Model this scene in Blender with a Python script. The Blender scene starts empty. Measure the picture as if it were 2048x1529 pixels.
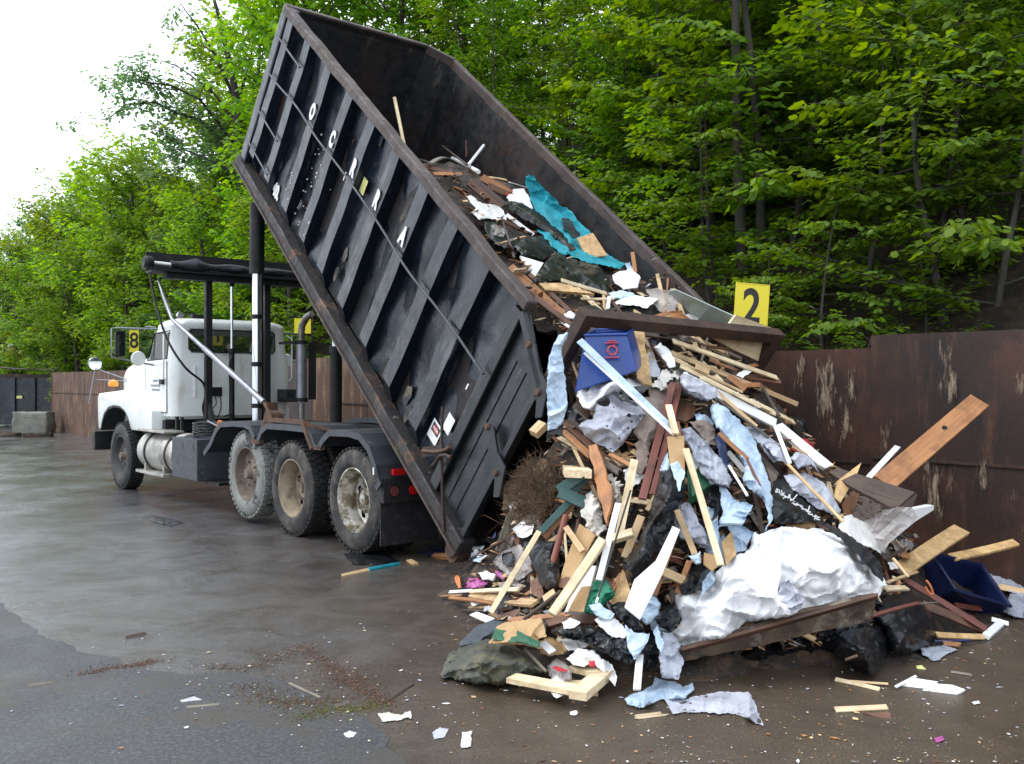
import bpy, bmesh, math, random
import numpy as np
from mathutils import Vector, Matrix, noise, bvhtree, geometry
random.seed(7); RNG = np.random.default_rng(7)
PI = math.pi
scene = bpy.context.scene
COL = scene.collection
F, CX, HY, CZ = 1915.0, 1024.0, 763.0, 1.75        # photo pixels: focal length, centre, horizon; eye height
CAM = Vector((0, 0, CZ))

def tag(o, label=None, cat=None, group=None, kind=None):
    if label: o['label'] = label
    if cat: o['category'] = cat
    if group: o['group'] = group
    if kind: o['kind'] = kind
    return o

def empty(name, loc=(0, 0, 0), rz=0.0, mat=None):
    o = bpy.data.objects.new(name, None); COL.objects.link(o)
    if mat is not None: o.matrix_world = mat
    else: o.location = loc; o.rotation_euler = (0, 0, rz)
    o.empty_display_size = .2
    return o

def link_mesh(name, me, mat, parent=None):
    o = bpy.data.objects.new(name, me); COL.objects.link(o)
    if mat is not None:
        for m_ in (mat if isinstance(mat, (list, tuple)) else [mat]): me.materials.append(m_)
    if parent: o.parent = parent
    return o

def recentre(o):
    me = o.data; n = len(me.vertices)
    co = np.empty(n * 3, 'f'); me.vertices.foreach_get('co', co); co = co.reshape(-1, 3)
    c = (co.min(0) + co.max(0)) / 2; c[2] = co[:, 2].min()
    me.vertices.foreach_set('co', (co - c).ravel()); o.location = [float(v) for v in c]
    return o

def rotmat(ax, up=(0, 0, 1)):
    z = Vector(ax).normalized(); u = Vector(up)
    x = u.cross(z)
    if x.length < 1e-4: x = Vector((1, 0, 0)).cross(z)
    x.normalize(); y = z.cross(x)
    return x, y, z

class MB:
    def __init__(s): s.v = []; s.f = []; s.m = []; s.mi = 0
    def add(s, vs, fs):
        b = len(s.v); s.v += [Vector(v) for v in vs]
        for f in fs: s.f.append([i + b for i in f]); s.m.append(s.mi)
        return s
    def box(s, x0, x1, y0, y1, z0, z1):
        vs = [(x, y, z) for x in (x0, x1) for y in (y0, y1) for z in (z0, z1)]
        return s.add(vs, [(0, 1, 3, 2), (4, 6, 7, 5), (0, 4, 5, 1), (2, 3, 7, 6), (0, 2, 6, 4), (1, 5, 7, 3)])
    def bar(s, p0, p1, w, t, up=(0, 0, 1), w2=None):
        p0 = Vector(p0); p1 = Vector(p1); x, y, z = rotmat(p1 - p0, up); w2 = w if w2 is None else w2
        vs = []
        for p, ww in ((p0, w), (p1, w2)):
            for a, b in ((-1, -1), (1, -1), (1, 1), (-1, 1)): vs.append(p + x * a * ww / 2 + y * b * t / 2)
        return s.add(vs, [(3, 2, 1, 0), (4, 5, 6, 7), (0, 1, 5, 4), (1, 2, 6, 5), (2, 3, 7, 6), (3, 0, 4, 7)])
    def tube(s, pts, r, n=8, caps=True):
        pts = [Vector(p) for p in pts]; rr = r if isinstance(r, (list, tuple)) else [r] * len(pts)
        rings = []; ux = None
        for i, p in enumerate(pts):
            d = (pts[min(i + 1, len(pts) - 1)] - pts[max(i - 1, 0)]).normalized()
            if ux is None: ux, uy, _ = rotmat(d, (0.13, 0.2, 1))
            ux = (ux - d * ux.dot(d)).normalized(); uy = d.cross(ux)
            rings.append([p + (ux * math.cos(2 * PI * k / n) + uy * math.sin(2 * PI * k / n)) * rr[i] for k in range(n)])
        return s.loft(rings, caps)
    def loft(s, rings, caps=True, closed=True):
        n = len(rings[0]); vs = [v for r in rings for v in r]; fs = []
        for i in range(len(rings) - 1):
            for k in range(n if closed else n - 1):
                k2 = (k + 1) % n; fs.append((i * n + k, i * n + k2, (i + 1) * n + k2, (i + 1) * n + k))
        if caps: fs.append(tuple(range(n - 1, -1, -1))); fs.append(tuple(range((len(rings) - 1) * n, len(rings) * n)))
        return s.add(vs, fs)
    def lathe(s, prof, c=(0, 0, 0), axis='y', n=40, closed=False):
        # prof: (r, h) along the axis
        rings = []
        for r, h in prof:
            ring = []
            for k in range(n):
                a = 2 * PI * k / n; p = {'y': (r * math.cos(a), h, r * math.sin(a)), 'x': (h, r * math.cos(a), r * math.sin(a)), 'z': (r * math.cos(a), r * math.sin(a), h)}[axis]
                ring.append(Vector(p) + Vector(c))
            rings.append(ring)
        if closed: rings.append(rings[0])
        return s.loft(rings, not closed and False)
    def prism(s, poly, a0, a1, axis='y'):
        # poly in the two other axes (x,z for y; y,z for x; x,y for z)
        def P(u, v, w): return {'y': (u, w, v), 'x': (w, u, v), 'z': (u, v, w)}[axis]
        n = len(poly); vs = [P(u, v, a0) for u, v in poly] + [P(u, v, a1) for u, v in poly]
        fs = [tuple(range(n)), tuple(range(2 * n - 1, n - 1, -1))] + [(k, (k + 1) % n, n + (k + 1) % n, n + k) for k in range(n)]
        return s.add(vs, fs)
    def xf(s, M):
        s.v = [M @ v for v in s.v]; return s
    def build(s, name, mat, parent=None, smooth=False, bevel=0, seg=2, center=False):
        me = bpy.data.meshes.new(name); me.from_pydata([tuple(v) for v in s.v], [], s.f)
        bm = bmesh.new(); bm.from_mesh(me)
        if any(s.m):
            for f, m_ in zip(bm.faces, s.m): f.material_index = m_
        bmesh.ops.recalc_face_normals(bm, faces=bm.faces)
        if bevel:
            es = [e for e in bm.edges if len(e.link_faces) == 2 and e.calc_face_angle(0) > .5]
            bmesh.ops.bevel(bm, geom=es, offset=bevel, segments=seg, affect='EDGES', profile=.6)
        if smooth:
            for f in bm.faces: f.smooth = True
        bm.to_mesh(me); bm.free()
        if smooth:
            try: me.set_sharp_from_angle(angle=math.radians(35 if smooth is True else smooth))
            except Exception: pass
        o = link_mesh(name, me, mat, parent)
        if center: recentre(o)
        return o

def cut(o, cutters):
    """boolean-subtract cutter MBs from o, applied (no helper stays in the scene)"""
    tmp = []
    for c in cutters:
        co = c.build('cutter', None); co.parent = o.parent; tmp.append(co)
        md = o.modifiers.new('b', 'BOOLEAN'); md.operation = 'DIFFERENCE'; md.object = co; md.solver = 'EXACT'
    bpy.context.view_layer.update()
    dg = bpy.context.evaluated_depsgraph_get()
    me = bpy.data.meshes.new_from_object(o.evaluated_get(dg))
    old = list(o.data.materials); o.modifiers.clear(); o.data = me
    for c in tmp: bpy.data.objects.remove(c)
    return o

def text_mesh(txt, size, depth=.002, bold=.0, sx=1.0):
    cu = bpy.data.curves.new('t', 'FONT'); cu.body = txt; cu.size = size; cu.extrude = depth; cu.offset = bold
    cu.align_x = 'CENTER'; cu.align_y = 'CENTER'
    to = bpy.data.objects.new('t', cu); COL.objects.link(to)
    bpy.context.view_layer.update()
    me = bpy.data.meshes.new_from_object(to.evaluated_get(bpy.context.evaluated_depsgraph_get()))
    bpy.data.objects.remove(to)
    if sx != 1: me.transform(Matrix.Diagonal((sx, 1, 1, 1)))
    return me

# ------------------------------------------------------------------ materials
def nt_new(name):
    m = bpy.data.materials.new(name); m.use_nodes = True
    nt = m.node_tree; nt.nodes.clear(); out = nt.nodes.new('ShaderNodeOutputMaterial')
    return m, nt, out
def N(nt, typ, **kw):
    n = nt.nodes.new(typ)
    for k, v in kw.items():
        if k in ('i',):
            for a, b in v.items(): n.inputs[a].default_value = b
        else: setattr(n, k, v)
    return n
def L(nt, a, ao, b, bi): nt.links.new(a.outputs[ao], b.inputs[bi])
def c4(c): return (c[0], c[1], c[2], 1)
def noise_n(nt, co, scale, detail=5, rough=.55, dist=0.0, vec='Object', mp=None):
    n = N(nt, 'ShaderNodeTexNoise', i={'Scale': scale, 'Detail': detail, 'Roughness': rough, 'Distortion': dist})
    if mp is not None:
        m = N(nt, 'ShaderNodeMapping', i={'Scale': mp}); L(nt, co, vec, m, 'Vector'); L(nt, m, 'Vector', n, 'Vector')
    else: L(nt, co, vec, n, 'Vector')
    return n
def ramp(nt, src, so, stops):
    r = N(nt, 'ShaderNodeValToRGB'); e = r.color_ramp.elements
    while len(e) < len(stops): e.new(.5)
    for k, (p, c) in enumerate(stops):
        e[k].position = p; e[k].color = c if hasattr(c, '__len__') else (c, c, c, 1)
    L(nt, src, so, r, 'Fac'); return r
def mixc(nt, fac, fo, a, b):
    m = N(nt, 'ShaderNodeMix', data_type='RGBA')
    L(nt, fac, fo, m, 0)
    for k, v in ((6, a), (7, b)):
        if isinstance(v, tuple) and hasattr(v[0], 'outputs'): nt.links.new(v[0].outputs[v[1]], m.inputs[k])
        else: m.inputs[k].default_value = c4(v)
    return m
MIX = 2  # output index of the colour result

def mat_layer(name, base, layers=(), rough=.6, rough2=None, crumple=0, metal=0.0, bump=.2, bscale=30, bdist=.01, spec=.5, coat=0, vec='Object', sheen=0, trans=0, rs=8, bmp=None, alpha=None):
    """base colour with layers [(colour, scale, lo, hi, mapping)], noise masks"""
    m, nt, out = nt_new(name)
    co = N(nt, 'ShaderNodeTexCoord'); b = N(nt, 'ShaderNodeBsdfPrincipled')
    b.inputs['Metallic'].default_value = metal; b.inputs['Specular IOR Level'].default_value = spec
    b.inputs['Coat Weight'].default_value = coat; b.inputs['Coat Roughness'].default_value = .15
    cur = None; k = 0
    for lay in layers:
        colr, sc, lo, hi = lay[:4]; mp = lay[4] if len(lay) > 4 else None
        off = N(nt, 'ShaderNodeMapping', i={'Location': (3.7 * k + 1, 1.3 * k, 7.1 * k), 'Scale': mp or (1, 1, 1)})
        L(nt, co, vec, off, 'Vector')
        n = N(nt, 'ShaderNodeTexNoise', i={'Scale': sc, 'Detail': 7, 'Roughness': .62}); L(nt, off, 'Vector', n, 'Vector')
        r = ramp(nt, n, 'Fac', [(lo, 0.0), (hi, 1.0)])
        cur = mixc(nt, r, 'Color', (cur, MIX) if cur else base, colr); k += 1
    if cur: L(nt, cur, MIX, b, 'Base Color')
    else: b.inputs['Base Color'].default_value = c4(base)
    if rough2 is not None:
        n = noise_n(nt, co, rs, 6, .6, vec=vec); mr = N(nt, 'ShaderNodeMapRange', i={'From Min': .35, 'From Max': .65, 'To Min': rough, 'To Max': rough2})
        L(nt, n, 'Fac', mr, 'Value'); L(nt, mr, 'Result', b, 'Roughness')
    else: b.inputs['Roughness'].default_value = rough
    if crumple:
        prev = None
        for sc_, st_ in ((crumple * .7, .35), (crumple * 2.1, .18)):
            wn = noise_n(nt, co, sc_ * .6, 3, .6, vec=vec); ad_ = N(nt, 'ShaderNodeMix', data_type='VECTOR'); ad_.inputs[0].default_value = .12
            nt.links.new(co.outputs[vec], ad_.inputs[4]); nt.links.new(wn.outputs['Color'], ad_.inputs[5])
            vn = N(nt, 'ShaderNodeTexVoronoi', i={'Scale': sc_}); nt.links.new(ad_.outputs[1], vn.inputs['Vector'])
            bp = N(nt, 'ShaderNodeBump', i={'Strength': st_, 'Distance': .38 / sc_}); L(nt, vn, 'Distance', bp, 'Height')
            if prev: L(nt, prev, 'Normal', bp, 'Normal')
            prev = bp
        L(nt, prev, 'Normal', b, 'Normal')
    elif bump:
        n = noise_n(nt, co, bscale, 6, .65, vec=vec, mp=bmp); bp = N(nt, 'ShaderNodeBump', i={'Strength': bump, 'Distance': bdist})
        L(nt, n, 'Fac', bp, 'Height'); L(nt, bp, 'Normal', b, 'Normal')
    if trans:
        tr = N(nt, 'ShaderNodeBsdfTransparent'); ms = N(nt, 'ShaderNodeMixShader'); ms.inputs[0].default_value = trans
        L(nt, b, 'BSDF', ms, 1); L(nt, tr, 'BSDF', ms, 2); L(nt, ms, 'Shader', out, 'Surface')
    else: L(nt, b, 'BSDF', out, 'Surface')
    return m

def mat_wood(name, base, dark, rough=.6, stretch=(1, 14, 14)):
    # local x runs along the board
    m, nt, out = nt_new(name); co = N(nt, 'ShaderNodeTexCoord'); b = N(nt, 'ShaderNodeBsdfPrincipled')
    oi = N(nt, 'ShaderNodeObjectInfo'); mp = N(nt, 'ShaderNodeMapping', i={'Scale': stretch})
    ad = N(nt, 'ShaderNodeVectorMath', operation='ADD'); sc = N(nt, 'ShaderNodeVectorMath', operation='SCALE'); sc.inputs[0].default_value = (17, 9, 5)
    L(nt, oi, 'Random', sc, 'Scale'); L(nt, co, 'Object', ad, 0); L(nt, sc, 0, ad, 1); L(nt, ad, 0, mp, 'Vector')
    n = N(nt, 'ShaderNodeTexNoise', i={'Scale': 2.2, 'Detail': 8, 'Roughness': .65, 'Distortion': .6}); L(nt, mp, 'Vector', n, 'Vector')
    r = ramp(nt, n, 'Fac', [(.34, c4(dark)), (.66, c4(base))])
    n2 = N(nt, 'ShaderNodeTexNoise', i={'Scale': 5, 'Detail': 5}); L(nt, ad, 0, n2, 'Vector')
    r2 = ramp(nt, n2, 'Fac', [(.50, 0.0), (.70, .75)])
    mx = mixc(nt, r2, 'Color', (r, 'Color'), tuple(.45 * v for v in dark))
    hv = N(nt, 'ShaderNodeHueSaturation'); mr = N(nt, 'ShaderNodeMapRange', i={'To Min': .75, 'To Max': 1.15}); L(nt, oi, 'Random', mr, 'Value')
    L(nt, mr, 'Result', hv, 'Value'); L(nt, mx, MIX, hv, 'Color'); L(nt, hv, 'Color', b, 'Base Color')
    b.inputs['Roughness'].default_value = rough
    bp = N(nt, 'ShaderNodeBump', i={'Strength': .35, 'Distance': .004}); L(nt, n, 'Fac', bp, 'Height'); L(nt, bp, 'Normal', b, 'Normal')
    L(nt, b, 'BSDF', out, 'Surface'); return m

def mat_leaf(name, cols, trans=.45):
    m, nt, out = nt_new(name); g = N(nt, 'ShaderNodeNewGeometry'); oi = N(nt, 'ShaderNodeObjectInfo')
    r = ramp(nt, g, 'Random Per Island', [(i / (len(cols) - 1), c4(c)) for i, c in enumerate(cols)])
    hv = N(nt, 'ShaderNodeHueSaturation')
    mr = N(nt, 'ShaderNodeMapRange', i={'To Min': .80, 'To Max': 1.22}); L(nt, oi, 'Random', mr, 'Value'); L(nt, mr, 'Result', hv, 'Value')
    mh = N(nt, 'ShaderNodeMapRange', i={'To Min': .485, 'To Max': .515}); L(nt, oi, 'Random', mh, 'Value'); L(nt, mh, 'Result', hv, 'Hue')
    L(nt, r, 'Color', hv, 'Color')
    d = N(nt, 'ShaderNodeBsdfPrincipled'); d.inputs['Roughness'].default_value = .55; d.inputs['Specular IOR Level'].default_value = .3
    t = N(nt, 'ShaderNodeBsdfTranslucent'); ms = N(nt, 'ShaderNodeMixShader'); ms.inputs[0].default_value = trans
    hs = N(nt, 'ShaderNodeHueSaturation', i={'Saturation': 1.15, 'Value': 1.9, 'Hue': .485}); L(nt, hv, 'Color', hs, 'Color')
    L(nt, hv, 'Color', d, 'Base Color'); L(nt, hs, 'Color', t, 'Color')
    L(nt, d, 'BSDF', ms, 1); L(nt, t, 'BSDF', ms, 2); L(nt, ms, 'Shader', out, 'Surface'); return m

M = {}
M['black_steel'] = mat_layer('black_steel', (.004, .007, .012), [((.016, .025, .042), 1.7, .48, .72, (1, 1, .3)), ((.10, .10, .12), 5, .61, .74, (1, 1, .2)), ((.16, .10, .065), 2.3, .67, .72)], rough=.2, rough2=.42, bump=.5, bscale=2.2, bdist=.04, rs=5)
M['black_tail'] = mat_layer('black_tail', (.006, .008, .010), [((.02, .024, .028), 2.4, .5, .72, (1, 1, .3)), ((.09, .09, .09), 9, .66, .76, (1, 1, .22))], rough=.3, rough2=.5, bump=.4, bscale=3, bdist=.02)
M['black_inside'] = mat_layer('black_inside', (.007, .008, .010), [((.026, .012, .008), 1.1, .48, .66, (1, 1, .5)), ((.13, .11, .09), 5, .62, .74, (1, 1, .35)), ((.010, .014, .018), 9, .5, .7)], rough=.45, rough2=.75, bump=.4, bscale=3, bdist=.02)
M['rust_rail'] = mat_layer('rust_rail', (.045, .032, .030), [((.10, .075, .07), 3, .48, .72), ((.06, .035, .02), 9, .5, .7), ((.09, .09, .04), 2.4, .6, .75)], rough=.5, rough2=.8, bump=.4, bscale=25)
M['rust_low'] = mat_layer('rust_low', (.016, .014, .014), [((.13, .06, .035), 4, .54, .68), ((.25, .21, .18), 10, .62, .72), ((.02, .02, .02), 14, .5, .62)], rough=.5, rough2=.8, bump=.6, bscale=30, bdist=.02)
M['rust'] = mat_layer('rust', (.10, .05, .03), [((.05, .03, .022), 6, .45, .65), ((.17, .08, .04), 12, .55, .7)], rough=.8, bump=.5, bscale=40)
M['rust_dark'] = mat_layer('rust_dark', (.028, .014, .009), [((.065, .028, .015), 5, .45, .7)], rough=.55, rough2=.8, bump=.4, bscale=40)
M['chassis'] = mat_layer('chassis', (.007, .008, .009), [((.03, .028, .025), 4, .55, .8)], rough=.45, rough2=.7, spec=.35, bump=.2, bscale=30)
M['fender'] = mat_layer('fender', (.035, .040, .050), [((.03, .035, .04), 5, .45, .7), ((.12, .12, .12), 18, .6, .75)], rough=.45, rough2=.6, bump=.1)
M['white_paint'] = mat_layer('white_paint', (.70, .73, .71), [((.56, .58, .53), 2.4, .5, .8), ((.34, .30, .22), 4, .60, .80, (1, 1, .22))], rough=.25, rough2=.45, bump=.03, bscale=3, coat=.4)
M['tyre'] = mat_layer('tyre', (.022, .022, .023), [((.10, .088, .072), 5, .45, .68), ((.17, .15, .125), 14, .6, .8)], rough=.85, bump=.4, bscale=40)
M['tyre_front'] = mat_layer('tyre_front', (.03, .03, .031), [((.075, .07, .062), 6, .5, .75)], rough=.8, bump=.3, bscale=40)
M['tyre_muddy'] = mat_layer('tyre_muddy', (.22, .225, .21), [((.14, .14, .13), 9, .4, .7), ((.035, .035, .035), 2.6, .53, .58)], rough=.9, bump=.5, bscale=40)
M['tread'] = mat_layer('tread', (.012, .012, .013), [((.05, .045, .04), 10, .5, .8)], rough=.85, bump=.4, bscale=60)
M['rim_tan'] = mat_layer('rim_tan', (.33, .27, .19), [((.13, .10, .07), 5, .42, .62), ((.5, .44, .34), 9, .6, .75)], rough=.5, rough2=.75, bump=.3, bscale=40, metal=.2)
M['rim_chrome'] = mat_layer('rim_chrome', (.62, .60, .54), [((.20, .17, .12), 6, .45, .55), ((.08, .07, .05), 14, .6, .7)], rough=.22, rough2=.6, bump=.3, bscale=40, metal=.75)
M['rim_dark'] = mat_layer('rim_dark', (.05, .055, .06), [((.11, .09, .07), 6, .5, .7)], rough=.5, rough2=.7, bump=.2)
M['rim_rust'] = mat_layer('rim_rust', (.13, .10, .08), [((.22, .18, .14), 6, .5, .7), ((.05, .04, .03), 9, .55, .7)], rough=.8, bump=.4)
M['aluminium'] = mat_layer('aluminium', (.45, .44, .40), [((.16, .14, .11), 3.5, .48, .7), ((.7, .7, .7), 9, .6, .8)], rough=.3, rough2=.55, metal=.7, bump=.1)
M['silver'] = mat_layer('silver', (.66, .68, .70), rough=.22, metal=.9, bump=0)
M['grey_pipe'] = mat_layer('grey_pipe', (.24, .25, .28), [((.16, .17, .2), 6, .5, .7)], rough=.35, metal=.7, bump=.1)
M['exhaust'] = mat_layer('exhaust', (.26, .25, .24), [((.13, .10, .075), 4, .45, .65)], rough=.4, metal=.6, bump=.1)
M['mirror_face'] = mat_layer('mirror_face', (.9, .92, .95), rough=.03, metal=1, bump=0)
M['glass'] = mat_layer('glass', (.012, .02, .018), rough=.04, bump=0, trans=.62, spec=.6)
M['rubber'] = mat_layer('rubber', (.012, .012, .013), [((.035, .034, .033), 9, .5, .7)], rough=.6, bump=.2)
M['tarp_black'] = mat_layer('tarp_black', (.012, .013, .018), [((.03, .03, .036), 5, .5, .7)], rough=.6, bump=.6, bscale=14, bdist=.02)
M['red_lens'] = mat_layer('red_lens', (.55, .012, .015), rough=.25, bump=.3, bscale=90, coat=.5)
M['red_dull'] = mat_layer('red_dull', (.13, .03, .03), rough=.5, bump=.2)
M['amber'] = mat_layer('amber', (.85, .32, .02), rough=.2, bump=0, coat=.5)
M['orange'] = mat_layer('orange', (.55, .17, .05), rough=.6, bump=.1)
M['yellow_sign'] = mat_layer('yellow_sign', (.82, .68, .03), [((.6, .5, .06), 9, .68, .85)], rough=.45, bump=.02)
M['black_ink'] = mat_layer('black_ink', (.012, .012, .012), rough=.5, bump=0)
M['white_ink'] = mat_layer('white_ink', (.78, .78, .76), [((.4, .4, .4), 20, .6, .7)], rough=.6, bump=.1)
M['red_ink'] = mat_layer('red_ink', (.5, .05, .05), rough=.5, bump=0)
M['pale_yellow'] = mat_layer('pale_yellow', (.62, .62, .22), [((.3, .3, .15), 20, .6, .7)], rough=.6, bump=.1)
M['concrete'] = mat_layer('concrete', (.22, .215, .185), [((.13, .13, .11), 3, .45, .7), ((.30, .29, .26), 9, .55, .75)], rough=.9, bump=.8, bscale=14, bdist=.03)
M['wall_rust'] = None

def wall_mat():
    m, nt, out = nt_new('rusted_wall_plate'); co = N(nt, 'ShaderNodeNewGeometry'); b = N(nt, 'ShaderNodeBsdfPrincipled')
    g = N(nt, 'ShaderNodeNewGeometry')
    n1 = noise_n(nt, co, .9, 8, .62, vec='Position', mp=(1, 1, 1.2))
    c1 = ramp(nt, n1, 'Fac', [(.36, c4((.016, .008, .007))), (.5, c4((.034, .014, .009))), (.64, c4((.080, .029, .015)))])
    n2 = noise_n(nt, co, 2.2, 9, .74, vec='Position', mp=(2.6, 2.6, .5))
    r2 = ramp(nt, n2, 'Fac', [(.53, 0.0), (.72, .7)])
    m1 = mixc(nt, r2, 'Color', (c1, 'Color'), (.13, .055, .028))
    n3 = noise_n(nt, co, 1.5, 10, .78, vec='Position', mp=(3.2, 3.2, .55), dist=.3)
    r3 = ramp(nt, n3, 'Fac', [(.64, 0.0), (.72, .7)])
    m2 = mixc(nt, r3, 'Color', (m1, MIX), (.42, .33, .25))
    n4 = noise_n(nt, co, 60, 3, .7, vec='Position', mp=(1, 1, .5)); r4 = ramp(nt, n4, 'Fac', [(.35, .5), (.65, 1.0)])
    m3 = N(nt, 'ShaderNodeMix', data_type='RGBA', blend_type='MULTIPLY'); m3.inputs[0].default_value = .8
    nt.links.new(m2.outputs[MIX], m3.inputs[6]); nt.links.new(r4.outputs['Color'], m3.inputs[7])
    oi = N(nt, 'ShaderNodeObjectInfo'); hv = N(nt, 'ShaderNodeHueSaturation')
    L(nt, m3, MIX, hv, 'Color'); L(nt, hv, 'Color', b, 'Base Color')
    b.inputs['Roughness'].default_value = .62
    bp = N(nt, 'ShaderNodeBump', i={'Strength': .5, 'Distance': .02}); L(nt, n2, 'Fac', bp, 'Height'); L(nt, bp, 'Normal', b, 'Normal')
    L(nt, b, 'BSDF', out, 'Surface'); return m
M['wall_rust'] = wall_mat()
M['wall_light'] = mat_layer('lighter_rusted_wall', (.10, .048, .028), [((.055, .028, .02), 1.1, .42, .6), ((.24, .15, .08), 3, .50, .70, (2, 2, .35)), ((.06, .04, .03), 12, .55, .7), ((.36, .30, .24), 9, .66, .73, (2, 2, .5))], rough=.8, bump=.4, bscale=14)

# plastics and cloth
def plastic(name, col, col2, rough=.35, bs=9, cov=(.45, .7), **kw):
    return mat_layer(name, col, [(col2, 5, cov[0], cov[1])], rough=rough, crumple=bs * .9, **kw)
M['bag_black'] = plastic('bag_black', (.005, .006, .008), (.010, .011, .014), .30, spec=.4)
M['bag_white'] = plastic('bag_white', (.78, .78, .79), (.70, .71, .72), .8, 5)
M['bag_grey'] = plastic('bag_grey', (.42, .43, .49), (.17, .18, .22), .65, 9)
M['bag_clear'] = plastic('bag_clear', (.55, .5, .48), (.38, .33, .31), .25, 12, trans=.55)
M['sheet_blue'] = plastic('sheet_blue', (.45, .56, .68), (.26, .36, .48), .65, 12)
M['sheet_grey'] = plastic('sheet_grey', (.36, .38, .44), (.17, .18, .22), .5, 12)
M['sheet_dark'] = plastic('sheet_dark', (.009, .010, .013), (.03, .032, .038), .38, 12)
M['teal_cloth'] = plastic('teal_cloth', (.004, .25, .31), (.003, .17, .22), .75, 9)
M['olive'] = plastic('olive', (.045, .05, .038), (.14, .12, .06), .65, 9)
M['denim'] = plastic('denim', (.045, .055, .07), (.08, .09, .10), .85, 14)
M['navy'] = plastic('navy', (.012, .022, .075), (.02, .03, .1), .35, 9)
M['blue_bin'] = mat_layer('blue_bin', (.004, .045, .24), [((.01, .05, .18), 4, .5, .8)], rough=.35, bump=.05, coat=.2)
M['navy_bin'] = mat_layer('navy_bin', (.004, .010, .05), [((.008, .018, .08), 4, .5, .8)], rough=.4, bump=.08)
M['cardboard'] = mat_layer('cardboard', (.42, .27, .13), [((.30, .18, .08), 4, .45, .7)], rough=.85, bump=.2)
M['carpet'] = plastic('carpet', (.17, .13, .11), (.28, .22, .18), .95, 30)
M['paper'] = plastic('paper', (.70, .69, .67), (.58, .56, .53), .75, 8)
M['foam'] = mat_layer('foam', (.70, .66, .60), [((.45, .38, .3), 6, .5, .7)], rough=.9, bump=.9, bscale=18, bdist=.04)
M['green_metal'] = mat_layer('green_metal', (.035, .095, .085), [((.06, .13, .12), 6, .5, .7)], rough=.4, rough2=.6, bump=.1)
M['green_cloth'] = plastic('green_cloth', (.01, .16, .09), (.006, .09, .055), .7, 12)
M['green_box'] = mat_layer('green_box', (.015, .09, .045), rough=.6, bump=.1)
M['white_board'] = mat_layer('white_board', (.72, .72, .71), [((.55, .5, .44), 6, .6, .8)], rough=.5, bump=.1)
M['pine'] = mat_wood('pine', (.66, .48, .27), (.42, .26, .12))
M['pine_pale'] = mat_wood('pine_pale', (.78, .66, .45), (.55, .40, .22))
M['wood_orange'] = mat_wood('wood_orange', (.42, .19, .07), (.25, .10, .035))
M['wood_brown'] = mat_wood('wood_brown', (.17, .075, .04), (.08, .035, .02))
M['wood_dark'] = mat_wood('wood_dark', (.085, .055, .038), (.035, .022, .016))
M['wood_red'] = mat_wood('wood_red', (.20, .055, .035), (.10, .028, .018))
M['wood_grey'] = mat_wood('wood_grey', (.20, .17, .13), (.10, .08, .06))
M['osb'] = mat_wood('osb', (.62, .42, .20), (.38, .22, .09), stretch=(7, 7, 7))
M['straw'] = mat_wood('straw', (.16, .10, .055), (.06, .035, .02), .9)
M['magenta'] = plastic('magenta', (.35, .06, .24), (.45, .2, .35), .4)
M['red_cloth'] = plastic('red_cloth', (.45, .015, .02), (.2, .01, .01), .7)
M['dirty_board'] = mat_layer('dirty_board', (.045, .028, .020), [((.10, .065, .04), 3, .45, .6, (1, 1, 1)), ((.17, .14, .105), 5, .56, .64), ((.015, .012, .01), 8, .55, .7)], rough=.75, bump=.5, bscale=30)
M['glasspane'] = mat_layer('glasspane', (.30, .38, .35), [((.42, .48, .45), 4, .5, .7)], rough=.12, bump=.02, spec=.8)
M['flecked'] = mat_layer('heap_mix', (.035, .026, .02), [((.11, .065, .04), 9, .5, .62), ((.012, .012, .013), 5, .5, .7), ((.30, .26, .21), 26, .66, .72)], rough=.85, bump=1, bscale=16, bdist=.06)
# ------------------------------------------------------------------ helpers: photo pixel -> place
def ray(px, py): return Vector(((px - CX) / F, 1.0, (HY - py) / F))
def at(px, py, Y): return CAM + ray(px, py) * Y
def gnd(px, py, z=0.0):
    r = ray(px, py); t = (z - CZ) / r.z; return CAM + r * t
WP = Vector((4.34, 8.13, 0)); WD = Vector((-.625, .781, 0)).normalized(); WM = Vector((.781, .625, 0)).normalized()
def wpt(s, t=0.0, z=0.0): return WP + WD * s + WM * t + Vector((0, 0, z))
def wall_s(px):     # place along the wall seen at that column
    k = (px - CX) / F
    return (WP.x - k * WP.y) / (k * WD.y - WD.x)
def on_wall(px, py, t=0.0):
    k = (px - CX) / F; P0 = WP + WM * t
    s = (P0.x - k * P0.y) / (k * WD.y - WD.x); P = P0 + WD * s
    return Vector((P.x, P.y, CZ + (HY - py) / F * P.y))
def st_of(p):
    q = Vector((p[0], p[1], 0)) - WP; return q.dot(WD), q.dot(WM)
def smooth(a, b, x):
    t = min(1, max(0, (x - a) / (b - a))); return t * t * (3 - 2 * t)
def hill_z(x, y):
    s, t = st_of((x, y))
    if t < .12: return -.02
    k = .74 + (.20 - .74) * smooth(17, 36, s)
    z = k * (t - .12) * smooth(-.6, 3.0, t) + .9 * smooth(0, .5, t) * smooth(34, 31, s)
    z += .35 * noise.noise(Vector((x * .35, y * .35, 0))) * smooth(0, 3, t) + .12 * noise.noise(Vector((x * 1.3, y * 1.3, 5))) * smooth(0, 1, t)
    return min(z, 17 + .12 * t)

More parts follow.
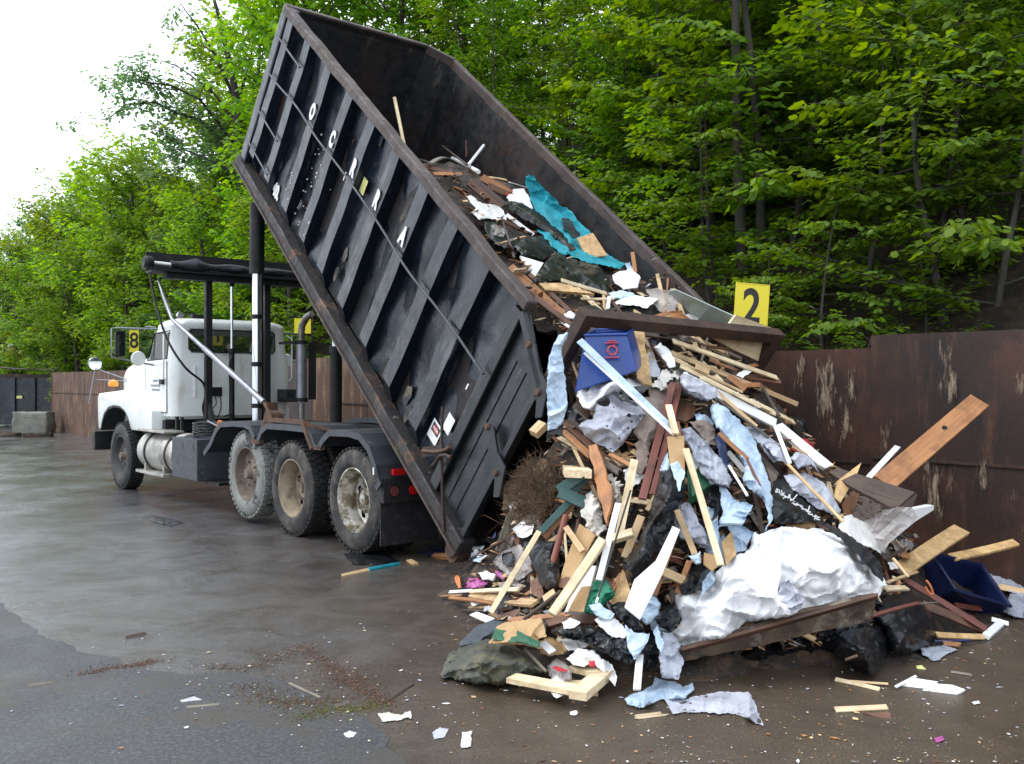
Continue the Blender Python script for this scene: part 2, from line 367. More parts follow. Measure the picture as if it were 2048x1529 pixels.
# ------------------------------------------------------------------ world and light
w = bpy.data.worlds.new('World'); scene.world = w; w.use_nodes = True; nt = w.node_tree; nt.nodes.clear()
sky = N(nt, 'ShaderNodeTexSky', sky_type='NISHITA'); sky.sun_disc = False
SUN_EL, SUN_AZ = math.radians(50), math.radians(-82)   # azimuth from +Y towards +X
sky.sun_elevation = SUN_EL; sky.sun_rotation = SUN_AZ; sky.air_density = 1.0; sky.dust_density = 3
bg = N(nt, 'ShaderNodeBackground'); out = N(nt, 'ShaderNodeOutputWorld')
tc = N(nt, 'ShaderNodeTexCoord')
cl = N(nt, 'ShaderNodeTexNoise', i={'Scale': 1.6, 'Detail': 6, 'Roughness': .5}); L(nt, tc, 'Generated', cl, 'Vector')
clr = ramp(nt, cl, 'Fac', [(.3, (11.6, 12.7, 14.2, 1)), (.7, (14.0, 14.9, 16.0, 1))])
mx = mixc(nt, clr, 'Alpha', (sky, 'Color'), (1, 1, 1)); L(nt, clr, 'Color', mx, 7)
mx.inputs[0].default_value = .88
for l_ in list(nt.links):
    if l_.to_node == mx and l_.to_socket == mx.inputs[0]: nt.links.remove(l_)
L(nt, mx, MIX, bg, 'Color'); bg.inputs['Strength'].default_value = .1
L(nt, bg, 'Background', out, 'Surface')
sl = bpy.data.lights.new('sun', 'SUN'); sl.energy = 1.1; sl.angle = math.radians(24); sl.color = (1, .97, .93)
so = bpy.data.objects.new('sun', sl); COL.objects.link(so)
sd = Vector((math.sin(SUN_AZ) * math.cos(SUN_EL), math.cos(SUN_AZ) * math.cos(SUN_EL), math.sin(SUN_EL)))
so.rotation_euler = (-sd).to_track_quat('-Z', 'Y').to_euler()
so.location = (0, 0, 30)
cd = bpy.data.cameras.new('camera'); cam = bpy.data.objects.new('camera', cd); COL.objects.link(cam)
cam.location = CAM; cam.rotation_euler = (PI / 2, 0, 0); cd.sensor_width = 36; cd.lens = 36 * F / 2048
cd.shift_y = -(HY - 764.5) / 2048 * -1 * -1 if False else (HY - 764.5) / 2048
cd.clip_end = 600; cd.clip_start = .05; scene.camera = cam
scene.view_settings.view_transform = 'Standard'; scene.view_settings.look = 'None'; scene.view_settings.gamma = 1
scene.view_settings.exposure = 0.68

# ------------------------------------------------------------------ ground
def asphalt():
    m, nt, out = nt_new('wet_asphalt'); co = N(nt, 'ShaderNodeTexCoord'); b = N(nt, 'ShaderNodeBsdfPrincipled')
    sx = N(nt, 'ShaderNodeSeparateXYZ'); L(nt, co, 'Object', sx, 0)
    nb = noise_n(nt, co, .35, 6, .6)
    # brown silt washed over the tipping side (towards +x), grey wet pavement on the other
    md = N(nt, 'ShaderNodeMath', operation='MULTIPLY_ADD'); L(nt, sx, 'X', md, 0); md.inputs[1].default_value = .16; md.inputs[2].default_value = .30
    my = N(nt, 'ShaderNodeMath', operation='MULTIPLY_ADD'); L(nt, sx, 'Y', my, 0); my.inputs[1].default_value = .004; L(nt, md, 0, my, 2)
    ad = N(nt, 'ShaderNodeMath', operation='ADD'); L(nt, my, 0, ad, 0); L(nt, nb, 'Fac', ad, 1)
    rb = ramp(nt, ad, 0, [(.25, 0.0), (.85, 1.0)])
    fine = noise_n(nt, co, 90, 4, .7)
    g = ramp(nt, fine, 'Fac', [(.3, c4((.046, .048, .054))), (.52, c4((.10, .103, .112))), (.68, c4((.17, .172, .178)))])
    br = ramp(nt, fine, 'Fac', [(.3, c4((.036, .025, .016))), (.52, c4((.074, .052, .034))), (.68, c4((.16, .12, .085)))])
    m1 = mixc(nt, rb, 'Color', (g, 'Color'), (br, 'Color'))
    n2 = noise_n(nt, co, 2.2, 8, .7, dist=.8); r2 = ramp(nt, n2, 'Fac', [(.42, 0.0), (.62, .75)])
    m2 = mixc(nt, r2, 'Color', (m1, MIX), (.045, .035, .026))
    n3 = noise_n(nt, co, 1.1, 7, .75, dist=.4); r3 = ramp(nt, n3, 'Fac', [(.62, 0.0), (.74, .6)])
    m3 = mixc(nt, r3, 'Color', (m2, MIX), (.115, .07, .04))
    ag = N(nt, 'ShaderNodeTexVoronoi', i={'Scale': 55.0}); L(nt, co, 'Object', ag, 'Vector'); ar = ramp(nt, ag, 'Distance', [(.10, 1.0), (.32, 0.0)]); nk = noise_n(nt, co, 5, 4, .6); nr = ramp(nt, nk, 'Fac', [(.45, .0), (.65, .32)]); mu = N(nt, 'ShaderNodeMath', operation='MULTIPLY'); L(nt, ar, 'Color', mu, 0); L(nt, nr, 'Color', mu, 1)
    m3 = mixc(nt, mu, 0, (m3, MIX), (.20, .18, .155))
    L(nt, m3, MIX, b, 'Base Color')
    # wetness: smooth film on the open grey side, rougher under silt
    nw = noise_n(nt, co, .8, 6, .6, dist=.5)
    mr = N(nt, 'ShaderNodeMapRange', i={'From Min': .35, 'From Max': .66, 'To Min': .10, 'To Max': .33}); L(nt, nw, 'Fac', mr, 'Value')
    mm = N(nt, 'ShaderNodeMath', operation='MULTIPLY_ADD'); L(nt, rb, 'Color', mm, 0); mm.inputs[1].default_value = .16; L(nt, mr, 'Result', mm, 2)
    L(nt, mm, 0, b, 'Roughness'); b.inputs['Specular IOR Level'].default_value = .55
    bf = noise_n(nt, co, 130, 3, .7); bc = noise_n(nt, co, 9, 4, .6)
    bp = N(nt, 'ShaderNodeBump', i={'Strength': .6, 'Distance': .004}); L(nt, bf, 'Fac', bp, 'Height')
    bp2 = N(nt, 'ShaderNodeBump', i={'Strength': .25, 'Distance': .02}); L(nt, bc, 'Fac', bp2, 'Height'); L(nt, bp, 'Normal', bp2, 'Normal')
    L(nt, bp2, 'Normal', b, 'Normal'); L(nt, b, 'BSDF', out, 'Surface'); return m
M['asphalt'] = asphalt()
def sheet(name, x0, x1, y0, y1, mat, z=0.0):
    g = MB(); g.add([(x0, y0, z), (x1, y0, z), (x1, y1, z), (x0, y1, z)], [(0, 1, 2, 3)]); return g.build(name, mat)
tag(sheet('ground', -250, 250, -60, 400, M['asphalt']), 'wet grey and brown asphalt yard', kind='structure')
# older, drier slab of pavement in the near left corner, 4 mm proud, with its ragged edge
M['old_asphalt'] = mat_layer('old_asphalt', (.032, .033, .036), [((.075, .076, .08), 45, .45, .66), ((.05, .042, .034), 2, .5, .7), ((.13, .13, .125), 120, .64, .72)], rough=.5, rough2=.68, bump=.6, bscale=120, bdist=.004, rs=2)
edge_px = [(-80, 1165), (0, 1210), (60, 1250), (110, 1282), (170, 1300), (235, 1330), (300, 1340), (380, 1352), (470, 1345), (560, 1362), (640, 1392), (730, 1440), (800, 1500), (860, 1600)]
pts = []
for i in range(len(edge_px) - 1):
    for k in range(6):
        t = k / 6; a, b_ = edge_px[i], edge_px[i + 1]
        x = a[0] + (b_[0] - a[0]) * t; y = a[1] + (b_[1] - a[1]) * t
        p = gnd(x, y); n_ = .05 * noise.noise(Vector((p.x * 3, p.y * 3, 0))) + .03 * noise.noise(Vector((p.x * 11, p.y * 11, 0)))
        pts.append((p.x + n_, p.y + n_))
P = MB(); pl = pts + [(-1.0, 1.0), (-9, 1.0)]
P.add([(x, y, .004) for x, y in pl], [tuple(range(len(pl)))]); tag(P.build('pavement', M['old_asphalt']), 'older dry pavement slab in the near left corner', kind='structure')

# ------------------------------------------------------------------ steel plate wall
def plate(s0, s1, z1, name='wall_panel', mat='wall_rust', t=0.0, th=.04, lab='', grp='rusted steel plates of the retaining wall', joint=None):
    root = empty(name, wpt((s0 + s1) / 2, t), math.atan2(WD.y, WD.x)); h = (s1 - s0) / 2
    b = MB(); nseg = max(2, int((s1 - s0) * 3)); 
    ring = []
    prof = [(-h + 2 * h * i / nseg) for i in range(nseg + 1)]
    vs = []; fs = []
    for i, x in enumerate(prof):
        p = wpt((s0 + s1) / 2 + x); dz = .012 * noise.noise(Vector((p.x * 2, p.y * 2, 3))); dy = .012 * noise.noise(Vector((p.x * 1.1, p.y * 1.1, 9)))
        vs += [(x, dy, 0), (x, dy * .4, z1 + dz), (x, -th, z1 + dz), (x, -th, 0)]
        if i: a = (i - 1) * 4; c = i * 4; fs += [(a, c, c + 1, a + 1), (a + 1, c + 1, c + 2, a + 2), (a + 2, c + 2, c + 3, a + 3)]
    fs += [(0, 1, 2, 3), (nseg * 4 + 3, nseg * 4 + 2, nseg * 4 + 1, nseg * 4)]
    b.add(vs, fs); b.build('plate', M[mat], root)
    if joint:
        j = MB(); j.box(-h + .01, h - .01, .008, .02, joint - .01, joint + .012); j.build('seam', M['rust_dark'], root)
    st = MB(); st.box(h - .06, h, -.18, -th - .003, 0, z1 - .05); st.build('post', M['rust_dark'], root)
    tag(root, lab, 'wall', grp); return root
s_a = wall_s(1744)
# local +y of each root points away from the yard (WM) or towards it? WD x up: y axis = up x WD
ss = [-6, s_a, s_a + 1.95, s_a + 3.9, s_a + 5.9, s_a + 7.7]
labs = ['tall dark rusted wall plate at the right edge, with a pale vertical scrape', 'dark rusted wall plate directly left of the taller plate, with two tan scrapes', 'rusted wall plate hidden behind the heap and the tilted box', 'rusted wall plate behind the tilted box', 'rusted wall plate behind the rear fender of the truck']
for i in range(5):
    plate(ss[i] + .006, ss[i + 1] - .006, (2.19 if i == 0 else 2.07), lab=labs[i], t=(-.03 if i == 0 else 0), joint=(1.02 if i == 0 else .96 if i == 1 else None))
s = s_a + 7.7; k = 0
wl = ['brown rusted wall plate between the far lift cylinder and the tilted box', 'tan streaked wall plate between exhaust stack and far lift cylinder', 'rusted wall plate behind the exhaust stack', 'rusted wall plate hidden behind the white cab', 'wall plate behind the front of the cab', 'wall plate behind the truck hood', 'wall plate with a dark seam just left of the front bumper', 'wide tan rusted wall plate at the left end of the wall']
ends = [wall_s(p) for p in (735, 682, 624, 470, 330, 245, 166, 104)]
s = s_a + 7.7
for k, e in enumerate(ends):
    if e - s < .4: continue
    plate(s + .006, e - .006, 2.19 if k < 4 else 2.06, mat='wall_light' if k != 3 else 'wall_rust', lab=wl[k], joint=1.35 if k in (0, 1, 6, 7) else None); s = e
S_END = s
# return plate that closes the left end
r_ = MB(); p = wpt(S_END)
rt = empty('wall_panel', p, math.atan2(WD.y, WD.x)); r_.box(.0, .05, -2.4, .02, 0, 2.05); r_.build('plate', M['rust'], rt)
tag(rt, 'narrow rusted end plate turning the left corner of the wall', 'wall', 'rusted steel plates of the retaining wall')

# bright scrapes rubbed through the rust
def scrape_mat():
    m, nt, out = nt_new('wall_scrape'); g = N(nt, 'ShaderNodeNewGeometry'); b = N(nt, 'ShaderNodeBsdfPrincipled'); b.inputs['Roughness'].default_value = .7
    n = noise_n(nt, g, 5, 8, .75, vec='Position', mp=(4, 4, .8)); r = ramp(nt, n, 'Fac', [(.40, c4((.20, .11, .06))), (.6, c4((.46, .37, .27)))]); L(nt, r, 'Color', b, 'Base Color')
    tc = N(nt, 'ShaderNodeTexCoord'); sp = N(nt, 'ShaderNodeSeparateXYZ'); L(nt, tc, 'Generated', sp, 0)
    mu = N(nt, 'ShaderNodeMath', operation='PINGPONG'); L(nt, sp, 'X', mu, 0); mu.inputs[1].default_value = .5
    m2 = N(nt, 'ShaderNodeMath', operation='MULTIPLY'); L(nt, mu, 0, m2, 0); m2.inputs[1].default_value = 1.0
    z2 = N(nt, 'ShaderNodeMath', operation='PINGPONG'); L(nt, sp, 'Z', z2, 0); z2.inputs[1].default_value = .5
    ms_ = N(nt, 'ShaderNodeMath', operation='MINIMUM'); L(nt, m2, 0, ms_, 0); L(nt, z2, 0, ms_, 1)
    ad = N(nt, 'ShaderNodeMath', operation='MULTIPLY_ADD'); L(nt, ms_, 0, ad, 0); ad.inputs[1].default_value = .45; L(nt, n, 'Fac', ad, 2)
    ra = ramp(nt, ad, 0, [(.60, 0.0), (.78, .5)])
    tr = N(nt, 'ShaderNodeBsdfTransparent'); mx_ = N(nt, 'ShaderNodeMixShader'); L(nt, ra, 'Color', mx_, 0); L(nt, tr, 'BSDF', mx_, 1); L(nt, b, 'BSDF', mx_, 2); L(nt, mx_, 'Shader', out, 'Surface'); return m
M['scrape'] = scrape_mat()
walls_ = [o for o in COL.objects if o.get('category') == 'wall']
bpy.context.view_layer.update()
for px, y0, y1, wp in ((1893, 672, 800, 30), (1905, 735, 812, 20), (1652, 706, 880, 44), (1702, 720, 812, 20), (1690, 790, 900, 26), (1868, 905, 1060, 40), (1900, 925, 1010, 26), (2040, 735, 800, 20), (1600, 700, 800, 26), (1960, 900, 990, 30), (1770, 830, 940, 26)):
    tt = -.062 if px > 1744 else -.024; p = on_wall(px, y0, tt); q = on_wall(px, y1, tt); hw_ = wp / F * p.y * .62
    root = min(walls_, key=lambda o: (o.location.xy - p.xy).length); Mi = root.matrix_world.inverted(); c_ = Mi @ p; z0 = q.z
    b = MB(); b.box(c_.x - hw_, c_.x + hw_, c_.y, c_.y + .0015, q.z, p.z - .01); b.build('scrape_mark', M['scrape'], root)

# ------------------------------------------------------------------ hillside
def hill():
    S0, S1, T1 = -14, 110, 60; ns, nt_ = 200, 110
    vs = []; fs = []
    for i in range(ns + 1):
        s = S0 + (S1 - S0) * (i / ns)
        for j in range(nt_ + 1):
            t = .0 + T1 * (j / nt_) ** 1.6
            p = wpt(s, t + .06); vs.append((p.x, p.y, hill_z(p.x, p.y) if j else -.1))
    for i in range(ns):
        for j in range(nt_):
            a = i * (nt_ + 1) + j; fs.append((a, a + 1, a + nt_ + 2, a + nt_ + 1))
    me = bpy.data.meshes.new('hill'); me.from_pydata(vs, [], fs); me.shade_smooth()
    M['litter'] = mat_layer('leaf_litter', (.022, .014, .009), [((.06, .036, .022), 5, .45, .65), ((.012, .009, .007), 1.4, .5, .7), ((.10, .065, .04), 22, .6, .72), ((.02, .04, .01), 2.6, .6, .7)], rough=.95, bump=1, bscale=12, bdist=.1)
    tag(link_mesh('hillside', me, M['litter']), 'steep hillside of dark leaf litter behind the wall', kind='structure')
hill()

# ------------------------------------------------------------------ trees
def leaf_mesh(pos, ax, nrm, size, name, width=.62, fold=.18):
    """kite-shaped folded leaves; arrays (n,3)"""
    n = len(pos); ax = ax / np.linalg.norm(ax, axis=1, keepdims=True)
    sd_ = np.cross(nrm, ax); sd_ /= np.linalg.norm(sd_, axis=1, keepdims=True) + 1e-9; up = np.cross(ax, sd_)
    sz = size[:, None]
    v = np.empty((n, 6, 3), 'f')
    v[:, 0] = pos; v[:, 3] = pos + ax * sz - up * sz * .22
    m1 = pos + ax * sz * .38; m2 = pos + ax * sz * .72 - up * sz * .08
    v[:, 1] = m1 + sd_ * sz * width * .5 - up * sz * fold * .5; v[:, 5] = m1 - sd_ * sz * width * .5 - up * sz * fold * .5
    v[:, 2] = m2 + sd_ * sz * width * .36 - up * sz * fold * .7; v[:, 4] = m2 - sd_ * sz * width * .36 - up * sz * fold * .7
    idx = np.arange(n)[:, None] * 6
    # two faces: right half (0,1,2,3) and left half (0,3,4,5)
    f = np.concatenate([idx + np.array([[0, 1, 2, 3]]), idx + np.array([[0, 3, 4, 5]])], 1).reshape(-1)
    me = bpy.data.meshes.new(name); me.vertices.add(n * 6); me.vertices.foreach_set('co', v.ravel())
    me.loops.add(len(f)); me.loops.foreach_set('vertex_index', f.astype('i'))
    me.polygons.add(n * 2); me.polygons.foreach_set('loop_start', np.arange(0, n * 8, 4, dtype='i')); me.polygons.foreach_set('loop_total', np.full(n * 2, 4, 'i'))
    me.update(calc_edges=True); return me

def spray(start, d, Lb, out, br, leaf=.09, twl=.75, step=.13, flat=.12, rng=None, droop=.12, dens=1.0, tube=True, rb=.02, ncl=2):
    """a branch with side twigs lying in one near-horizontal plane"""
    rng = rng or random
    d = Vector(d).normalized(); side = Vector((0, 0, 1)).cross(d); side = side.normalized() if side.length > .1 else Vector((1, 0, 0))
    p = Vector(start); pts = [p.copy()]; n = max(3, int(Lb / step)); cur = d.copy()
    for i in range(n):
        cur = (cur + Vector((rng.gauss(0, .09), rng.gauss(0, .09), rng.gauss(0, .05) - droop * .5 / n))).normalized(); p = p + cur * Lb / n; pts.append(p.copy())
    if tube: br.tube(pts[::3] + [pts[-1]] if len(pts) > 6 else pts, [rb * (1 - .85 * i / len(pts[::3] + [1])) for i in range(len(pts[::3]) + 1)] if len(pts) > 6 else rb * .5, 4, False)
    for i in range(max(1, int(n * .18)), n + 1):
        f = i / n; tl = twl * (1 - .72 * abs(f - .45) / .55 if f > .45 else .45 + f) * rng.uniform(.5, 1.15)
        for sgn in (1, -1):
            if rng.random() > .9 * dens: continue
            td = (side * sgn * rng.uniform(.7, 1) + cur * rng.uniform(.3, .9) + Vector((0, 0, rng.gauss(0, .12)))).normalized()
            m = max(1, int(tl / (leaf * .85)))
            for k in range(m + 1):
                q = pts[i] + td * (tl * (k + .6) / (m + 1)) + Vector((0, 0, rng.gauss(0, flat * .4) - .12 * tl * (k / (m + 1)) ** 2))
                for c in range(ncl):
                    ss_ = 1 if c % 2 else -1
                    ld = (td * rng.uniform(.4, 1) + side.cross(Vector((0, 0, 1))) * 0 + (Vector((0, 0, 1)).cross(td)) * ss_ * rng.uniform(.3, 1) + Vector((0, 0, rng.uniform(-.55, .1))))
                    out.append((q.x, q.y, q.z, ld.x, ld.y, ld.z, rng.gauss(0, .38), rng.gauss(0, .38), 1.0, leaf * rng.uniform(.65, 1.25)))

def finish_crown(out, name):
    a = np.array(out, 'f'); return leaf_mesh(a[:, :3], a[:, 3:6] + 1e-4, a[:, 6:9], a[:, 9], name)

def tree_proto(seed, H, r0, base, nbr, Lb, leaf, rise=.25, twl=.7, step=.14, lean=.05, top=.15, shape='cone', flat=.1, dens=1, fork=False, ncl=2, droop=.12, azr=None):
    rng = random.Random(seed); wood = MB(); out = []
    n = 14; p = Vector((0, 0, -.3)); tr = [p.copy()]; cur = Vector((rng.gauss(0, lean), rng.gauss(0, lean), 1)).normalized()
    for i in range(n):
        cur = (cur + Vector((rng.gauss(0, .035), rng.gauss(0, .035), .03))).normalized(); p = p + cur * (H + .3) / n; tr.append(p.copy())
    rad = [r0 * (1 - .88 * (i / n)) + .004 for i in range(n + 1)]; rad[0] *= 1.25
    wood.tube(tr, rad, 8)
    def tp(z):
        f = min(.999, max(0, z)) * n; i = int(f); return tr[i].lerp(tr[i + 1], f - i)
    for b in range(nbr):
        f = base + (1 - base - .02) * ((b + rng.random()) / nbr)
        g = (f - base) / (1 - base)
        ln = Lb * {'cone': (1 - g * (1 - top)), 'round': (.45 + 1.1 * math.sin(PI * min(1, g * .9 + .12)) * .6), 'col': .8}[shape] * rng.uniform(.65, 1.15)
        az = b * 2.399 + rng.gauss(0, .4)
        if azr: az = rng.uniform(*azr)
        rs = rise + .35 * g + rng.gauss(0, .12)
        d = Vector((math.cos(az), math.sin(az), rs))
        s0 = tp(f)
        if ln > 1.9 and shape == 'round':
            # limb that forks into several sprays
            q = s0 + d.normalized() * ln * .45; wood.tube([s0, s0.lerp(q, .5) + Vector((0, 0, .05)), q], [rad[int(f * n)] * .45 + .008, .02, .014], 5, False)
            for _ in range(4):
                d2 = (d.normalized() + Vector((rng.gauss(0, .5), rng.gauss(0, .5), rng.gauss(0, .3)))).normalized()
                spray(s0.lerp(q, rng.uniform(.6, 1)), d2, ln * rng.uniform(.4, .65), out, wood, leaf, twl, step, flat, rng, droop, dens, True, .014, ncl)
        else:
            spray(s0, d, ln, out, wood, leaf, twl, step, flat, rng, droop, dens, True, max(.01, rad[int(f * n)] * .4), ncl)
    return wood, out

BARK = mat_layer('bark', (.042, .037, .031), [((.075, .07, .06), 5, .45, .65, (1, 1, .3)), ((.035, .03, .025), 14, .55, .7)], rough=.9, bump=.7, bscale=22, bmp=(1, 1, .25))
BARK2 = mat_layer('dark_bark', (.035, .03, .026), [((.07, .062, .052), 5, .5, .7, (1, 1, .3))], rough=.9, bump=.6, bscale=22)
LF = {'deep': mat_leaf('leaf_deep', [(.029, .070, .008), (.060, .130, .012), (.088, .175, .018), (.125, .22, .028)], .42),
      'fresh': mat_leaf('leaf_fresh', [(.050, .115, .012), (.097, .182, .018), (.147, .243, .026), (.19, .29, .04)], .45),
      'spring': mat_leaf('leaf_spring', [(.065, .145, .014), (.11, .215, .022), (.155, .27, .032), (.20, .31, .048)], .48),
      'lime': mat_leaf('leaf_lime', [(.095, .18, .015), (.15, .26, .022), (.20, .31, .034), (.26, .36, .055)], .5),
      'grey': mat_leaf('leaf_grey', [(.08, .15, .05), (.12, .21, .075), (.16, .25, .10)], .4)}
def make_proto(nm, wood, out, leafmat, bark=BARK):
    me = wood.build('x', bark, smooth=60).data; c = finish_crown(out, nm + '_crown'); c.materials.append(LF[leafmat])
    o = [x for x in bpy.data.objects if x.data == me][0]; bpy.data.objects.remove(o)
    return me, c
PT = {}
for i, (sd_, H_, nb, Lb_, lf, km) in enumerate([(1, 12, 56, 3.4, .125, 'deep'), (2, 13, 58, 3.6, .125, 'fresh'), (3, 11, 54, 3.2, .12, 'deep')]):
    wd, o_ = tree_proto(sd_, H_, .075, .14, nb, Lb_, lf, rise=.12, twl=.8, step=.17, shape='cone', top=.35); PT['forest%d' % i] = make_proto('forest', wd, o_, km) + (H_,)
for i, (sd_, H_, nb, Lb_, lf, km) in enumerate([(11, 4.2, 18, 2.2, .115, 'fresh'), (12, 3.4, 15, 2.0, .11, 'fresh'), (13, 5.2, 20, 2.4, .115, 'deep'), (17, 4.6, 16, 2.6, .12, 'fresh')]):
    wd, o_ = tree_proto(sd_, H_, .04, .12, nb, Lb_, lf, rise=.05, twl=.62, step=.12, lean=.12, shape='cone', top=.5, droop=.3, flat=.07); PT['sapling%d' % i] = make_proto('sapling', wd, o_, km) + (H_,)
for i, (sd_, H_, nb, Lb_, lf, km) in enumerate([(21, 10, 34, 3.3, .17, 'lime'), (22, 9, 32, 3.2, .18, 'spring'), (23, 11, 36, 3.0, .17, 'grey')]):
    wd, o_ = tree_proto(sd_, H_, .16, .10, nb, Lb_, lf, rise=.35, twl=.75, step=.2, shape='round', flat=.35, ncl=2); PT['broad%d' % i] = make_proto('broad', wd, o_, km) + (H_,)
for i, km in enumerate(('fresh', 'deep')):
    wd, o_ = tree_proto(31 + i, 1.3, .015, .02, 16, .75, .07, rise=.6, twl=.3, step=.09, shape='round', flat=.1); PT['shrub%d' % i] = make_proto('shrub', wd, o_, km) + (1.3,)
def put_tree(kind, x, y, H, rz, name, label, cat='tree', group=None, sink=.15, tilt=0, sxy=None):
    wm, cm, h0 = PT[kind]; sc = H / h0
    z = hill_z(x, y) - sink
    root = empty(name, (x, y, z), rz); root.scale = (sxy or sc, sxy or sc, sc); root.rotation_euler = (tilt, 0, rz)
    a = bpy.data.objects.new('trunk', wm); COL.objects.link(a); a.parent = root
    b = bpy.data.objects.new('crown', cm); COL.objects.link(b); b.parent = root
    tag(root, label, cat, group); return root

def place_px(px, D):
    p = at(px, HY, D); return p.x, p.y
rt = random.Random(5)
# hillside forest seen behind and to the right of the tilted box
GF = 'forest trees on the steep hillside'
spots = []
def far_enough(x, y, d): return all((x - a) ** 2 + (y - b) ** 2 > d * d for a, b in spots)
n = 0; tries = 0
adj = ['tall slender', 'broad layered', 'dense dark', 'open airy', 'leaning', 'bright leaved', 'heavily leafed', 'thin']
while n < 84 and tries < 9000:
    tries += 1
    s = rt.uniform(-9, 26); t = rt.uniform(3.6, 30) ; p = wpt(s, t)
    if p.y < 4: continue
    px = CX + F * p.x / p.y
    if px > 2500 or px < 585: continue
    if not far_enough(p.x, p.y, 1.5 + t * .07): continue
    spots.append((p.x, p.y)); z = hill_z(p.x, p.y)
    k = ['forest0', 'forest1', 'forest2'][rt.randrange(3)]
    H = rt.uniform(6.5, 11) if t > 6 else rt.uniform(5, 7.5)
    region = 'far right edge of the hillside' if px > 1900 else 'right part of the hillside' if px > 1650 else 'hillside above the yellow sign' if px > 1380 else 'hillside behind the rear of the tilted box' if px > 1000 else 'hillside behind the raised front of the box' if px > 560 else 'slope left of the raised box'
    row = 'low by the wall' if t < 7 else 'halfway up' if t < 14 else 'high up'
    put_tree(k, p.x, p.y, H, rt.uniform(0, 6.3), 'forest_tree', 'forest tree %s on the %s' % (row, region), 'tree', GF + ', ' + row + ', ' + region)
    n += 1
# saplings with layered sprays of big leaves just behind the wall
sap = [(1560, 1.3, 2.2, 'sapling0', 'sapling with layered leaves just right of the yellow sign'), (1655, 1.5, 2.6, 'sapling1', 'low sapling reaching over the wall between sign and taller plate'),
       (1720, 2.8, 3.9, 'sapling0', 'bright layered sapling in the middle of the slope right of the sign'), (1860, 3.0, 4.2, 'sapling2', 'tall sapling with tiers of leaves above the tallest wall plate'),
       (1980, 2.6, 3.6, 'sapling1', 'sapling at the right edge above the wall'), (2080, 3.6, 5.0, 'sapling3', 'yellow green sapling cut by the right edge of the photo'),
       (1440, 2.2, 3.6, 'sapling0', 'sapling behind the left side of the yellow sign'), (1340, 3.6, 4.8, 'sapling3', 'sapling with long arching sprays over the far rim of the box'),
       (1240, 4.2, 5.0, 'sapling2', 'sapling whose leaves touch the far rim above the teal tarp'), (1600, 4.6, 5.5, 'sapling1', 'sapling uphill behind the pair of thin trunks'),
       (1770, 5.2, 5.5, 'sapling3', 'leafy sapling high on the dark bank'), (1940, 5.6, 6.0, 'sapling0', 'leafy sapling uphill near the right edge'),
       (640, 1.4, 2.6, 'sapling1', 'bright bush-like sapling between exhaust stack and tilted box'), (560, 2.6, 3.6, 'sapling0', 'sapling behind the cab roof'), (500, 3, 4.2, 'sapling3', 'sapling behind the tarp gantry'),
       (690, 3.2, 4.6, 'sapling2', 'sapling hidden mostly by the front of the box'), (1500, 1.2, 1.7, 'sapling1', 'small sapling right behind the yellow sign')]
for px, t, H, k, lb in sap:
    P0 = WP + WM * t; kk = (px - CX) / F; s = (P0.x - kk * P0.y) / (kk * WD.y - WD.x); p = P0 + WD * s
    put_tree(k, p.x, p.y, H, rt.uniform(0, 6.3), 'sapling', lb, 'sapling')
for i in range(26):
    px = rt.uniform(1120, 2120); t = rt.uniform(2.4, 9); P0 = WP + WM * t; kk = (px - CX) / F; s = (P0.x - kk * P0.y) / (kk * WD.y - WD.x); p = P0 + WD * s
    put_tree(['sapling0', 'sapling1', 'sapling2', 'sapling3'][i % 4], p.x, p.y, rt.uniform(3, 5.5), rt.uniform(0, 6.3), 'sapling', 'leafy sapling of the understory on the dark slope', 'sapling', 'understory saplings on the slope')
for i, (px, t, H, lb) in enumerate([(1640, .8, .9, 'fine leaved shrub on the wall top left of the taller plate'), (1800, .9, 1.0, 'trailing green shrub above the taller wall plate'), (1900, 1.0, 1.1, 'small-leaved shrub right of the trailing one above the wall'),
                                   (2000, .8, .9, 'yellow green shrub above the wall by the right edge'), (1700, 1.4, 1.2, 'shrub on the bank behind the plate joint'), (1560, .8, .8, 'shrub peeping over the wall beside the brown frame'), (1850, 2.2, 1.5, 'climbing shrub on the dark bank'),
                                   (150, .8, 1.1, 'weedy shrub over the left end of the wall'), (230, .9, 1.3, 'shrub above the wall beside the round mirror'), (660, .7, 1.1, 'bright shrub on the wall between the exhaust and the box')]):
    P0 = WP + WM * t; kk = (px - CX) / F; s = (P0.x - kk * P0.y) / (kk * WD.y - WD.x); p = P0 + WD * s
    put_tree('shrub%d' % (i % 2), p.x, p.y, H * .8, rt.uniform(0, 6.3), 'shrub', lb, 'shrub', sink=.05, sxy=H * .8)
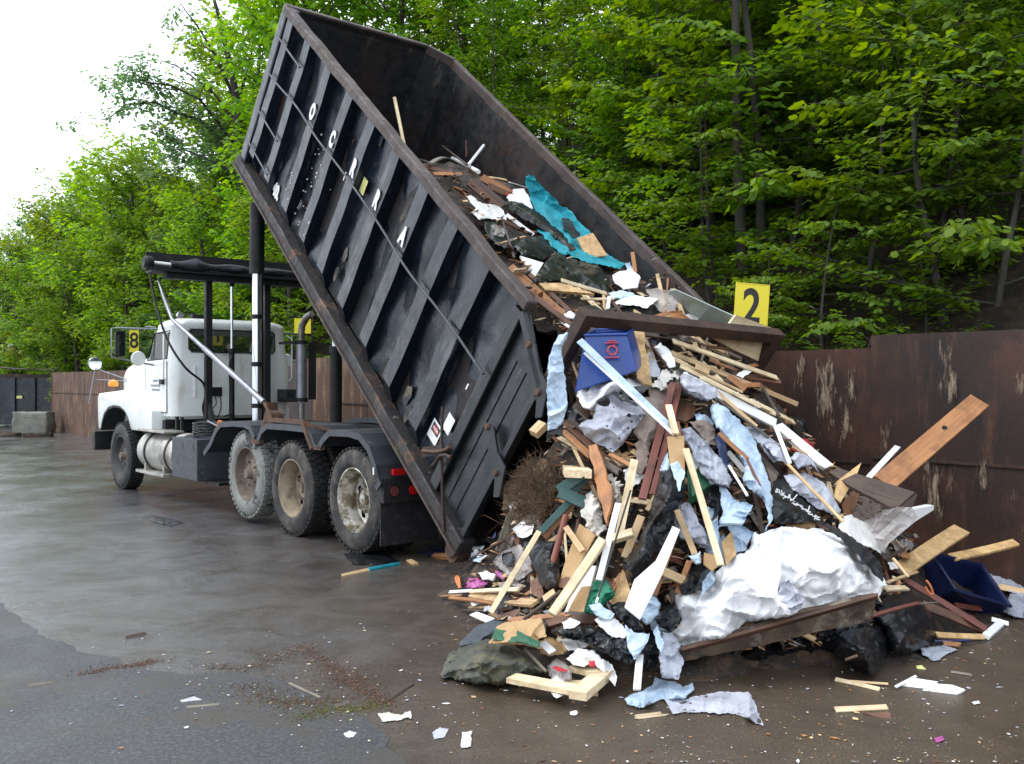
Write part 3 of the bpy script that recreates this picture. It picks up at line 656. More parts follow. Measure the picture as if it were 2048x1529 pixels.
# ivy and seedlings on the bank
def bank_cover():
    rg = random.Random(14); out_ = []
    for _ in range(420):
        s = rg.uniform(-5, 11) if rg.random() < .75 else rg.uniform(11, 34); t = .15 + rg.random() ** 1.8 * 6; p = wpt(s, t)
        if noise.noise(Vector((p.x * .7, p.y * .7, 2))) < -.12 and t > .7: continue
        R_ = rg.uniform(.12, .42); lf = rg.uniform(.045, .09)
        for _k in range(int(60 * R_ / .3)):
            a = rg.uniform(0, 6.3); r_ = R_ * math.sqrt(rg.random()); x, y = p.x + r_ * math.cos(a), p.y + r_ * math.sin(a); z = hill_z(x, y) + .04 + rg.random() ** 1.5 * R_ * .9 * (1 - r_ / R_ * .6)
            out_.append((x, y, z, rg.gauss(0, 1), rg.gauss(-.4, 1), rg.uniform(-.5, .3), rg.gauss(0, .5), rg.gauss(-.3, .5), 1.0, lf * rg.uniform(.7, 1.2)))
    me = finish_crown(out_, 'ground_cover'); tag(link_mesh('ground_cover', me, LF['fresh']), 'low ivy, seedlings and weeds covering the bank above the wall', kind='stuff')
bank_cover()
# thin grey trunks that stand out on the slope
def thin_tree(px, t, H, r, bend, lb, fork=None, leaf=True):
    P0 = WP + WM * t; kk = (px - CX) / F; s = (P0.x - kk * P0.y) / (kk * WD.y - WD.x); p = P0 + WD * s
    z = hill_z(p.x, p.y) - .2; root = empty('slender_tree', (p.x, p.y, z)); rg = random.Random(int(px)); b = MB()
    n_ = 14; q = Vector((0, 0, 0)); tr = []
    for i in range(n_ + 1):
        f = i / n_; tr.append(Vector((bend * f ** 1.5 + .05 * math.sin(f * 7 + px), .12 * math.sin(f * 4), H * f)))
    b.tube(tr, [r * (1 - .7 * i / n_) for i in range(n_ + 1)], 10)
    if fork:
        i0 = 4; t2 = [tr[i0] + Vector((fork * (k / 9) + .04 * math.sin(k), 0, (H - tr[i0].z) * k / 9)) for k in range(10)]; b.tube(t2, [r * .7 * (1 - .7 * k / 9) for k in range(10)], 8)
    out_ = []
    for k in range(16):
        i = rg.randrange(5, n_); a = rg.uniform(0, 6.3); spray(tr[i], (math.cos(a), math.sin(a), .15), rg.uniform(1.2, 2.3), out_, b, .14, .55, .13, .07, rg, .25, .9, True, .015, 2)
    o = b.build('trunk', BARK, root, smooth=60); c = finish_crown(out_, 'c'); link_mesh('crown', c, LF['fresh'], root)
    tag(root, lb, 'tree'); return root
thin_tree(1492, 2.6, 9.5, .085, -.35, 'slender grey trunk rising behind the yellow sign', fork=None)
thin_tree(1532, 2.9, 9, .07, -.9, 'second slender trunk right of the sign, leaning left as it rises')
thin_tree(1700, 7, 9, .08, -.3, 'pale thin trunk standing in the middle of the dark slope')
thin_tree(1425, 4.4, 6, .05, -.8, 'thin bent trunk left of the yellow sign')
thin_tree(1280, 5.5, 7, .06, .3, 'thin trunk seen above the far rim of the box')

# trees left of the raised box, against the white sky: (column, distance, top row)
left = [(-60, 44, 470, 'broad0', 'rounded tree cut by the left edge of the photo'), (30, 46, 440, 'broad2', 'grey green tree at the far left, its top ragged against the sky'), (95, 43, 385, 'broad0', 'tree second from the left along the skyline'),
        (165, 44, 350, 'broad2', 'grey green tree rising a step above its left neighbour'), (225, 38, 335, 'broad1', 'fresh green tree right of the ragged grey green one'), (280, 34, 262, 'broad0', 'rounded yellow green tree that peaks above the tarp gantry'),
        (345, 33, 300, 'broad1', 'tree right of the rounded yellow green one'), (455, 30, 150, 'broad2', 'open tree with sky showing through its top'), (520, 28, -60, 'broad0', 'tall yellow green tree against the left side of the raised box'),
        (610, 25, -160, 'broad0', 'tall bright tree directly behind the raised front of the box'), (690, 24, -240, 'broad1', 'tree rising over the front wall of the box'), (780, 24, -260, 'broad0', 'lime tree above the top edge of the box'), (880, 23, -240, 'broad1', 'tree over the far corner of the box'),
        (130, 36, 500, 'broad1', 'lower bushy tree in front of the skyline trees at the left'), (30, 37, 590, 'broad0', 'low bushy tree above the dark parked container'), (220, 31, 470, 'broad0', 'low yellow green tree behind the cab mirror'), (320, 29, 420, 'broad1', 'bushy tree behind the tarp gantry end'),
        (420, 26, 380, 'broad0', 'bushy yellow tree behind the masts'), (520, 24, 330, 'broad1', 'bushy tree between gantry and box'), (-90, 36, 620, 'broad2', 'bushy tree at the left border'), (590, 22, 350, 'broad0', 'bushy tree behind the gantry right end'), (90, 31, 640, 'broad1', 'dark bush behind the left end of the wall'), (180, 27, 600, 'broad2', 'bush behind the round mirror'), (380, 23, 560, 'broad1', 'bush behind the cab roof lights'), (270, 25, 590, 'broad2', 'bush behind the number eight sign')]
for px, D, yt, k, lb in left:
    x, y = place_px(px, D); s, t = st_of((x, y))
    if t < 1.2: x, y = x + WM.x * (1.4 - t), y + WM.y * (1.4 - t); D = y
    top = CZ + (HY - yt) / F * y; H = top - hill_z(x, y) + .2
    put_tree(k, x, y, max(3, H), rt.uniform(0, 6.3), 'broadleaf_tree', lb, 'tree', sxy=max(.5, min(.90, .9 * H / PT[k][2])))
# second row that closes the gaps low down
sky_ = [(-200, 480), (0, 462), (60, 440), (100, 385), (150, 360), (200, 340), (260, 285), (330, 300), (400, 340), (440, 240), (560, 60), (700, 0)]
def skyl(px):
    for (a, u), (b_, v) in zip(sky_, sky_[1:]):
        if a <= px <= b_: return u + (v - u) * (px - a) / (b_ - a)
    return 100
for i in range(46):
    px = -150 + (i % 23) * 33 + (15 if i > 22 else 0); D = (44 if i > 22 else 52) + rt.uniform(-3, 3) - px * .025; x, y = place_px(px, D)
    if st_of((x, y))[1] < 1.5: continue
    top = CZ + (HY - (skyl(px) + (130 if i > 22 else 35) + rt.uniform(0, 40))) / F * y
    put_tree('broad%d' % (i % 3), x, y, max(4, top - hill_z(x, y)), rt.uniform(0, 6.3), 'broadleaf_tree', 'green tree low in the back row of the wood at the left', 'tree', 'back row of trees at the left')
# the bare-ended limb with sparse leaves that reaches out over the skyline
def reaching():
    x, y = place_px(500, 26.5); z = hill_z(x, y) - .2; root = empty('reaching_tree', (x, y, z)); b = MB(); out_ = []; rg = random.Random(3)
    def q(px, py, D): return at(px, py, D) - Vector((x, y, z))
    b.tube([Vector((0, 0, 0)), q(505, 500, 26.5), q(480, 330, 26.5), q(470, 180, 26.4), q(440, 40, 26.4), q(410, -60, 26.4)], [.22, .18, .14, .10, .06, .03], 9)
    limbs = [([(478, 330), (440, 280), (400, 240), (350, 225), (310, 205), (250, 210), (215, 240), (160, 235)], .07), ([(475, 300), (440, 250), (400, 200), (340, 170), (290, 165), (240, 120)], .06), ([(470, 200), (430, 110), (400, 60), (370, 20), (350, -10)], .05),
             ([(474, 250), (430, 190), (380, 150), (350, 130), (330, 125)], .04), ([(478, 350), (420, 320), (370, 300), (330, 300)], .05), ([(430, 110), (390, 78), (350, 78)], .025), ([(300, 172), (260, 160), (215, 180)], .03), ([(470, 230), (500, 120), (520, 40)], .06)]
    for li, (pl, r0) in enumerate(limbs):
        p3 = [q(a, c, 26.4 + .5 * math.sin(i + li)) for i, (a, c) in enumerate(pl)]
        b.tube(p3, [max(.006, r0 * (1 - .9 * i / (len(p3) - 1))) for i in range(len(p3))], 6)
        for i in range(1, len(p3)):
            dn = 9 if li not in (2, 3, 5) else 2
            if li == 0 and i > 5: dn = 1
            for k in range(dn):
                a = p3[i - 1].lerp(p3[i], rg.random()); d = Vector((rg.gauss(-.3, .8), rg.gauss(0, .8), rg.gauss(.25, .5)))
                spray(a, d, rg.uniform(.4, 1.0), out_, b, .13, .35, .13, .25, rg, .1, .8, True, .012, 1)
    b.build('trunk', BARK2, root, smooth=60); link_mesh('crown', finish_crown(out_, 'c'), LF['grey'], root)
    tag(root, 'sparse tree whose long dark limbs reach left over the skyline against the white sky', 'tree')
reaching()

# ------------------------------------------------------------------ number signs on the wall
def sign(px, py_top, digit, w_, h_, yaw, lab, lean=0.0, t=.12):
    p = on_wall(px, py_top, t); root = empty('number_sign', (p.x, p.y, 2.0), yaw); zt = p.z - 2.0
    root.rotation_euler = (0, lean, yaw)
    a = MB(); a.box(-w_ / 2, w_ / 2, -.004, .004, zt - h_, zt); pl_ = a.build('plate', M['yellow_sign'], root, bevel=.002)
    e = MB(); bt = .008
    for q in ((-w_ / 2, -w_ / 2 + bt, zt - h_, zt), (w_ / 2 - bt, w_ / 2, zt - h_, zt), (-w_ / 2 + bt, w_ / 2 - bt, zt - bt, zt), (-w_ / 2 + bt, w_ / 2 - bt, zt - h_, zt - h_ + bt)): e.box(q[0], q[1], -.009, -.004, q[2], q[3])
    e.build('rim', M['yellow_sign'], root)
    pst = MB(); pst.box(-.02, .02, .006, .03, -1.9, zt - .05); pst.build('post', M['rust_dark'], root)
    me = text_mesh(digit, h_ * .98, .001, .012, .82)
    d = link_mesh('number', me, M['black_ink'], root); d.rotation_euler = (PI / 2, 0, 0); d.location = (0, -.0055, zt - h_ * .5)
    return tag(root, lab, 'sign', 'yellow number signs along the wall')
sign(1496, 567, '2', .40, .54, math.radians(12), 'yellow sign with a big black 2 standing above the heap', lean=math.radians(4))
sign(268, 661, '8', .25, .62, math.radians(24), 'small yellow sign with a black 8 seen beside the cab mirror')
sign(436, 654, '1', .22, .44, math.radians(20), 'yellow sign seen through the rear window of the cab')
sign(605, 637, '1', .32, .30, math.radians(16), 'blank looking yellow sign half hidden by the exhaust stack')

# ------------------------------------------------------------------ far left: dark parked container, block, rubble
def far_container():
    p = gnd(100, 862); root = empty('parked_container', (p.x - .05, p.y + 2.6, 0), math.radians(4)); W_, H_, D_ = 9.0, 2.0, 2.4
    b = MB(); b.box(-W_, 0, 0, D_, .12, H_ - .1); b.build('body', M['black_steel'], root)
    r_ = MB(); r_.box(-W_ - .03, .03, -.06, -.003, H_ - .1, H_ + .02); r_.box(-W_ - .03, .03, D_ + .003, D_ + .06, H_ - .1, H_ + .02); r_.build('rim', M['rust_dark'], root)
    for i in range(12):
        q = MB(); x = -.2 - i * .74; q.box(x - .14, x, -.10, -.003, .14, H_ - .11); q.build('rib', M['black_steel'], root)
    for x in (-.75, -2.35):
        q = MB(); q.box(x, x + .2, -.106, -.101, 1.1, 1.2); q.build('label_plate', M['pale_yellow'], root)
    q = MB(); q.lathe([(.0, 0), (.16, 0), (.16, .1), (0, .1)], (-2.3, -.12, .16), 'y', 20); q.build('wheel', M['aluminium'], root)
    tag(root, 'black ribbed container parked in the shade at the far left', 'container')
far_container()
def lumpy(name, sx, sy, sz, amp, seed, sub=14):
    b = bmesh.new(); bmesh.ops.create_cube(b, size=1); bmesh.ops.subdivide_edges(b, edges=b.edges[:], cuts=sub, use_grid_fill=True)
    for v in b.verts:
        c = v.co.copy(); k = c.normalized() * .62; c = c.lerp(k, .12); c = Vector((c.x * sx, c.y * sy, c.z * sz)); nn = noise.noise_vector(c * 2.1 + Vector((seed, 0, 0))) * amp + noise.noise_vector(c * 7 + Vector((seed, 3, 0))) * amp * .4
        v.co = c + nn; v.co.z += sz / 2
    for f in b.faces: f.smooth = True
    me = bpy.data.meshes.new(name); b.to_mesh(me); b.free(); return me
p = gnd(68, 866); o = link_mesh('concrete_block', lumpy('cb', 1.15, .8, .74, .05, 3), M['concrete']); o.location = (p.x, p.y, -.03); o.rotation_euler = (0, 0, .1)
tag(o, 'weathered concrete block standing before the dark container', 'block')
p = gnd(10, 872); o = link_mesh('rubble', lumpy('rb', 1.6, .8, .2, .12, 8), M['flecked']); o.location = (p.x, p.y - .3, -.08); tag(o, 'low heap of dark rubble at the foot of the block', 'rubble', kind='stuff')
p = gnd(96, 872); o = link_mesh('rubble', lumpy('rb', .9, .4, .14, .10, 12), M['flecked']); o.location = (p.x, p.y - .6, -.06); tag(o, 'loose dark stones between the block and the wall end', 'rubble', kind='stuff')
# cable over the container
a, c = at(-30, 733, 38), at(110, 741, 34.5)
b = MB(); b.tube([a, a.lerp(c, .5) - Vector((0, 0, .03)), c], .03, 6); tag(b.build('cable', M['rust_dark'], center=True), 'thin dark cable running above the parked container', 'cable')
# ------------------------------------------------------------------ truck (local: x forward, y to the driver's side, z up)
PHI = .684
tu = Vector((-math.sin(PHI), math.cos(PHI), 0)); tl_ = Vector((-math.cos(PHI), -math.sin(PHI), 0))
TO = Vector((-1.64, 9.74, 0)) - tl_ * 1.22
TR = empty('roll_off_truck', TO, math.atan2(tu.y, tu.x))
tag(TR, 'white cab roll-off truck with black chassis and dirty wheels, its box raised', 'truck')
def T(px, py, y=None, x=None):
    r = ray(px, py); nrm = tl_ if y is not None else tu; val = y if y is not None else x
    t = (val - (CAM - TO).dot(nrm)) / r.dot(nrm); q = CAM + r * t - TO; return Vector((q.dot(tu), q.dot(tl_), q.z))
R = .54
def wheel(x, side, kind, z=R, r=R, wdt=.29, y_out=1.22):
    # side +1 driver's side. All profiles are (radius, y)
    s = side; y0 = y_out * s
    root = empty('wheel', (x, 0, z)); root.parent = TR
    Rr = r * .60
    def Y(d): return y0 - s * d
    tm = {'muddy': 'tyre_muddy', 'front': 'tyre_front'}.get(kind, 'tyre')
    t = MB(); t.lathe([(Rr, Y(.035)), (Rr + .03, Y(.01)), (r * .72, Y(.0)), (r * .86, Y(.012)), (r * .945, Y(.035)), (r * .965, Y(.055))], n=48)
    t.build('tyre_sidewall', M[tm], root, smooth=60)
    t = MB(); t.lathe([(r * .965, Y(.055)), (r * .985, Y(.065)), (r * .985, Y(wdt - .06)), (r * .93, Y(wdt - .02)), (Rr, Y(wdt))], n=48)
    # tread blocks
    nb = 44
    for k in range(nb):
        a = 2 * PI * k / nb
        for (d0, d1, off) in ((.03, .10, 0), (.115, .175, .5), (.19, .26, 0)):
            aa = a + off * 2 * PI / nb; ca, sa = math.cos(aa), math.sin(aa); w_ = PI / nb * .62
            vs = []
            for rr_, dd in ((r * .96, d0), (r * .96, d1), (r * 1.005, d1), (r * 1.005, d0)):
                for q in (-w_, w_): vs.append((rr_ * math.cos(aa + q), Y(dd), rr_ * math.sin(aa + q)))
            t.add(vs, [(0, 1, 3, 2), (2, 3, 5, 4), (4, 5, 7, 6), (6, 7, 1, 0), (0, 2, 4, 6), (1, 3, 5, 7)])
    t.build('tread', M['tread'] if kind != 'muddy' else M['tyre_muddy'], root, smooth=40)
    rm = {'chrome': 'rim_chrome', 'tan': 'rim_tan', 'front': 'rim_dark', 'muddy': 'rim_rust', 'far': 'rim_dark'}[kind]
    b = MB()
    if kind in ('chrome', 'tan'):
        dp = .235
        b.lathe([(Rr + .004, Y(.035)), (Rr + .012, Y(.028)), (Rr - .006, Y(.026)), (Rr - .012, Y(.045)), (Rr - .03, Y(.10)), (Rr - .045, Y(.15)), (Rr - .05, Y(dp - .015)), (Rr - .075, Y(dp)), (.12, Y(dp - .03)), (.115, Y(dp - .06)), (.0, Y(dp - .065))], n=48)
        o = b.build('rim', M[rm], root, smooth=50)
        hs = MB()
        for k in range(5 if kind == 'chrome' else 5):
            a = 2 * PI * k / 5 + .35; rr_ = Rr * .68; hs.lathe([(0, Y(dp - .075)), (.042, Y(dp - .075)), (.042, Y(dp + .04)), (0, Y(dp + .04))], (rr_ * math.cos(a), 0, rr_ * math.sin(a)), n=16)
        cut(o, [hs])
    else:
        b.lathe([(Rr + .004, Y(.035)), (Rr + .012, Y(.028)), (Rr - .006, Y(.026)), (Rr - .015, Y(.06)), (Rr - .03, Y(.12)), (.20, Y(.13)), (.15, Y(.10)), (.0, Y(.10))], n=48)
        b.build('rim', M[rm], root, smooth=50)
    h = MB(); hd = .225 if kind in ('chrome', 'tan') else .11
    h.lathe([(0, Y(hd - .09)), (.055, Y(hd - .09)), (.06, Y(hd - .07)), (.065, Y(hd - .02)), (.10, Y(hd - .01)), (.115, Y(hd + .03))], n=24); h.build('hub', M[rm if kind != 'front' else 'rim_rust'], root, smooth=40)
    nn = 10 if kind != 'muddy' else 5
    for k in range(nn if s > 0 and y_out > 1 else 0):
        nt_ = MB(); a = 2 * PI * k / nn; rr_ = .145; nt_.lathe([(0, Y(hd - .045)), (.016, Y(hd - .045)), (.018, Y(hd + .04))], (rr_ * math.cos(a), 0, rr_ * math.sin(a)), n=6); nt_.build('lug_nut', M['rim_rust'], root)
    back = MB(); back.lathe([(0, Y(.26)), (Rr - .04, Y(.26)), (Rr - .03, Y(.28)), (0, Y(.28))], n=24); back.build('drum', M['chassis'], root)
    return root
for x_, kd, zz, tg in ((0, 'chrome', R, 'rearmost wheel with worn chrome rim'), (1.39, 'tan', R, 'wheel with mud tanned deep rim'), (2.62, 'muddy', R + .07, 'raised wheel with pale dried mud on its tyre'), (7.53, 'front', R, 'black front steering wheel')):
    w_ = wheel(x_, 1, kd, z=zz); w_['label'] = tg
    wheel(x_, -1, 'far', z=zz)
    if kd in ('chrome', 'tan'):
        wheel(x_, 1, 'far', z=zz, y_out=.90)   # inner twin
    ax = MB(); ax.tube([(x_, -.95, zz), (x_, .95, zz)], .07, 12); ax.build('axle', M['chassis'], TR)
    if kd in ('chrome', 'tan'):
        ax = MB(); ax.lathe([(0, -.2), (.2, -.16), (.24, 0), (.2, .16), (0, .2)], (x_, 0, zz), 'y', 20); ax.build('differential', M['chassis'], TR, smooth=40)
def part(mb, name, mat, parent=TR, **k): return mb.build(name, M[mat], parent, **k)
for s in (1, -1):
    b = MB(); b.box(-.75, 8.6, s * .43 - .045, s * .43 + .045, .78, 1.06); part(b, 'frame_rail', 'chassis')
    b = MB(); b.box(-1.3, 4.9, s * .50 - .06, s * .50 + .06, 1.075, 1.17); part(b, 'subframe_rail', 'chassis')
for x_ in (-.7, .7, 2.0, 3.2, 4.6): b = MB(); b.box(x_, x_ + .12, -.38, .38, .82, 1.02); part(b, 'crossmember', 'chassis')
# fenders: one bent strip over each wheel
def fender(pts, y0, y1, th=.018, lip=.05, name='fender'):
    b = MB(); rings = []
    up = []
    for i, (x, z) in enumerate(pts):
        a = Vector(pts[max(0, i - 1)]); c = Vector(pts[min(len(pts) - 1, i + 1)]); d = (c - a).normalized(); nn = Vector((-d.y, d.x));
        if nn.y < 0 and abs(nn.y) > abs(nn.x) * .2: nn = -nn
        up.append(nn)
    for (x, z), nn in zip(pts, up):
        o = (x + nn.x * th, z + nn.y * th); i_ = (x - nn.x * lip, z - nn.y * lip)
        rings.append([Vector((i_[0], y1, i_[1])), Vector((o[0], y1, o[1])), Vector((o[0], y0, o[1])), Vector((i_[0], y0, i_[1])), Vector((i_[0], y0 + .02, i_[1])), Vector((x, y0 + .02, z)), Vector((x, y1 - .02, z)), Vector((i_[0], y1 - .02, i_[1]))])
    b.loft(rings); return part(b, name, 'fender')
for s in (1, -1):
    y0, y1 = (.62, 1.25) if s > 0 else (-1.25, -.62)
    fender([(3.85, .80), (3.62, .95), (3.45, 1.12), (3.28, 1.21), (2.9, 1.235), (2.55, 1.235), (2.38, 1.20), (2.25, 1.08)], y0, y1)
    fender([(2.18, 1.05), (2.08, 1.17), (1.92, 1.24), (1.4, 1.245), (.95, 1.24), (.82, 1.17), (.72, 1.05)], y0, y1)
    fender([(.66, 1.05), (.56, 1.14), (.40, 1.225), (0, 1.235), (-.22, 1.21), (-.40, 1.10), (-.52, .93), (-.58, .76), (-.52, .72)], y0, y1)
# rusty brackets, reel and tarp arms
b = MB(); b.bar((2.22, 1.22, 1.0), (1.98, 1.22, 1.3), .05, .05); b.bar((2.35, 1.22, 1.03), (2.12, 1.22, 1.03), .06, .05); b.bar((1.98, 1.22, 1.3), (1.0, 1.22, 1.3), .05, .05); b.bar((1.0, 1.22, 1.3), (.78, 1.22, 1.02), .09, .05); b.bar((.82, 1.22, 1.04), (.6, 1.22, 1.04), .06, .05); b.bar((1.0, 1.2, 1.28), (.55, .8, 1.12), .05, .03)
part(b, 'fender_bracket', 'rust')
rx = T(548, 838, y=1.16)
b = MB(); prof = [(0, 1.08), (.11, 1.08)]
for k in range(7): prof += [(.10, 1.085 + k * .022), (.075, 1.096 + k * .022)]
prof += [(.11, 1.24), (0, 1.24)]
b.lathe(prof, (rx.x, 0, rx.z), 'y', 28); part(b, 'tarp_arm_spring', 'rust', smooth=30)
b = MB(); b.box(rx.x + .11, rx.x + .14, 1.06, 1.20, 1.2, 1.50); b.box(rx.x - .14, rx.x + .2, 1.06, 1.24, 1.245, 1.265); part(b, 'spring_plate', 'rust')
# tarp arm: rises from the spring forward to the gantry end
G = 5.5
p0 = Vector((rx.x + .05, 1.2, rx.z + .08)); p1 = T(345, 640, y=1.25); p2 = T(318, 562, y=1.25)
b = MB(); b.tube([p0, T(528, 805, y=1.2)], .02, 8); part(b, 'tarp_arm_base', 'rust')
b = MB(); q0 = T(528, 805, y=1.2); b.tube([q0, q0.lerp(p1, .62)], .036, 10); b.tube([q0.lerp(p1, .6), p1, p1.lerp(p2, .5) + Vector((.03, 0, 0)), p2, T(322, 556, y=1.2)], [.028, .028, .026, .024, .02], 10); part(b, 'tarp_arm', 'grey_pipe', smooth=60)
h_ = [T(300, 548, y=1.28), T(312, 610, y=1.27), T(335, 680, y=1.2), T(370, 735, y=1.0), T(405, 765, y=.62), T(411, 790, y=.56), T(406, 815, y=.55), T(411, 838, y=.5)]
def catmull(ps, n=6):
    o = []
    for i in range(len(ps) - 1):
        a, b_, c, d = ps[max(0, i - 1)], ps[i], ps[i + 1], ps[min(len(ps) - 1, i + 2)]
        for k in range(n):
            t = k / n; o.append(.5 * ((2 * b_) + (c - a) * t + (2 * a - 5 * b_ + 4 * c - d) * t * t + (3 * b_ - a - 3 * c + d) * t ** 3))
    return o + [ps[-1]]
b = MB(); b.tube(catmull(h_), .017, 8); part(b, 'hose', 'rubber', smooth=60)
# gantry with masts
for y_ in (.53, -.41):
    b = MB(); b.box(G - .045, G + .045, y_ - .05, y_ + .05, 1.0, 3.37); part(b, 'mast', 'chassis', bevel=.008)
    b = MB(); b.prism([(G - .045, 1.06), (G - .3, 1.06), (G - .045, 1.42)], y_ - .03, y_ + .03); part(b, 'mast_gusset', 'chassis')
b = MB(); b.tube([(G, .16, 1.05), (G, .16, 2.18)], .042, 12); b.tube([(G, .16, 2.18), (G, .16, 2.25)], .06, 12); part(b, 'gantry_cylinder', 'chassis', smooth=40)
b = MB(); b.tube([(G, .16, 2.25), (G, .16, 3.22)], .022, 10); part(b, 'gantry_piston', 'silver', smooth=60)
b = MB(); b.tube([(G, .16, 3.2), (G, .16, 3.35)], .04, 8); part(b, 'gantry_clevis', 'chassis')
# housing: bent tray open to the rear
b = MB(); b.prism([(G - .20, 3.34), (G + .24, 3.34), (G + .26, 3.66), (G + .235, 3.66), (G + .215, 3.365), (G - .20, 3.365)], -1.38, 1.38, 'y'); part(b, 'tarp_housing', 'chassis')
b = MB(); b.box(G - .14, G + .02, -1.3, 1.2, 3.25, 3.335); part(b, 'gantry_beam', 'chassis')
b = MB(); rg = random.Random(4); ring = []
for i in range(60):
    y_ = 1.12 - i * 2.4 / 59; r_ = .055 + .02 * noise.noise(Vector((y_ * 3, 0, 0))) + (.045 * max(0, 1 - abs(y_ - .75) / .25)); ring.append([Vector((G - .06 + math.cos(a) * r_ * (1 + .25 * noise.noise(Vector((math.cos(a) * 2, y_ * 6, math.sin(a) * 2)))), y_, 3.46 + math.sin(a) * r_ * (1 + .25 * noise.noise(Vector((math.cos(a) * 2 + 9, y_ * 6, math.sin(a) * 2)))))) for a in [2 * PI * k / 18 for k in range(18)]])
b.loft(ring); part(b, 'rolled_tarp', 'tarp_black', smooth=60)
b = MB(); b.tube([(G - .06, 1.12, 3.46), (G - .06, 1.36, 3.47)], .024, 10); part(b, 'tarp_axle', 'white_ink', smooth=60)
b = MB(); b.lathe([(0, 0), (.09, 0), (.10, .03), (.10, .09), (.07, .13), (0, .13)], (G - .06, 1.385, 3.46), 'y', 18); b.box(G - .14, G + .02, 1.4, 1.5, 3.36, 3.44); part(b, 'tarp_motor', 'chassis', smooth=30)

# lift cylinders
def lift(y_, top_black):
    tz = 3.9 if y_ > 0 else 3.5
    if y_ > 0:
        b = MB(); b.tube([(3.62, y_, 1.05), (3.62, y_, 3.22)], .062, 24); part(b, 'lift_cylinder', 'silver', smooth=60)
        b = MB(); b.tube([(3.62, y_, 3.20), (3.60, y_, 4.15)], .098, 24); part(b, 'cylinder_barrel', 'chassis', smooth=60)
        for z_ in (1.98, 2.62, 2.30): 
            b = MB(); b.lathe([(.064, -.03), (.078, -.03), (.078, .03), (.064, .03)], (3.62, y_, z_ if z_ != 2.3 else 1.42), 'z', 24); part(b, 'collar', 'chassis', smooth=30)
    else:
        b = MB(); b.tube([(3.62, y_, 1.05), (3.62, y_, 2.22)], .085, 24); part(b, 'lift_cylinder', 'chassis', smooth=60)
        b = MB(); b.lathe([(.085, -.05), (.10, -.05), (.10, .05), (.085, .05)], (3.62, y_, 2.2), 'z', 24); part(b, 'collar', 'chassis', smooth=30)
        b = MB(); b.tube([(3.62, y_, 2.2), (3.60, y_, 3.6)], .06, 18); part(b, 'cylinder_rod', 'silver', smooth=60)
lift(.6, True); lift(-.6, False)
b = MB(); b.box(3.48, 3.74, .52, .68, 1.0, 1.1); part(b, 'cylinder_mount', 'chassis')
b = MB(); b.tube([(3.80, .48, 1.05), (3.80, .48, 3.3)], .05, 10); part(b, 'mast_pipe', 'chassis', smooth=60)
# tilting hoist frame under the box is added with the box geometry

# exhaust
b = MB(); ex, ey = 5.15, -.83
b.tube([(ex, ey, .95), (ex, ey, 1.40)], .05, 16); b.tube([(ex, ey, 2.38), (ex, ey, 2.52), (ex - .02, ey, 2.62), (ex - .12, ey - .02, 2.74), (ex - .25, ey - .05, 2.80)], [.05, .055, .055, .055, .05], 16, caps=True); part(b, 'exhaust_pipe', 'exhaust', smooth=60)
b = MB(); b.tube([(ex, ey, 1.42), (ex, ey, 2.38)], .085, 20); part(b, 'muffler', 'grey_pipe', smooth=60)
b = MB(); b.lathe([(.086, -.03), (.10, -.03), (.10, .03), (.086, .03)], (ex, ey, 1.46), 'z', 20); b.lathe([(.086, -.03), (.10, -.03), (.10, .03), (.086, .03)], (ex, ey, 2.36), 'z', 20); b.box(ex - .02, ex + .55, ey + .05, ey + .12, 1.44, 1.48); b.box(ex - .02, ex + .55, ey + .05, ey + .12, 2.34, 2.38); part(b, 'muffler_clamp', 'chassis')
b = MB(); b.prism([(ey - .12, 0), (ey - .24, 0), (ey - .24, .9), (ey - .12, .9)], ex - .03, ex + .0, 'x'); b.xf(Matrix.Translation((0, 0, 1.46))); part(b, 'heat_shield', 'chassis')

# ------------------------------------------------------------------ cab
def rrect(x0, x1, y0, y1, r, z, n=5):
    o = []
    for cx_, cy_, a0 in ((x1 - r, y1 - r, 0), (x0 + r, y1 - r, PI / 2), (x0 + r, y0 + r, PI), (x1 - r, y0 + r, 1.5 * PI)):
        for k in range(n + 1): a = a0 + PI / 2 * k / n; o.append(Vector((cx_ + r * math.cos(a), cy_ + r * math.sin(a), z)))
    return o
CB = 5.8
rings = [rrect(CB + .06, 7.0, -.93, .93, .14, 1.17), rrect(CB + .01, 7.04, -.975, .975, .16, 1.22), rrect(CB, 7.05, -.98, .98, .16, 1.6), rrect(CB, 7.03, -.98, .98, .16, 2.0), rrect(CB + .02, 6.98, -.965, .965, .16, 2.1), rrect(CB + .05, 6.72, -.92, .92, .16, 2.55), rrect(CB + .04, 6.66, -.93, .93, .16, 2.575), rrect(CB + .04, 6.64, -.93, .93, .16, 2.62), rrect(CB + .08, 6.56, -.88, .88, .2, 2.68), rrect(CB + .18, 6.45, -.76, .76, .22, 2.72)]
b = MB(); b.loft(rings); cabo = part(b, 'cab', 'white_paint')
inner = [[Vector((v.x + (.04 if v.x < 6.3 else -.04), v.y * .95, v.z)) for v in r_] for r_ in rings[1:-3]]
for v in inner[0]: v.z += .1
ib = MB(); ib.loft(inner)
wr = MB(); wr.prism([(x, z) for x, z in ((-.66, 2.20), (.66, 2.20), (.70, 2.24), (.70, 2.50), (.66, 2.54), (-.66, 2.54), (-.70, 2.50), (-.70, 2.24))], CB - .2, CB + .3, 'x')
wf = MB(); wf.box(6.6, 7.4, -.74, .74, 2.14, 2.50)
dw = MB(); dw.prism([(6.02, 2.10), (6.90, 2.08), (6.70, 2.50), (6.02, 2.52)], -1.2, 1.2, 'y')
cut(cabo, [ib, wr, wf, dw])
for p_ in cabo.data.polygons: p_.use_smooth = True
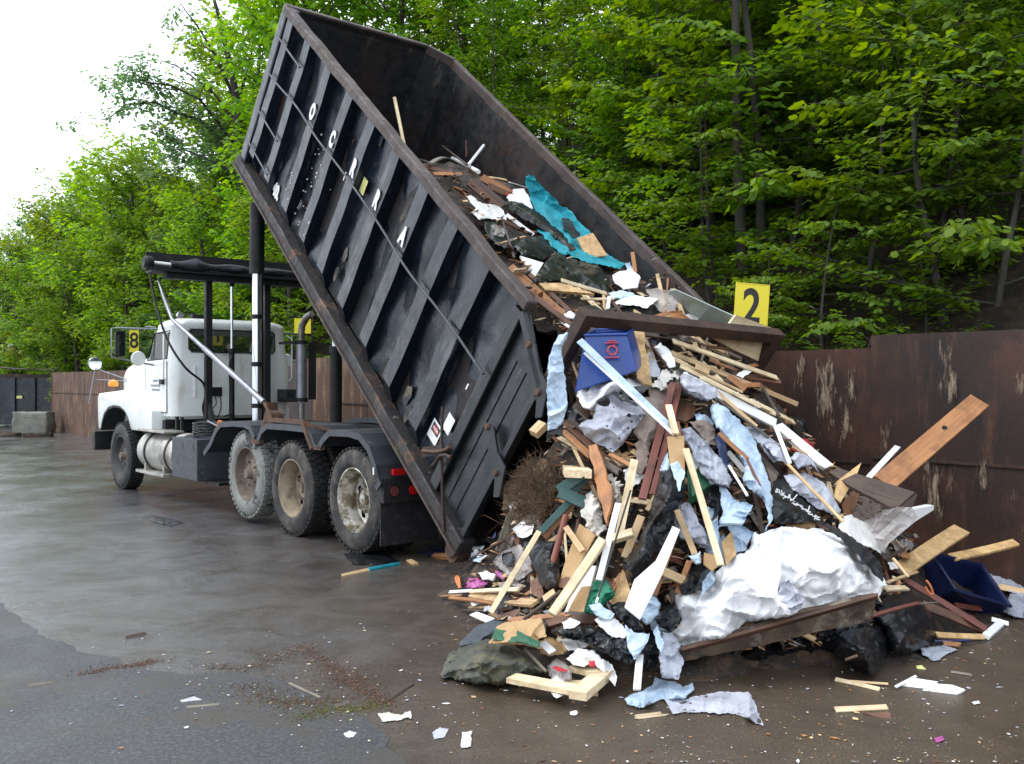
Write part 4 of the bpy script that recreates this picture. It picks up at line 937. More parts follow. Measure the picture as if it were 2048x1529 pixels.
try: cabo.data.set_sharp_from_angle(angle=math.radians(40))
except Exception: pass
b = MB(); b.prism([(-.68, 2.18), (.68, 2.18), (.72, 2.23), (.72, 2.51), (.68, 2.56), (-.68, 2.56), (-.72, 2.51), (-.72, 2.23)], CB + .045, CB + .052, 'x'); rwin = part(b, 'rear_window', 'glass')
def frame_strip(pts, r, name, mat, parent=TR): b = MB(); b.tube([Vector(p) for p in pts] + [Vector(pts[0])], r, 6, False); return part(b, name, mat, parent)
frame_strip([(CB + .018 + (z - 2.1) * .07, y, z) for y, z in ((-.66, 2.20), (.66, 2.20), (.70, 2.24), (.70, 2.50), (.66, 2.54), (-.66, 2.54), (-.70, 2.50), (-.70, 2.24))], .014, 'window_seal', 'rubber', rwin)
b = MB(); b.add([(6.98, -.76, 2.12), (6.98, .76, 2.12), (6.72, .74, 2.52), (6.72, -.74, 2.52), (6.975, -.76, 2.12), (6.975, .76, 2.12), (6.715, .74, 2.52), (6.715, -.74, 2.52)], [(0, 1, 2, 3), (7, 6, 5, 4), (0, 4, 5, 1), (1, 5, 6, 2), (2, 6, 7, 3), (3, 7, 4, 0)]); part(b, 'windshield', 'glass')
for s in (1, -1):
    b = MB(); yy = .915 * s; b.prism([(6.0, 2.08), (6.92, 2.06), (6.71, 2.52), (6.0, 2.54)], yy, yy + .006 * s, 'y'); sw = part(b, 'side_window', 'glass')
    frame_strip([(6.02, .968 * s, 2.10), (6.90, .968 * s, 2.08), (6.70, .925 * s, 2.50), (6.02, .925 * s, 2.52)], .012, 'window_seal', 'rubber', sw)
    # door with a seam and handle
    b = MB(); d_ = [(5.98, 1.28), (6.94, 1.28), (6.94, 2.04), (5.98, 2.06)]; b.prism(d_, .982 * s, .99 * s, 'y'); dr = part(b, 'door', 'white_paint', bevel=.003)
    for sq in (((5.975, 1.27), (5.975, 2.06)), ((6.945, 1.27), (6.945, 2.05)), ((5.975, 1.27), (6.945, 1.27))):
        q_ = MB(); q_.bar((sq[0][0], .9905 * s, sq[0][1]), (sq[1][0], .9905 * s, sq[1][1]), .009, .005, (0, 1, 0)); part(q_, 'door_seam', 'rubber', dr)
    b = MB(); b.box(6.06, 6.20, .991 * s if s > 0 else -1.03, 1.03 if s > 0 else -.991, 1.70, 1.78); part(b, 'door_handle', 'chassis', dr, bevel=.005)
    b = MB(); b.tube([(5.95, 1.0 * s, 1.75), (5.93, 1.05 * s, 1.8), (5.93, 1.05 * s, 2.45), (5.96, .96 * s, 2.5)], .013, 8); part(b, 'grab_rail', 'white_paint', smooth=60)
    for i_, (tx, sz_, zz) in enumerate((('DBL', .055, 1.66), ('CONTRACTORS', .04, 1.60))):
        pass
M['scuff_ink'] = mat_layer('scuff_ink', (.30, .33, .38), rough=.6, bump=0)
# lettering on the door (too small in the photo to read: short grey rows)
b = MB()
rg = random.Random(2)
for r_, (x0, x1, z0) in enumerate(((6.34, 6.56, 1.74), (6.25, 6.66, 1.665), (6.28, 6.62, 1.60))):
    x = x0
    while x < x1: w_ = rg.uniform(.012, .03); b.box(x, x + w_, .9915, .9935, z0, z0 + .035); x += w_ + .012
part(b, 'door_lettering', 'scuff_ink')
# ribs pressed in the rear wall
for y_, z0, z1 in ((.45, 1.38, 2.08), (.05, 1.38, 2.08), (-.35, 1.38, 2.08), (.62, 1.5, 1.98)):
    b = MB(); b.box(CB - .014, CB + .01, y_ - .022, y_ + .022, z0, z1); part(b, 'pressed_rib', 'white_paint', bevel=.01)
b = MB(); b.box(CB - .03, CB - .003, .2, .36, 1.52, 1.66); part(b, 'junction_box', 'chassis', bevel=.005)
for dy in (.24, .32):
    b = MB(); b.tube(catmull([Vector((CB - .04, dy, 1.52)), Vector((CB - .06, dy - .01, 1.4)), Vector((CB - .06, dy + .01 - (.24 - dy), 1.28)), Vector((CB - .05, .28, 1.2))]), .008, 6); part(b, 'cable', 'rubber')
b = MB(); b.tube(catmull([Vector((G - .05, .18, 2.15)), Vector((G - .1, .24, 2.0)), Vector((G - .08, .22, 1.6)), Vector((G - .1, .2, 1.3)), Vector((G - .15, .34, 1.22))]), .012, 6); part(b, 'cable', 'rubber')
b = MB(); b.box(5.45, 5.78, -.95, -.72, 1.42, 1.62); part(b, 'black_bracket_box', 'rubber', bevel=.01)
b = MB(); b.box(CB - .09, CB - .02, .08, .2, 2.2, 2.24); b.lathe([(0, 0), (.055, 0), (.06, .03), (.03, .09), (0, .1)], (CB - .14, .13, 2.28), 'x', 16); part(b, 'work_light', 'chassis', smooth=40)
b = MB(); b.lathe([(0, -.003), (.05, -.003)], (CB - .145, .13, 2.28), 'x', 16); part(b, 'lamp_glass', 'mirror_face')
# amber rotating beacon bar and horns on the roof
b = MB(); b.box(6.2, 6.35, .30, .5, 2.74, 2.80); b.box(6.24, 6.3, .36, .4, 2.70, 2.75); part(b, 'roof_light', 'chassis', bevel=.01)
b = MB(); b.lathe([(0, 0), (.05, 0), (.05, .06), (.02, .12), (0, .12)], (6.4, .62, 2.79), 'x', 14); b.tube([(6.45, .62, 2.70), (6.45, .62, 2.78)], .012, 6); part(b, 'horn', 'silver', smooth=40)
# hood
def hood_ring(x, hw, z0, z1, r):
    o = []
    for y_, z_, a0 in ((hw - r, z1 - r, 0), (-hw + r, z1 - r, PI / 2)):
        for k in range(7): a = a0 + PI / 2 * k / 6; o.append(Vector((x, y_ + r * math.cos(a), z_ + r * math.sin(a))))
    return o + [Vector((x, -hw, z0)), Vector((x, hw, z0))]
b = MB(); b.loft([hood_ring(6.98, .88, 1.15, 2.16, .14), hood_ring(7.4, .86, 1.2, 2.15, .15), hood_ring(8.1, .82, 1.15, 2.10, .16), hood_ring(8.6, .78, 1.05, 2.03, .16), hood_ring(8.80, .75, 1.0, 1.95, .16), hood_ring(8.86, .72, 1.0, 1.84, .14)]); hd = part(b, 'hood', 'white_paint', smooth=50)
b = MB(); b.box(8.862, 8.90, -.45, .45, 1.08, 1.62); part(b, 'grille', 'aluminium', hd, bevel=.01)
for s in (1, -1):
    # front fender with arch
    ya, yb = (.60, 1.14) if s > 0 else (-1.14, -.60)
    arch = [(7.22, 1.02), (7.32, 1.16), (7.5, 1.27), (7.75, 1.335), (8.1, 1.345), (8.4, 1.30), (8.62, 1.20), (8.76, 1.05), (8.82, .93)]
    outer = [(8.92, .93), (8.97, 1.2), (8.97, 1.46), (8.90, 1.54), (8.1, 1.58), (7.5, 1.61), (7.0, 1.63), (6.75, 1.5), (6.2, 1.3), (6.2, .97), (7.16, .97)]
    b = MB(); b.prism([(x, z - .004) for x, z in arch] + [(x * .994 + .045, z - .03) for x, z in arch[::-1]], ya + .004, yb - .012, 'y'); part(b, 'wheel_well', 'rubber')
    b = MB(); b.prism(outer + arch, ya, yb, 'y'); part(b, 'front_fender', 'white_paint', bevel=.02, seg=2, smooth=50)
    b = MB(); b.lathe([(0, 0), (.075, 0), (.085, .04), (.07, .10), (0, .12)], (8.55, 1.0 * s, 1.66), 'z', 20); b.xf(Matrix.Identity(4)); part(b, 'turn_signal', 'amber', smooth=50)
    b = MB(); b.box(7.25, 7.35, .81 * s if s > 0 else -.835, .835 if s > 0 else -.81, 1.86, 1.91); part(b, 'marker_light', 'amber')
    b = MB(); b.tube([(6.9, 1.0 * s, 2.62 - .0), (6.6, .95 * s, 2.60)], .01, 6); 
    b.tube([(6.45, .95 * s, 2.56), (6.62, 1.50 * s, 2.57), (6.62, 1.60 * s, 2.56), (6.62, 1.60 * s, 2.12), (6.5, 1.0 * s, 2.0)], .014, 8); part(b, 'mirror_bracket', 'grey_pipe', smooth=60)
    b = MB(); b.box(6.59, 6.65, 1.40 * s if s > 0 else -1.55, 1.55 if s > 0 else -1.40, 2.13, 2.53); mr_ = part(b, 'side_mirror', 'chassis', bevel=.02)
    b = MB(); b.box(6.583, 6.588, 1.415 * s if s > 0 else -1.535, 1.535 if s > 0 else -1.415, 2.15, 2.51); part(b, 'mirror_glass', 'glass' if s > 0 else 'mirror_face', mr_)
    b = MB(); b.lathe([(0, -.03), (.10, -.03), (.115, 0), (.09, .05), (0, .07)], (6.5, 1.24 * s, 2.10), 'x', 24); rm_ = part(b, 'round_mirror', 'white_paint', smooth=50)
    # hood mounted mirror on a tripod
    c_ = T(190, 728, y=1.02) if s > 0 else Vector((T(190, 728, y=1.02).x, -1.02, T(190, 728, y=1.02).z))
    b = MB(); b.lathe([(0, -.02), (.115, -.02), (.125, 0), (.09, .04), (0, .06)], tuple(c_), 'x', 24); rm_ = part(b, 'fender_mirror', 'grey_pipe', smooth=50)
    b = MB(); b.lathe([(0, -.0225), (.112, -.0225)], tuple(c_), 'x', 24); part(b, 'mirror_glass', 'mirror_face', rm_)
    b = MB(); b.tube([c_ - Vector((0, 0, .1)), Vector((c_.x + .02, 1.12 * s, 1.35))], .012, 6); b.tube([c_ - Vector((0, 0, .08)), Vector((8.35, .75 * s, 1.75))], .010, 6); b.tube([Vector((c_.x, 1.02 * s, 1.78)), Vector((8.35, .75 * s, 1.75))], .010, 6); part(b, 'mirror_stand', 'grey_pipe')
b = MB(); b.box(8.92, 9.10, -1.2, 1.2, .55, .88); part(b, 'front_bumper', 'chassis', bevel=.02)
b = MB(); b.box(6.0, 6.12, .6, 1.0, .98, 1.16); b.box(6.1, 6.9, -.7, .7, .8, 1.15); part(b, 'cab_underbody', 'chassis')
b = MB(); b.box(7.0, 8.9, -.4, .4, .6, 1.2); part(b, 'engine_block', 'chassis')
# fuel tank with steps, toolbox
b = MB(); b.lathe([(0, 0), (.30, 0), (.31, .03), (.31, .47), (.315, .48), (.31, .49), (.31, 1.45), (.30, 1.5), (0, 1.5)], (5.10, .93, .68), 'x', 36); tk = part(b, 'fuel_tank', 'aluminium', smooth=50)
for x_ in (5.32, 6.2):
    b = MB(); b.lathe([(.312, 0), (.322, 0), (.322, .06), (.312, .06)], (x_, .93, .68), 'x', 36); part(b, 'tank_strap', 'chassis', tk)
b = MB(); b.lathe([(0, .0), (.05, 0), (.05, .05), (0, .05)], (5.75, .95, .985), 'z', 14); part(b, 'fuel_cap', 'rim_dark', tk)
b = MB(); b.box(5.35, 6.5, .95, 1.25, .99, 1.02); part(b, 'cab_step', 'aluminium', bevel=.004)
b = MB(); b.box(5.3, 6.5, 1.0, 1.28, .36, .40); b.box(5.5, 5.54, .95, 1.2, .4, .5); b.box(6.3, 6.34, .95, 1.2, .4, .5); part(b, 'cab_step', 'aluminium', bevel=.004)
b = MB(); b.box(4.10, 5.05, .62, 1.24, .40, .96); tb = part(b, 'toolbox', 'fender', bevel=.01)
for (xx, w_) in ((4.62, .14), (4.22, .06)):
    b = MB(); b.box(xx, xx + w_, 1.242, 1.245, .80, .90); part(b, 'box_label', 'rim_dark', tb)
b = MB(); b.box(3.7, 4.6, .62, 1.1, .36, .398); part(b, 'box_bracket', 'chassis')
b = MB(); b.box(4.62, 4.66, 1.0, 1.1, 1.0, 1.2)
rg = random.Random(9)
for k in range(9):
    pts_ = [Vector((4.6 + .25 * math.cos(a + k) * (1 + .1 * rg.random()), .88 + .2 * math.sin(a + k), 1.0 + .02 * k + .02 * math.sin(3 * a))) for a in [2 * PI * j / 14 for j in range(15)]]
    if k == 0: b = MB()
    b.tube(pts_, .014, 6)
part(b, 'coiled_hose', 'rubber', smooth=60)
b = MB(); b.tube([T(442, 850, y=1.05), T(436, 862, y=1.05)], .03, 10); b.tube([T(440, 843, y=1.05), T(433, 868, y=1.05)], [.032, .02], 10); part(b, 'orange_handle', 'orange', smooth=50)
b = MB(); b.tube([T(415, 842, y=1.05), T(440, 855, y=1.05)], .012, 6); part(b, 'handle_rod', 'grey_pipe')
b = MB(); b.box(5.7, 5.75, .9, .94, .98, 1.22); b.box(5.5, 5.54, .9, .94, .98, 1.22); part(b, 'tank_bracket', 'chassis')
# rear light bar and mud flaps
b = MB(); b.box(-.60, -.50, .55, 1.2, .56, .80); b.box(-.6, -.5, -1.2, -.55, .56, .80); b.box(-.64, -.58, -.6, .6, .6, .8); lb = part(b, 'rear_light_bar', 'rubber', bevel=.008)
for y_, mm in ((1.08, 'red_dull'), (.86, 'red_lens'), (.64, 'red_lens'), (-.64, 'red_lens'), (-.86, 'red_lens'), (-1.08, 'red_dull')):
    b = MB(); b.lathe([(0, -.012), (.05, -.012), (.055, 0), (.055, .01)], (-.60, y_, .675), 'x', 24); part(b, 'tail_lamp', mm, lb, smooth=30)
    b = MB(); b.lathe([(.056, -.008), (.066, -.008), (.066, .003), (.056, .003)], (-.60, y_, .675), 'x', 24); part(b, 'lamp_ring', 'chassis', lb)
b = MB(); b.box(-.62, -.58, .95, 1.1, .83, .89); part(b, 'marker_lamp', 'red_lens', bevel=.005)
b = MB(); b.box(-.52, -.5, 1.256, 1.262, .84, .91); part(b, 'reflector', 'white_ink')
for s in (1, -1):
    b = MB(); b.box(-.545, -.53, .52 if s > 0 else -1.2, 1.2 if s > 0 else -.52, .14, .555); part(b, 'mud_flap', 'rubber_flap' if 'rubber_flap' in M else 'rubber')
b = MB(); b.tube([(-1.25, -.75, 1.12), (-1.25, .75, 1.12)], .07, 14); part(b, 'tail_pivot', 'chassis')
# ------------------------------------------------------------------ tilted box. local: x along the box from its tail to its front, y to the near side (0 = near outer face), z up from its floor
bphi, bth, bro = .617, .669, -.043
u_ = Vector((-math.sin(bphi), math.cos(bphi), 0)); n_ = Vector((math.cos(bphi), math.sin(bphi), 0)); z_ = Vector((0, 0, 1))
bd = u_ * math.cos(bth) + z_ * math.sin(bth); bh = u_ * -math.sin(bth) + z_ * math.cos(bth)
bn, bh = n_ * math.cos(bro) + bh * math.sin(bro), bh * math.cos(bro) - n_ * math.sin(bro)
BC = Vector((-.457, 8.298, .306))
BM = Matrix(((bd.x, -bn.x, bh.x, BC.x), (bd.y, -bn.y, bh.y, BC.y), (bd.z, -bn.z, bh.z, BC.z), (0, 0, 0, 1)))
BOX = empty('roll_off_container', mat=BM)
tag(BOX, 'long black ribbed steel container tipped up steeply, spilling its load', 'container')
BL, BW, BH = 7.0, 2.35, 2.19
def bw(a, b, c): return BM @ Vector((a, -b, c))
def bpx(px, py, b=0.0):
    r = ray(px, py); t = ((BC + bn * b - CAM).dot(bn)) / r.dot(bn); q = CAM + r * t - BC; return q.dot(bd), b, q.dot(bh)
def bp(mb, name, mat, parent=None, **k): return mb.build(name, M[mat], parent or BOX, **k)
# side panels, gently dented
def panel(y0, th, x0, x1, name, dent=.02, mat='black_steel'):
    nx, nz = 90, 24; vs = []; fs = []
    for side in (0, 1):
        for i in range(nx + 1):
            for j in range(nz + 1):
                x = x0 + (x1 - x0) * i / nx; z = .1 + (BH - .2) * j / nz
                d = dent * noise.noise(Vector((x * 2.1, 0, z * 1.5))) + dent * .6 * noise.noise(Vector((x * 5, 3, z * 2.2)))
                vs.append((x, y0 + d - side * th, z))
    nn = (nx + 1) * (nz + 1)
    for i in range(nx):
        for j in range(nz):
            a = i * (nz + 1) + j; q = (a, a + nz + 1, a + nz + 2, a + 1); fs += [q[::-1], tuple(v + nn for v in q)]
    b = MB(); b.add(vs, fs)
    for (p_, q_) in (((x0, .1), (x0, BH - .1)),): b.box(x0 - .006, x0, y0 - th, y0, .1, BH - .1)
    return bp(b, name, mat, smooth=60)
panel(-.12, .012, .72, 6.95, 'side_panel', .05)
panel(-BW + .06, .012, .72, 6.70, 'far_side_panel', .03, 'black_inside')
inn = panel(-.135, .004, .72, 6.95, 'inner_lining', .0, 'black_inside')
ribs = [6.61, 5.96, 5.23, 4.55, 3.9, 3.22, 2.52, 1.87, 1.22]
for k, a in enumerate(ribs):
    for side in (0, 1):
        b = MB(); rings = []
        nz = 22
        for j in range(nz + 1):
            z = .10 + (BH - .2) * j / nz; w = .015 * noise.noise(Vector((a, z * 1.7, side))) ; dd = .012 * noise.noise(Vector((a + 4, z * 2.5, side)))
            e_ = .10 * smooth(.30, .10, z); prof = [(a + w, -.125), (a + .006 + w, .0 + dd - e_), (a + .195 + w, .0 + dd - e_), (a + .21 + w, -.125)]
            rings.append([Vector((x, (y if side == 0 else -BW - (y + .07) * .7 + 0), z)) for x, y in prof])
        b.loft(rings); bp(b, 'rib', 'black_steel', smooth=20)
# rails
def rail(z0, z1, y0, y1, x0, x1, name, mat, seed=0, amp=.006, n=60):
    b = MB(); rings = []
    for i in range(n + 1):
        x = x0 + (x1 - x0) * i / n; d = amp * noise.noise(Vector((x * 2, seed, 0))); e = amp * noise.noise(Vector((x * 2, seed, 9)))
        rings.append([Vector((x, y0 + d, z0 + e)), Vector((x, y1 + d, z0 + e)), Vector((x, y1 + d, z1 + e)), Vector((x, y0 + d, z1 + e))])
    b.loft(rings); return bp(b, name, mat, bevel=.012, seg=1)
rail(BH - .10, BH + .0, -.095, .02, .58, 6.98, 'top_rail', 'rust_rail', 1, .012)
rail(BH - .13, BH + .0, -BW - .02, -BW + .06, .58, 6.70, 'top_rail', 'rust_rail', 2)
rail(-.04, .085, -.14, .03, -.02, 7.12, 'bottom_rail', 'rust_low', 3, .014)
rail(-.06, .10, -BW - .035, -BW + .14, -.02, 7.12, 'bottom_rail', 'rust_low', 4)
# lower flange of the near rail
b = MB(); b.box(-.02, 7.15, -.02, .045, -.066, -.042); bp(b, 'rail_flange', 'rust_rail')
# floor, front wall
b = MB(); b.box(.02, 6.95, -BW + .14, -.14, -.02, .02); bp(b, 'floor', 'black_inside')
b = MB(); b.box(6.95, 6.99, -BW + .33, -.10, .02, BH - .02); bp(b, 'front_wall', 'black_inside')
b = MB(); b.prism([(6.95, -BW + .33), (6.99, -BW + .33), (6.70, -BW + .03), (6.67, -BW + .06)], .02, BH - .02, 'z'); bp(b, 'front_corner_wall', 'black_inside')
b = MB(); b.prism([(6.94, -BW + .33), (7.02, -BW + .33), (6.72, -BW - .02), (6.66, -BW + .06)], BH - .10, BH + .008, 'z'); bp(b, 'front_rim', 'rust_rail')
b = MB(); b.box(6.95, 7.03, -BW + .335, -.0, BH - .10, BH + .01); bp(b, 'front_rim', 'rust_rail', bevel=.01)
for y0, y1 in ((-.16, .01),):
    b = MB(); b.box(6.86, 7.05, y0, y1, .1, BH - .005); bp(b, 'corner_post', 'black_steel', bevel=.03)
b = MB(); b.prism([(6.99, -.25), (6.99, -.14), (6.60, -.14)], BH - .3, BH - .14, 'z'); bp(b, 'corner_gusset', 'black_steel')
# tail frame: the brown hoop standing above the walls at the open end
HH = 2.50
b = MB(); b.box(-.05, .06, -.10, .0, BH - .55, HH); bp(b, 'tail_post', 'rust_dark', bevel=.008)
b = MB(); b.box(-.05, .06, -BW, -BW + .10, BH - .6, HH); bp(b, 'tail_post', 'rust_dark', bevel=.008)
b = MB(); b.box(-.05, .06, -BW + .102, -.102, HH - .10, HH); bp(b, 'tail_header', 'rust_dark', bevel=.008)
# tail section side: smooth plate with stiffeners
b = MB(); b.add([(.02, -.055, .1), (.72, -.055, .1), (.58, -.055, BH - .12), (.30, -.055, BH - .3), (.02, -.055, BH - .45), (.02, -.075, .1), (.72, -.075, .1), (.58, -.075, BH - .12), (.30, -.075, BH - .3), (.02, -.075, BH - .45)], [(0, 1, 2, 3, 4), (9, 8, 7, 6, 5), (0, 5, 6, 1), (1, 6, 7, 2), (2, 7, 8, 3), (3, 8, 9, 4), (4, 9, 5, 0)]); bp(b, 'tail_plate', 'black_tail')
b = MB(); b.box(.02, .08, -.053, .0, .1, BH - .40); bp(b, 'tail_stiffener', 'black_tail', bevel=.006)
for x in (.30, .46):
    b = MB(); b.box(x, x + .012, -.053, -.046, .15, BH - .5); bp(b, 'tail_stiffener', 'black_tail')
b = MB(); b.box(.60, .735, -.12, .002, .1, BH - .13); bp(b, 'rear_rib', 'black_tail', bevel=.012)
b = MB(); b.bar((.60, .0, BH - .12), (.02, .0, BH - .42), .06, .05, (0, 1, 0)); bp(b, 'tail_brace', 'black_tail')
b = MB(); b.box(.02, .7, -BW + .055, -BW + .075, .1, BH - .3); bp(b, 'far_tail_plate', 'black_inside')
# levers
for zt, zb in ((1.97, 1.62), (1.12, .80)):
    b = MB(); b.prism([(.33, zt), (.40, zt - .03), (.36, zt - .10), (.16, zt - .20), (-.02, zt - .30), (-.10, zt - .42), (-.16, zt - .36), (-.06, zt - .12), (.10, zt - .10), (.28, zt + .02)], .003, .025, 'y'); lv = bp(b, 'hinge_lever', 'black_tail', bevel=.004)
    for q in ((.34, zt - .03), (.0, zt - .24)):
        c = MB(); c.lathe([(0, .045), (.022, .045), (.03, .03), (.03, .02)], (q[0], 0, q[1]), 'y', 14); bp(c, 'pin', 'rust', lv, smooth=30)
b = MB(); b.tube([(.98, .03, .78), (.74, .04, .50), (.45, .04, .20), (.22, .045, -.02)], .014, 8); bp(b, 'latch_rod', 'rust_dark', smooth=60)
b = MB(); b.bar((.95, .03, .26), (.70, .05, .52), .09, .02, (0, 1, 0)); b.tube([(.72, .06, .30), (.66, .08, .48), (.58, .10, .56), (.50, .10, .60)], .016, 8); bp(b, 'latch', 'rust_dark')
b = MB(); pts_ = catmull([Vector((.95, .045, .28)), Vector((.80, .06, .40)), Vector((.66, .07, .54)), Vector((.58, .09, .66))]); b.tube(pts_, .018, 8); bp(b, 'chain', 'rust', smooth=60)
# tarp rod and ladder rungs
b = MB(); rp = []
for i in range(40): x = 6.83 - (6.83 - .66) * i / 39; rp.append(Vector((x, .035 + .01 * math.sin(i * .7), 1.37 + .05 * noise.noise(Vector((x * .6, 0, 0))) + .05 * (1 - abs(i / 20 - 1)))))
b.tube(rp, .013, 8); bp(b, 'tie_rod', 'fender', smooth=60)
for z in (1.82, .86, .40):
    b = MB(); b.tube([(6.83, .03, z), (6.0, .03, z - .02)], .013, 8); bp(b, 'ladder_rung', 'fender', smooth=60)
# letters painted on the rib faces, one per rib
for a, t_, px in ((5.35, 'O', 0), (4.67, 'C', 0), (4.0, 'R', 0), (3.33, 'R', 0), (2.63, 'A', 0)):
    me = text_mesh(t_, .245, .0015, .015, .62)
    o = link_mesh('painted_letter', me, M['white_ink'], BOX)
    # text x -> towards the tail (reading direction), text y -> up
    o.matrix_local = Matrix(((-1, 0, 0, a + .0), (0, 0, 1, .014), (0, 1, 0, 1.54), (0, 0, 0, 1)))
me = text_mesh('40.', .22, .0015, .016, .8); o = link_mesh('painted_number', me, M['white_ink'], BOX); o.matrix_local = Matrix(((-1, 0, 0, 5.86), (0, 0, 1, -.088), (0, 1, 0, .24), (0, 0, 0, 1)))
# stickers
b = MB(); ya, _, yc = bpx(728, 374, .08); b.box(ya - .055, ya + .055, -.075, -.072, yc - .08, yc + .09); bp(b, 'yellow_sticker', 'pale_yellow') 
def sticker(x0, x1, z0, z1, y=-.088):
    b = MB(); b.box(x0, x1, y - .002, y, z0, z1); return bp(b, 'warning_sticker', 'white_ink')
st1 = sticker(.98, 1.16, .30, .50); sticker(.88, 1.0, .52, .70)
b = MB(); b.box(1.0, 1.14, -.0875, -.0865, .385, .475); bp(b, 'sticker_panel', 'black_ink', st1)
b = MB(); b.lathe([(0, .0), (.058, 0), (.058, .0008), (0, .0008)], (0, -.0862, 0), 'y', 24); b.xf(Matrix.Translation((1.07, 0, .43)) @ Matrix.Diagonal((1, 1, .55, 1))); bp(b, 'sticker_oval', 'red_ink', st1)
me = text_mesh('DANGER', .04, .0005, .001, .62); o = link_mesh('sticker_text', me, M['white_ink'], st1); o.matrix_local = Matrix(((-1, 0, 0, 1.07), (0, 0, 1, -.0845), (0, 1, 0, .43), (0, 0, 0, 1)))
# splashes of white paint on the side
b = MB(); rg = random.Random(12)
for _ in range(44):
    a = rg.gauss(4.95, .28); z = rg.uniform(.25, 1.38); s = rg.uniform(.003, .009); y = .0 if any(r + .0 < a < r + .22 for r in ribs) else -.105
    y += .012
    b.prism([(a + s * math.cos(q), z + 1.4 * s * math.sin(q)) for q in [k * PI / 3 for k in range(6)]], y - .012, y + .001, 'y')
for a, z, h in ((1.30, 1.08, .06), (.92, 1.02, .06), (.52, .95, .06), (2.1, 1.0, .06), (3.4, .8, .1), (4.3, 1.25, .1)): b.box(a, a + .018, -.09, -.085, z, z + h)
bp(b, 'paint_splashes', 'white_ink')['kind'] = 'stuff'
def blot(px, py, r0, matn, nm, b_=.085, asp=1.8, seed=0):
    a, _, c = bpx(px, py, b_); q = MB(); n = 26
    q.prism([(a + r0 * (1 + .45 * noise.noise(Vector((math.cos(t) * 1.7, math.sin(t) * 1.7, seed)))) * math.cos(t), c + asp * r0 * (1 + .45 * noise.noise(Vector((math.cos(t) * 1.7, math.sin(t) * 1.7, seed + 5)))) * math.sin(t)) for t in [2 * PI * k / n for k in range(n)]], -b_ - .002, -b_, 'y'); return bp(q, nm, matn)
M['scuff'] = mat_layer('scuff', (.10, .08, .06), [((.014, .018, .024), 9, .40, .56), ((.30, .25, .19), 14, .60, .70)], rough=.6, bump=.1)
M['scuff_grey'] = mat_layer('scuff_grey', (.10, .11, .12), [((.014, .018, .024), 9, .36, .54)], rough=.6, bump=.1)
for k, (px, py, r0, mt) in enumerate(((690, 510, .05, 'scuff'), (672, 548, .045, 'scuff'), (815, 790, .06, 'scuff'), (815, 828, .05, 'scuff'), (935, 870, .035, 'scuff_grey'), (790, 690, .05, 'scuff_grey'), (560, 330, .05, 'scuff_grey'), (762, 280, .04, 'scuff_grey'), (600, 410, .04, 'scuff_grey'))):
    blot(px, py, r0, mt, 'scuff_mark', seed=k * 3.3)
# rollers at the tail, hooks
for y0 in (-.05, -BW + .2):
    b = MB(); b.lathe([(0, y0), (.10, y0), (.105, y0 - .02), (.105, y0 - .13), (.10, y0 - .15), (0, y0 - .15)], (.12, 0, -.17), 'y', 24); bp(b, 'roller', 'rust', smooth=30)
    b = MB(); b.prism([(.0, -.06), (.28, -.06), (.16, -.22), (.08, -.22)], y0 + .004, y0 + .02, 'y'); bp(b, 'roller_bracket', 'rust_dark')
# under-frame long sills and cross members
for y0 in (-.65, -1.55):
    b = MB(); b.box(.4, 7.0, y0 - .15, y0, -.17, -.022); bp(b, 'sill_beam', 'rust_low')
for i in range(12):
    b = MB(); x = .5 + i * .56; b.box(x, x + .08, -BW + .145, -.145, -.13, -.0225); bp(b, 'cross_beam', 'rust_low')
# hoist frame of the truck that carries the box
def truck_local(p): q = p - TO; return Vector((q.dot(tu), q.dot(tl_), q.z))
for y0 in (-.72, -1.62):
    b = MB(); p0 = truck_local(bw(1.1, -y0, -.30)); p1 = truck_local(bw(6.3, -y0, -.30)); b.bar(p0, p1, .12, .22, truck_local(bw(3, -y0, .6)) - truck_local(bw(3, -y0, 0))); part(b, 'hoist_frame_rail', 'chassis')
# ------------------------------------------------------------------ the heap: smooth height fields that carry the debris
def rbf_fit(P2, z, sm=1e-3):
    P2 = np.array(P2, float); z = np.array(z, float); n = len(z)
    d = np.linalg.norm(P2[:, None] - P2[None], axis=2); K = d + np.eye(n) * sm
    A = np.block([[K, np.ones((n, 1)), P2], [np.ones((1, n)), np.zeros((1, 3))], [P2.T, np.zeros((2, 3))]])
    wts = np.linalg.solve(A, np.concatenate([z, np.zeros(3)]))
    def f(Q):
        Q = np.atleast_2d(np.array(Q, float)); dd = np.linalg.norm(Q[:, None] - P2[None], axis=2)
        return dd @ wts[:n] + wts[n] + Q @ wts[n + 1:]
    return f
hc = [(1000, 1050, 7.9), (1060, 960, 7.5), (1180, 900, 7.1), (1230, 800, 7.3), (1180, 740, 7.4), (1350, 700, 7.9), (1500, 730, 8.6), (1300, 850, 7.0), (1400, 900, 6.9), (1500, 900, 7.2), (1590, 850, 8.1), (1650, 950, 7.4), (1760, 1030, 7.4),
      (1850, 1090, 7.5), (1200, 1000, 6.6), (1330, 1000, 6.4), (1450, 1050, 6.3), (1600, 1060, 6.5), (1150, 1100, 6.6), (1050, 1150, 6.9), (985, 1190, 7.3), (1150, 1260, 6.0), (1280, 1220, 6.0), (1430, 1200, 5.9), (1600, 1180, 6.0),
      (1720, 1150, 6.4), (1760, 1220, 6.3), (1900, 1190, 7.1), (1960, 1190, 7.4)]
P2 = []; Z = []
for px, py, Y in hc:
    p = at(px, py, Y); P2.append((p.x, p.y)); Z.append(p.z)
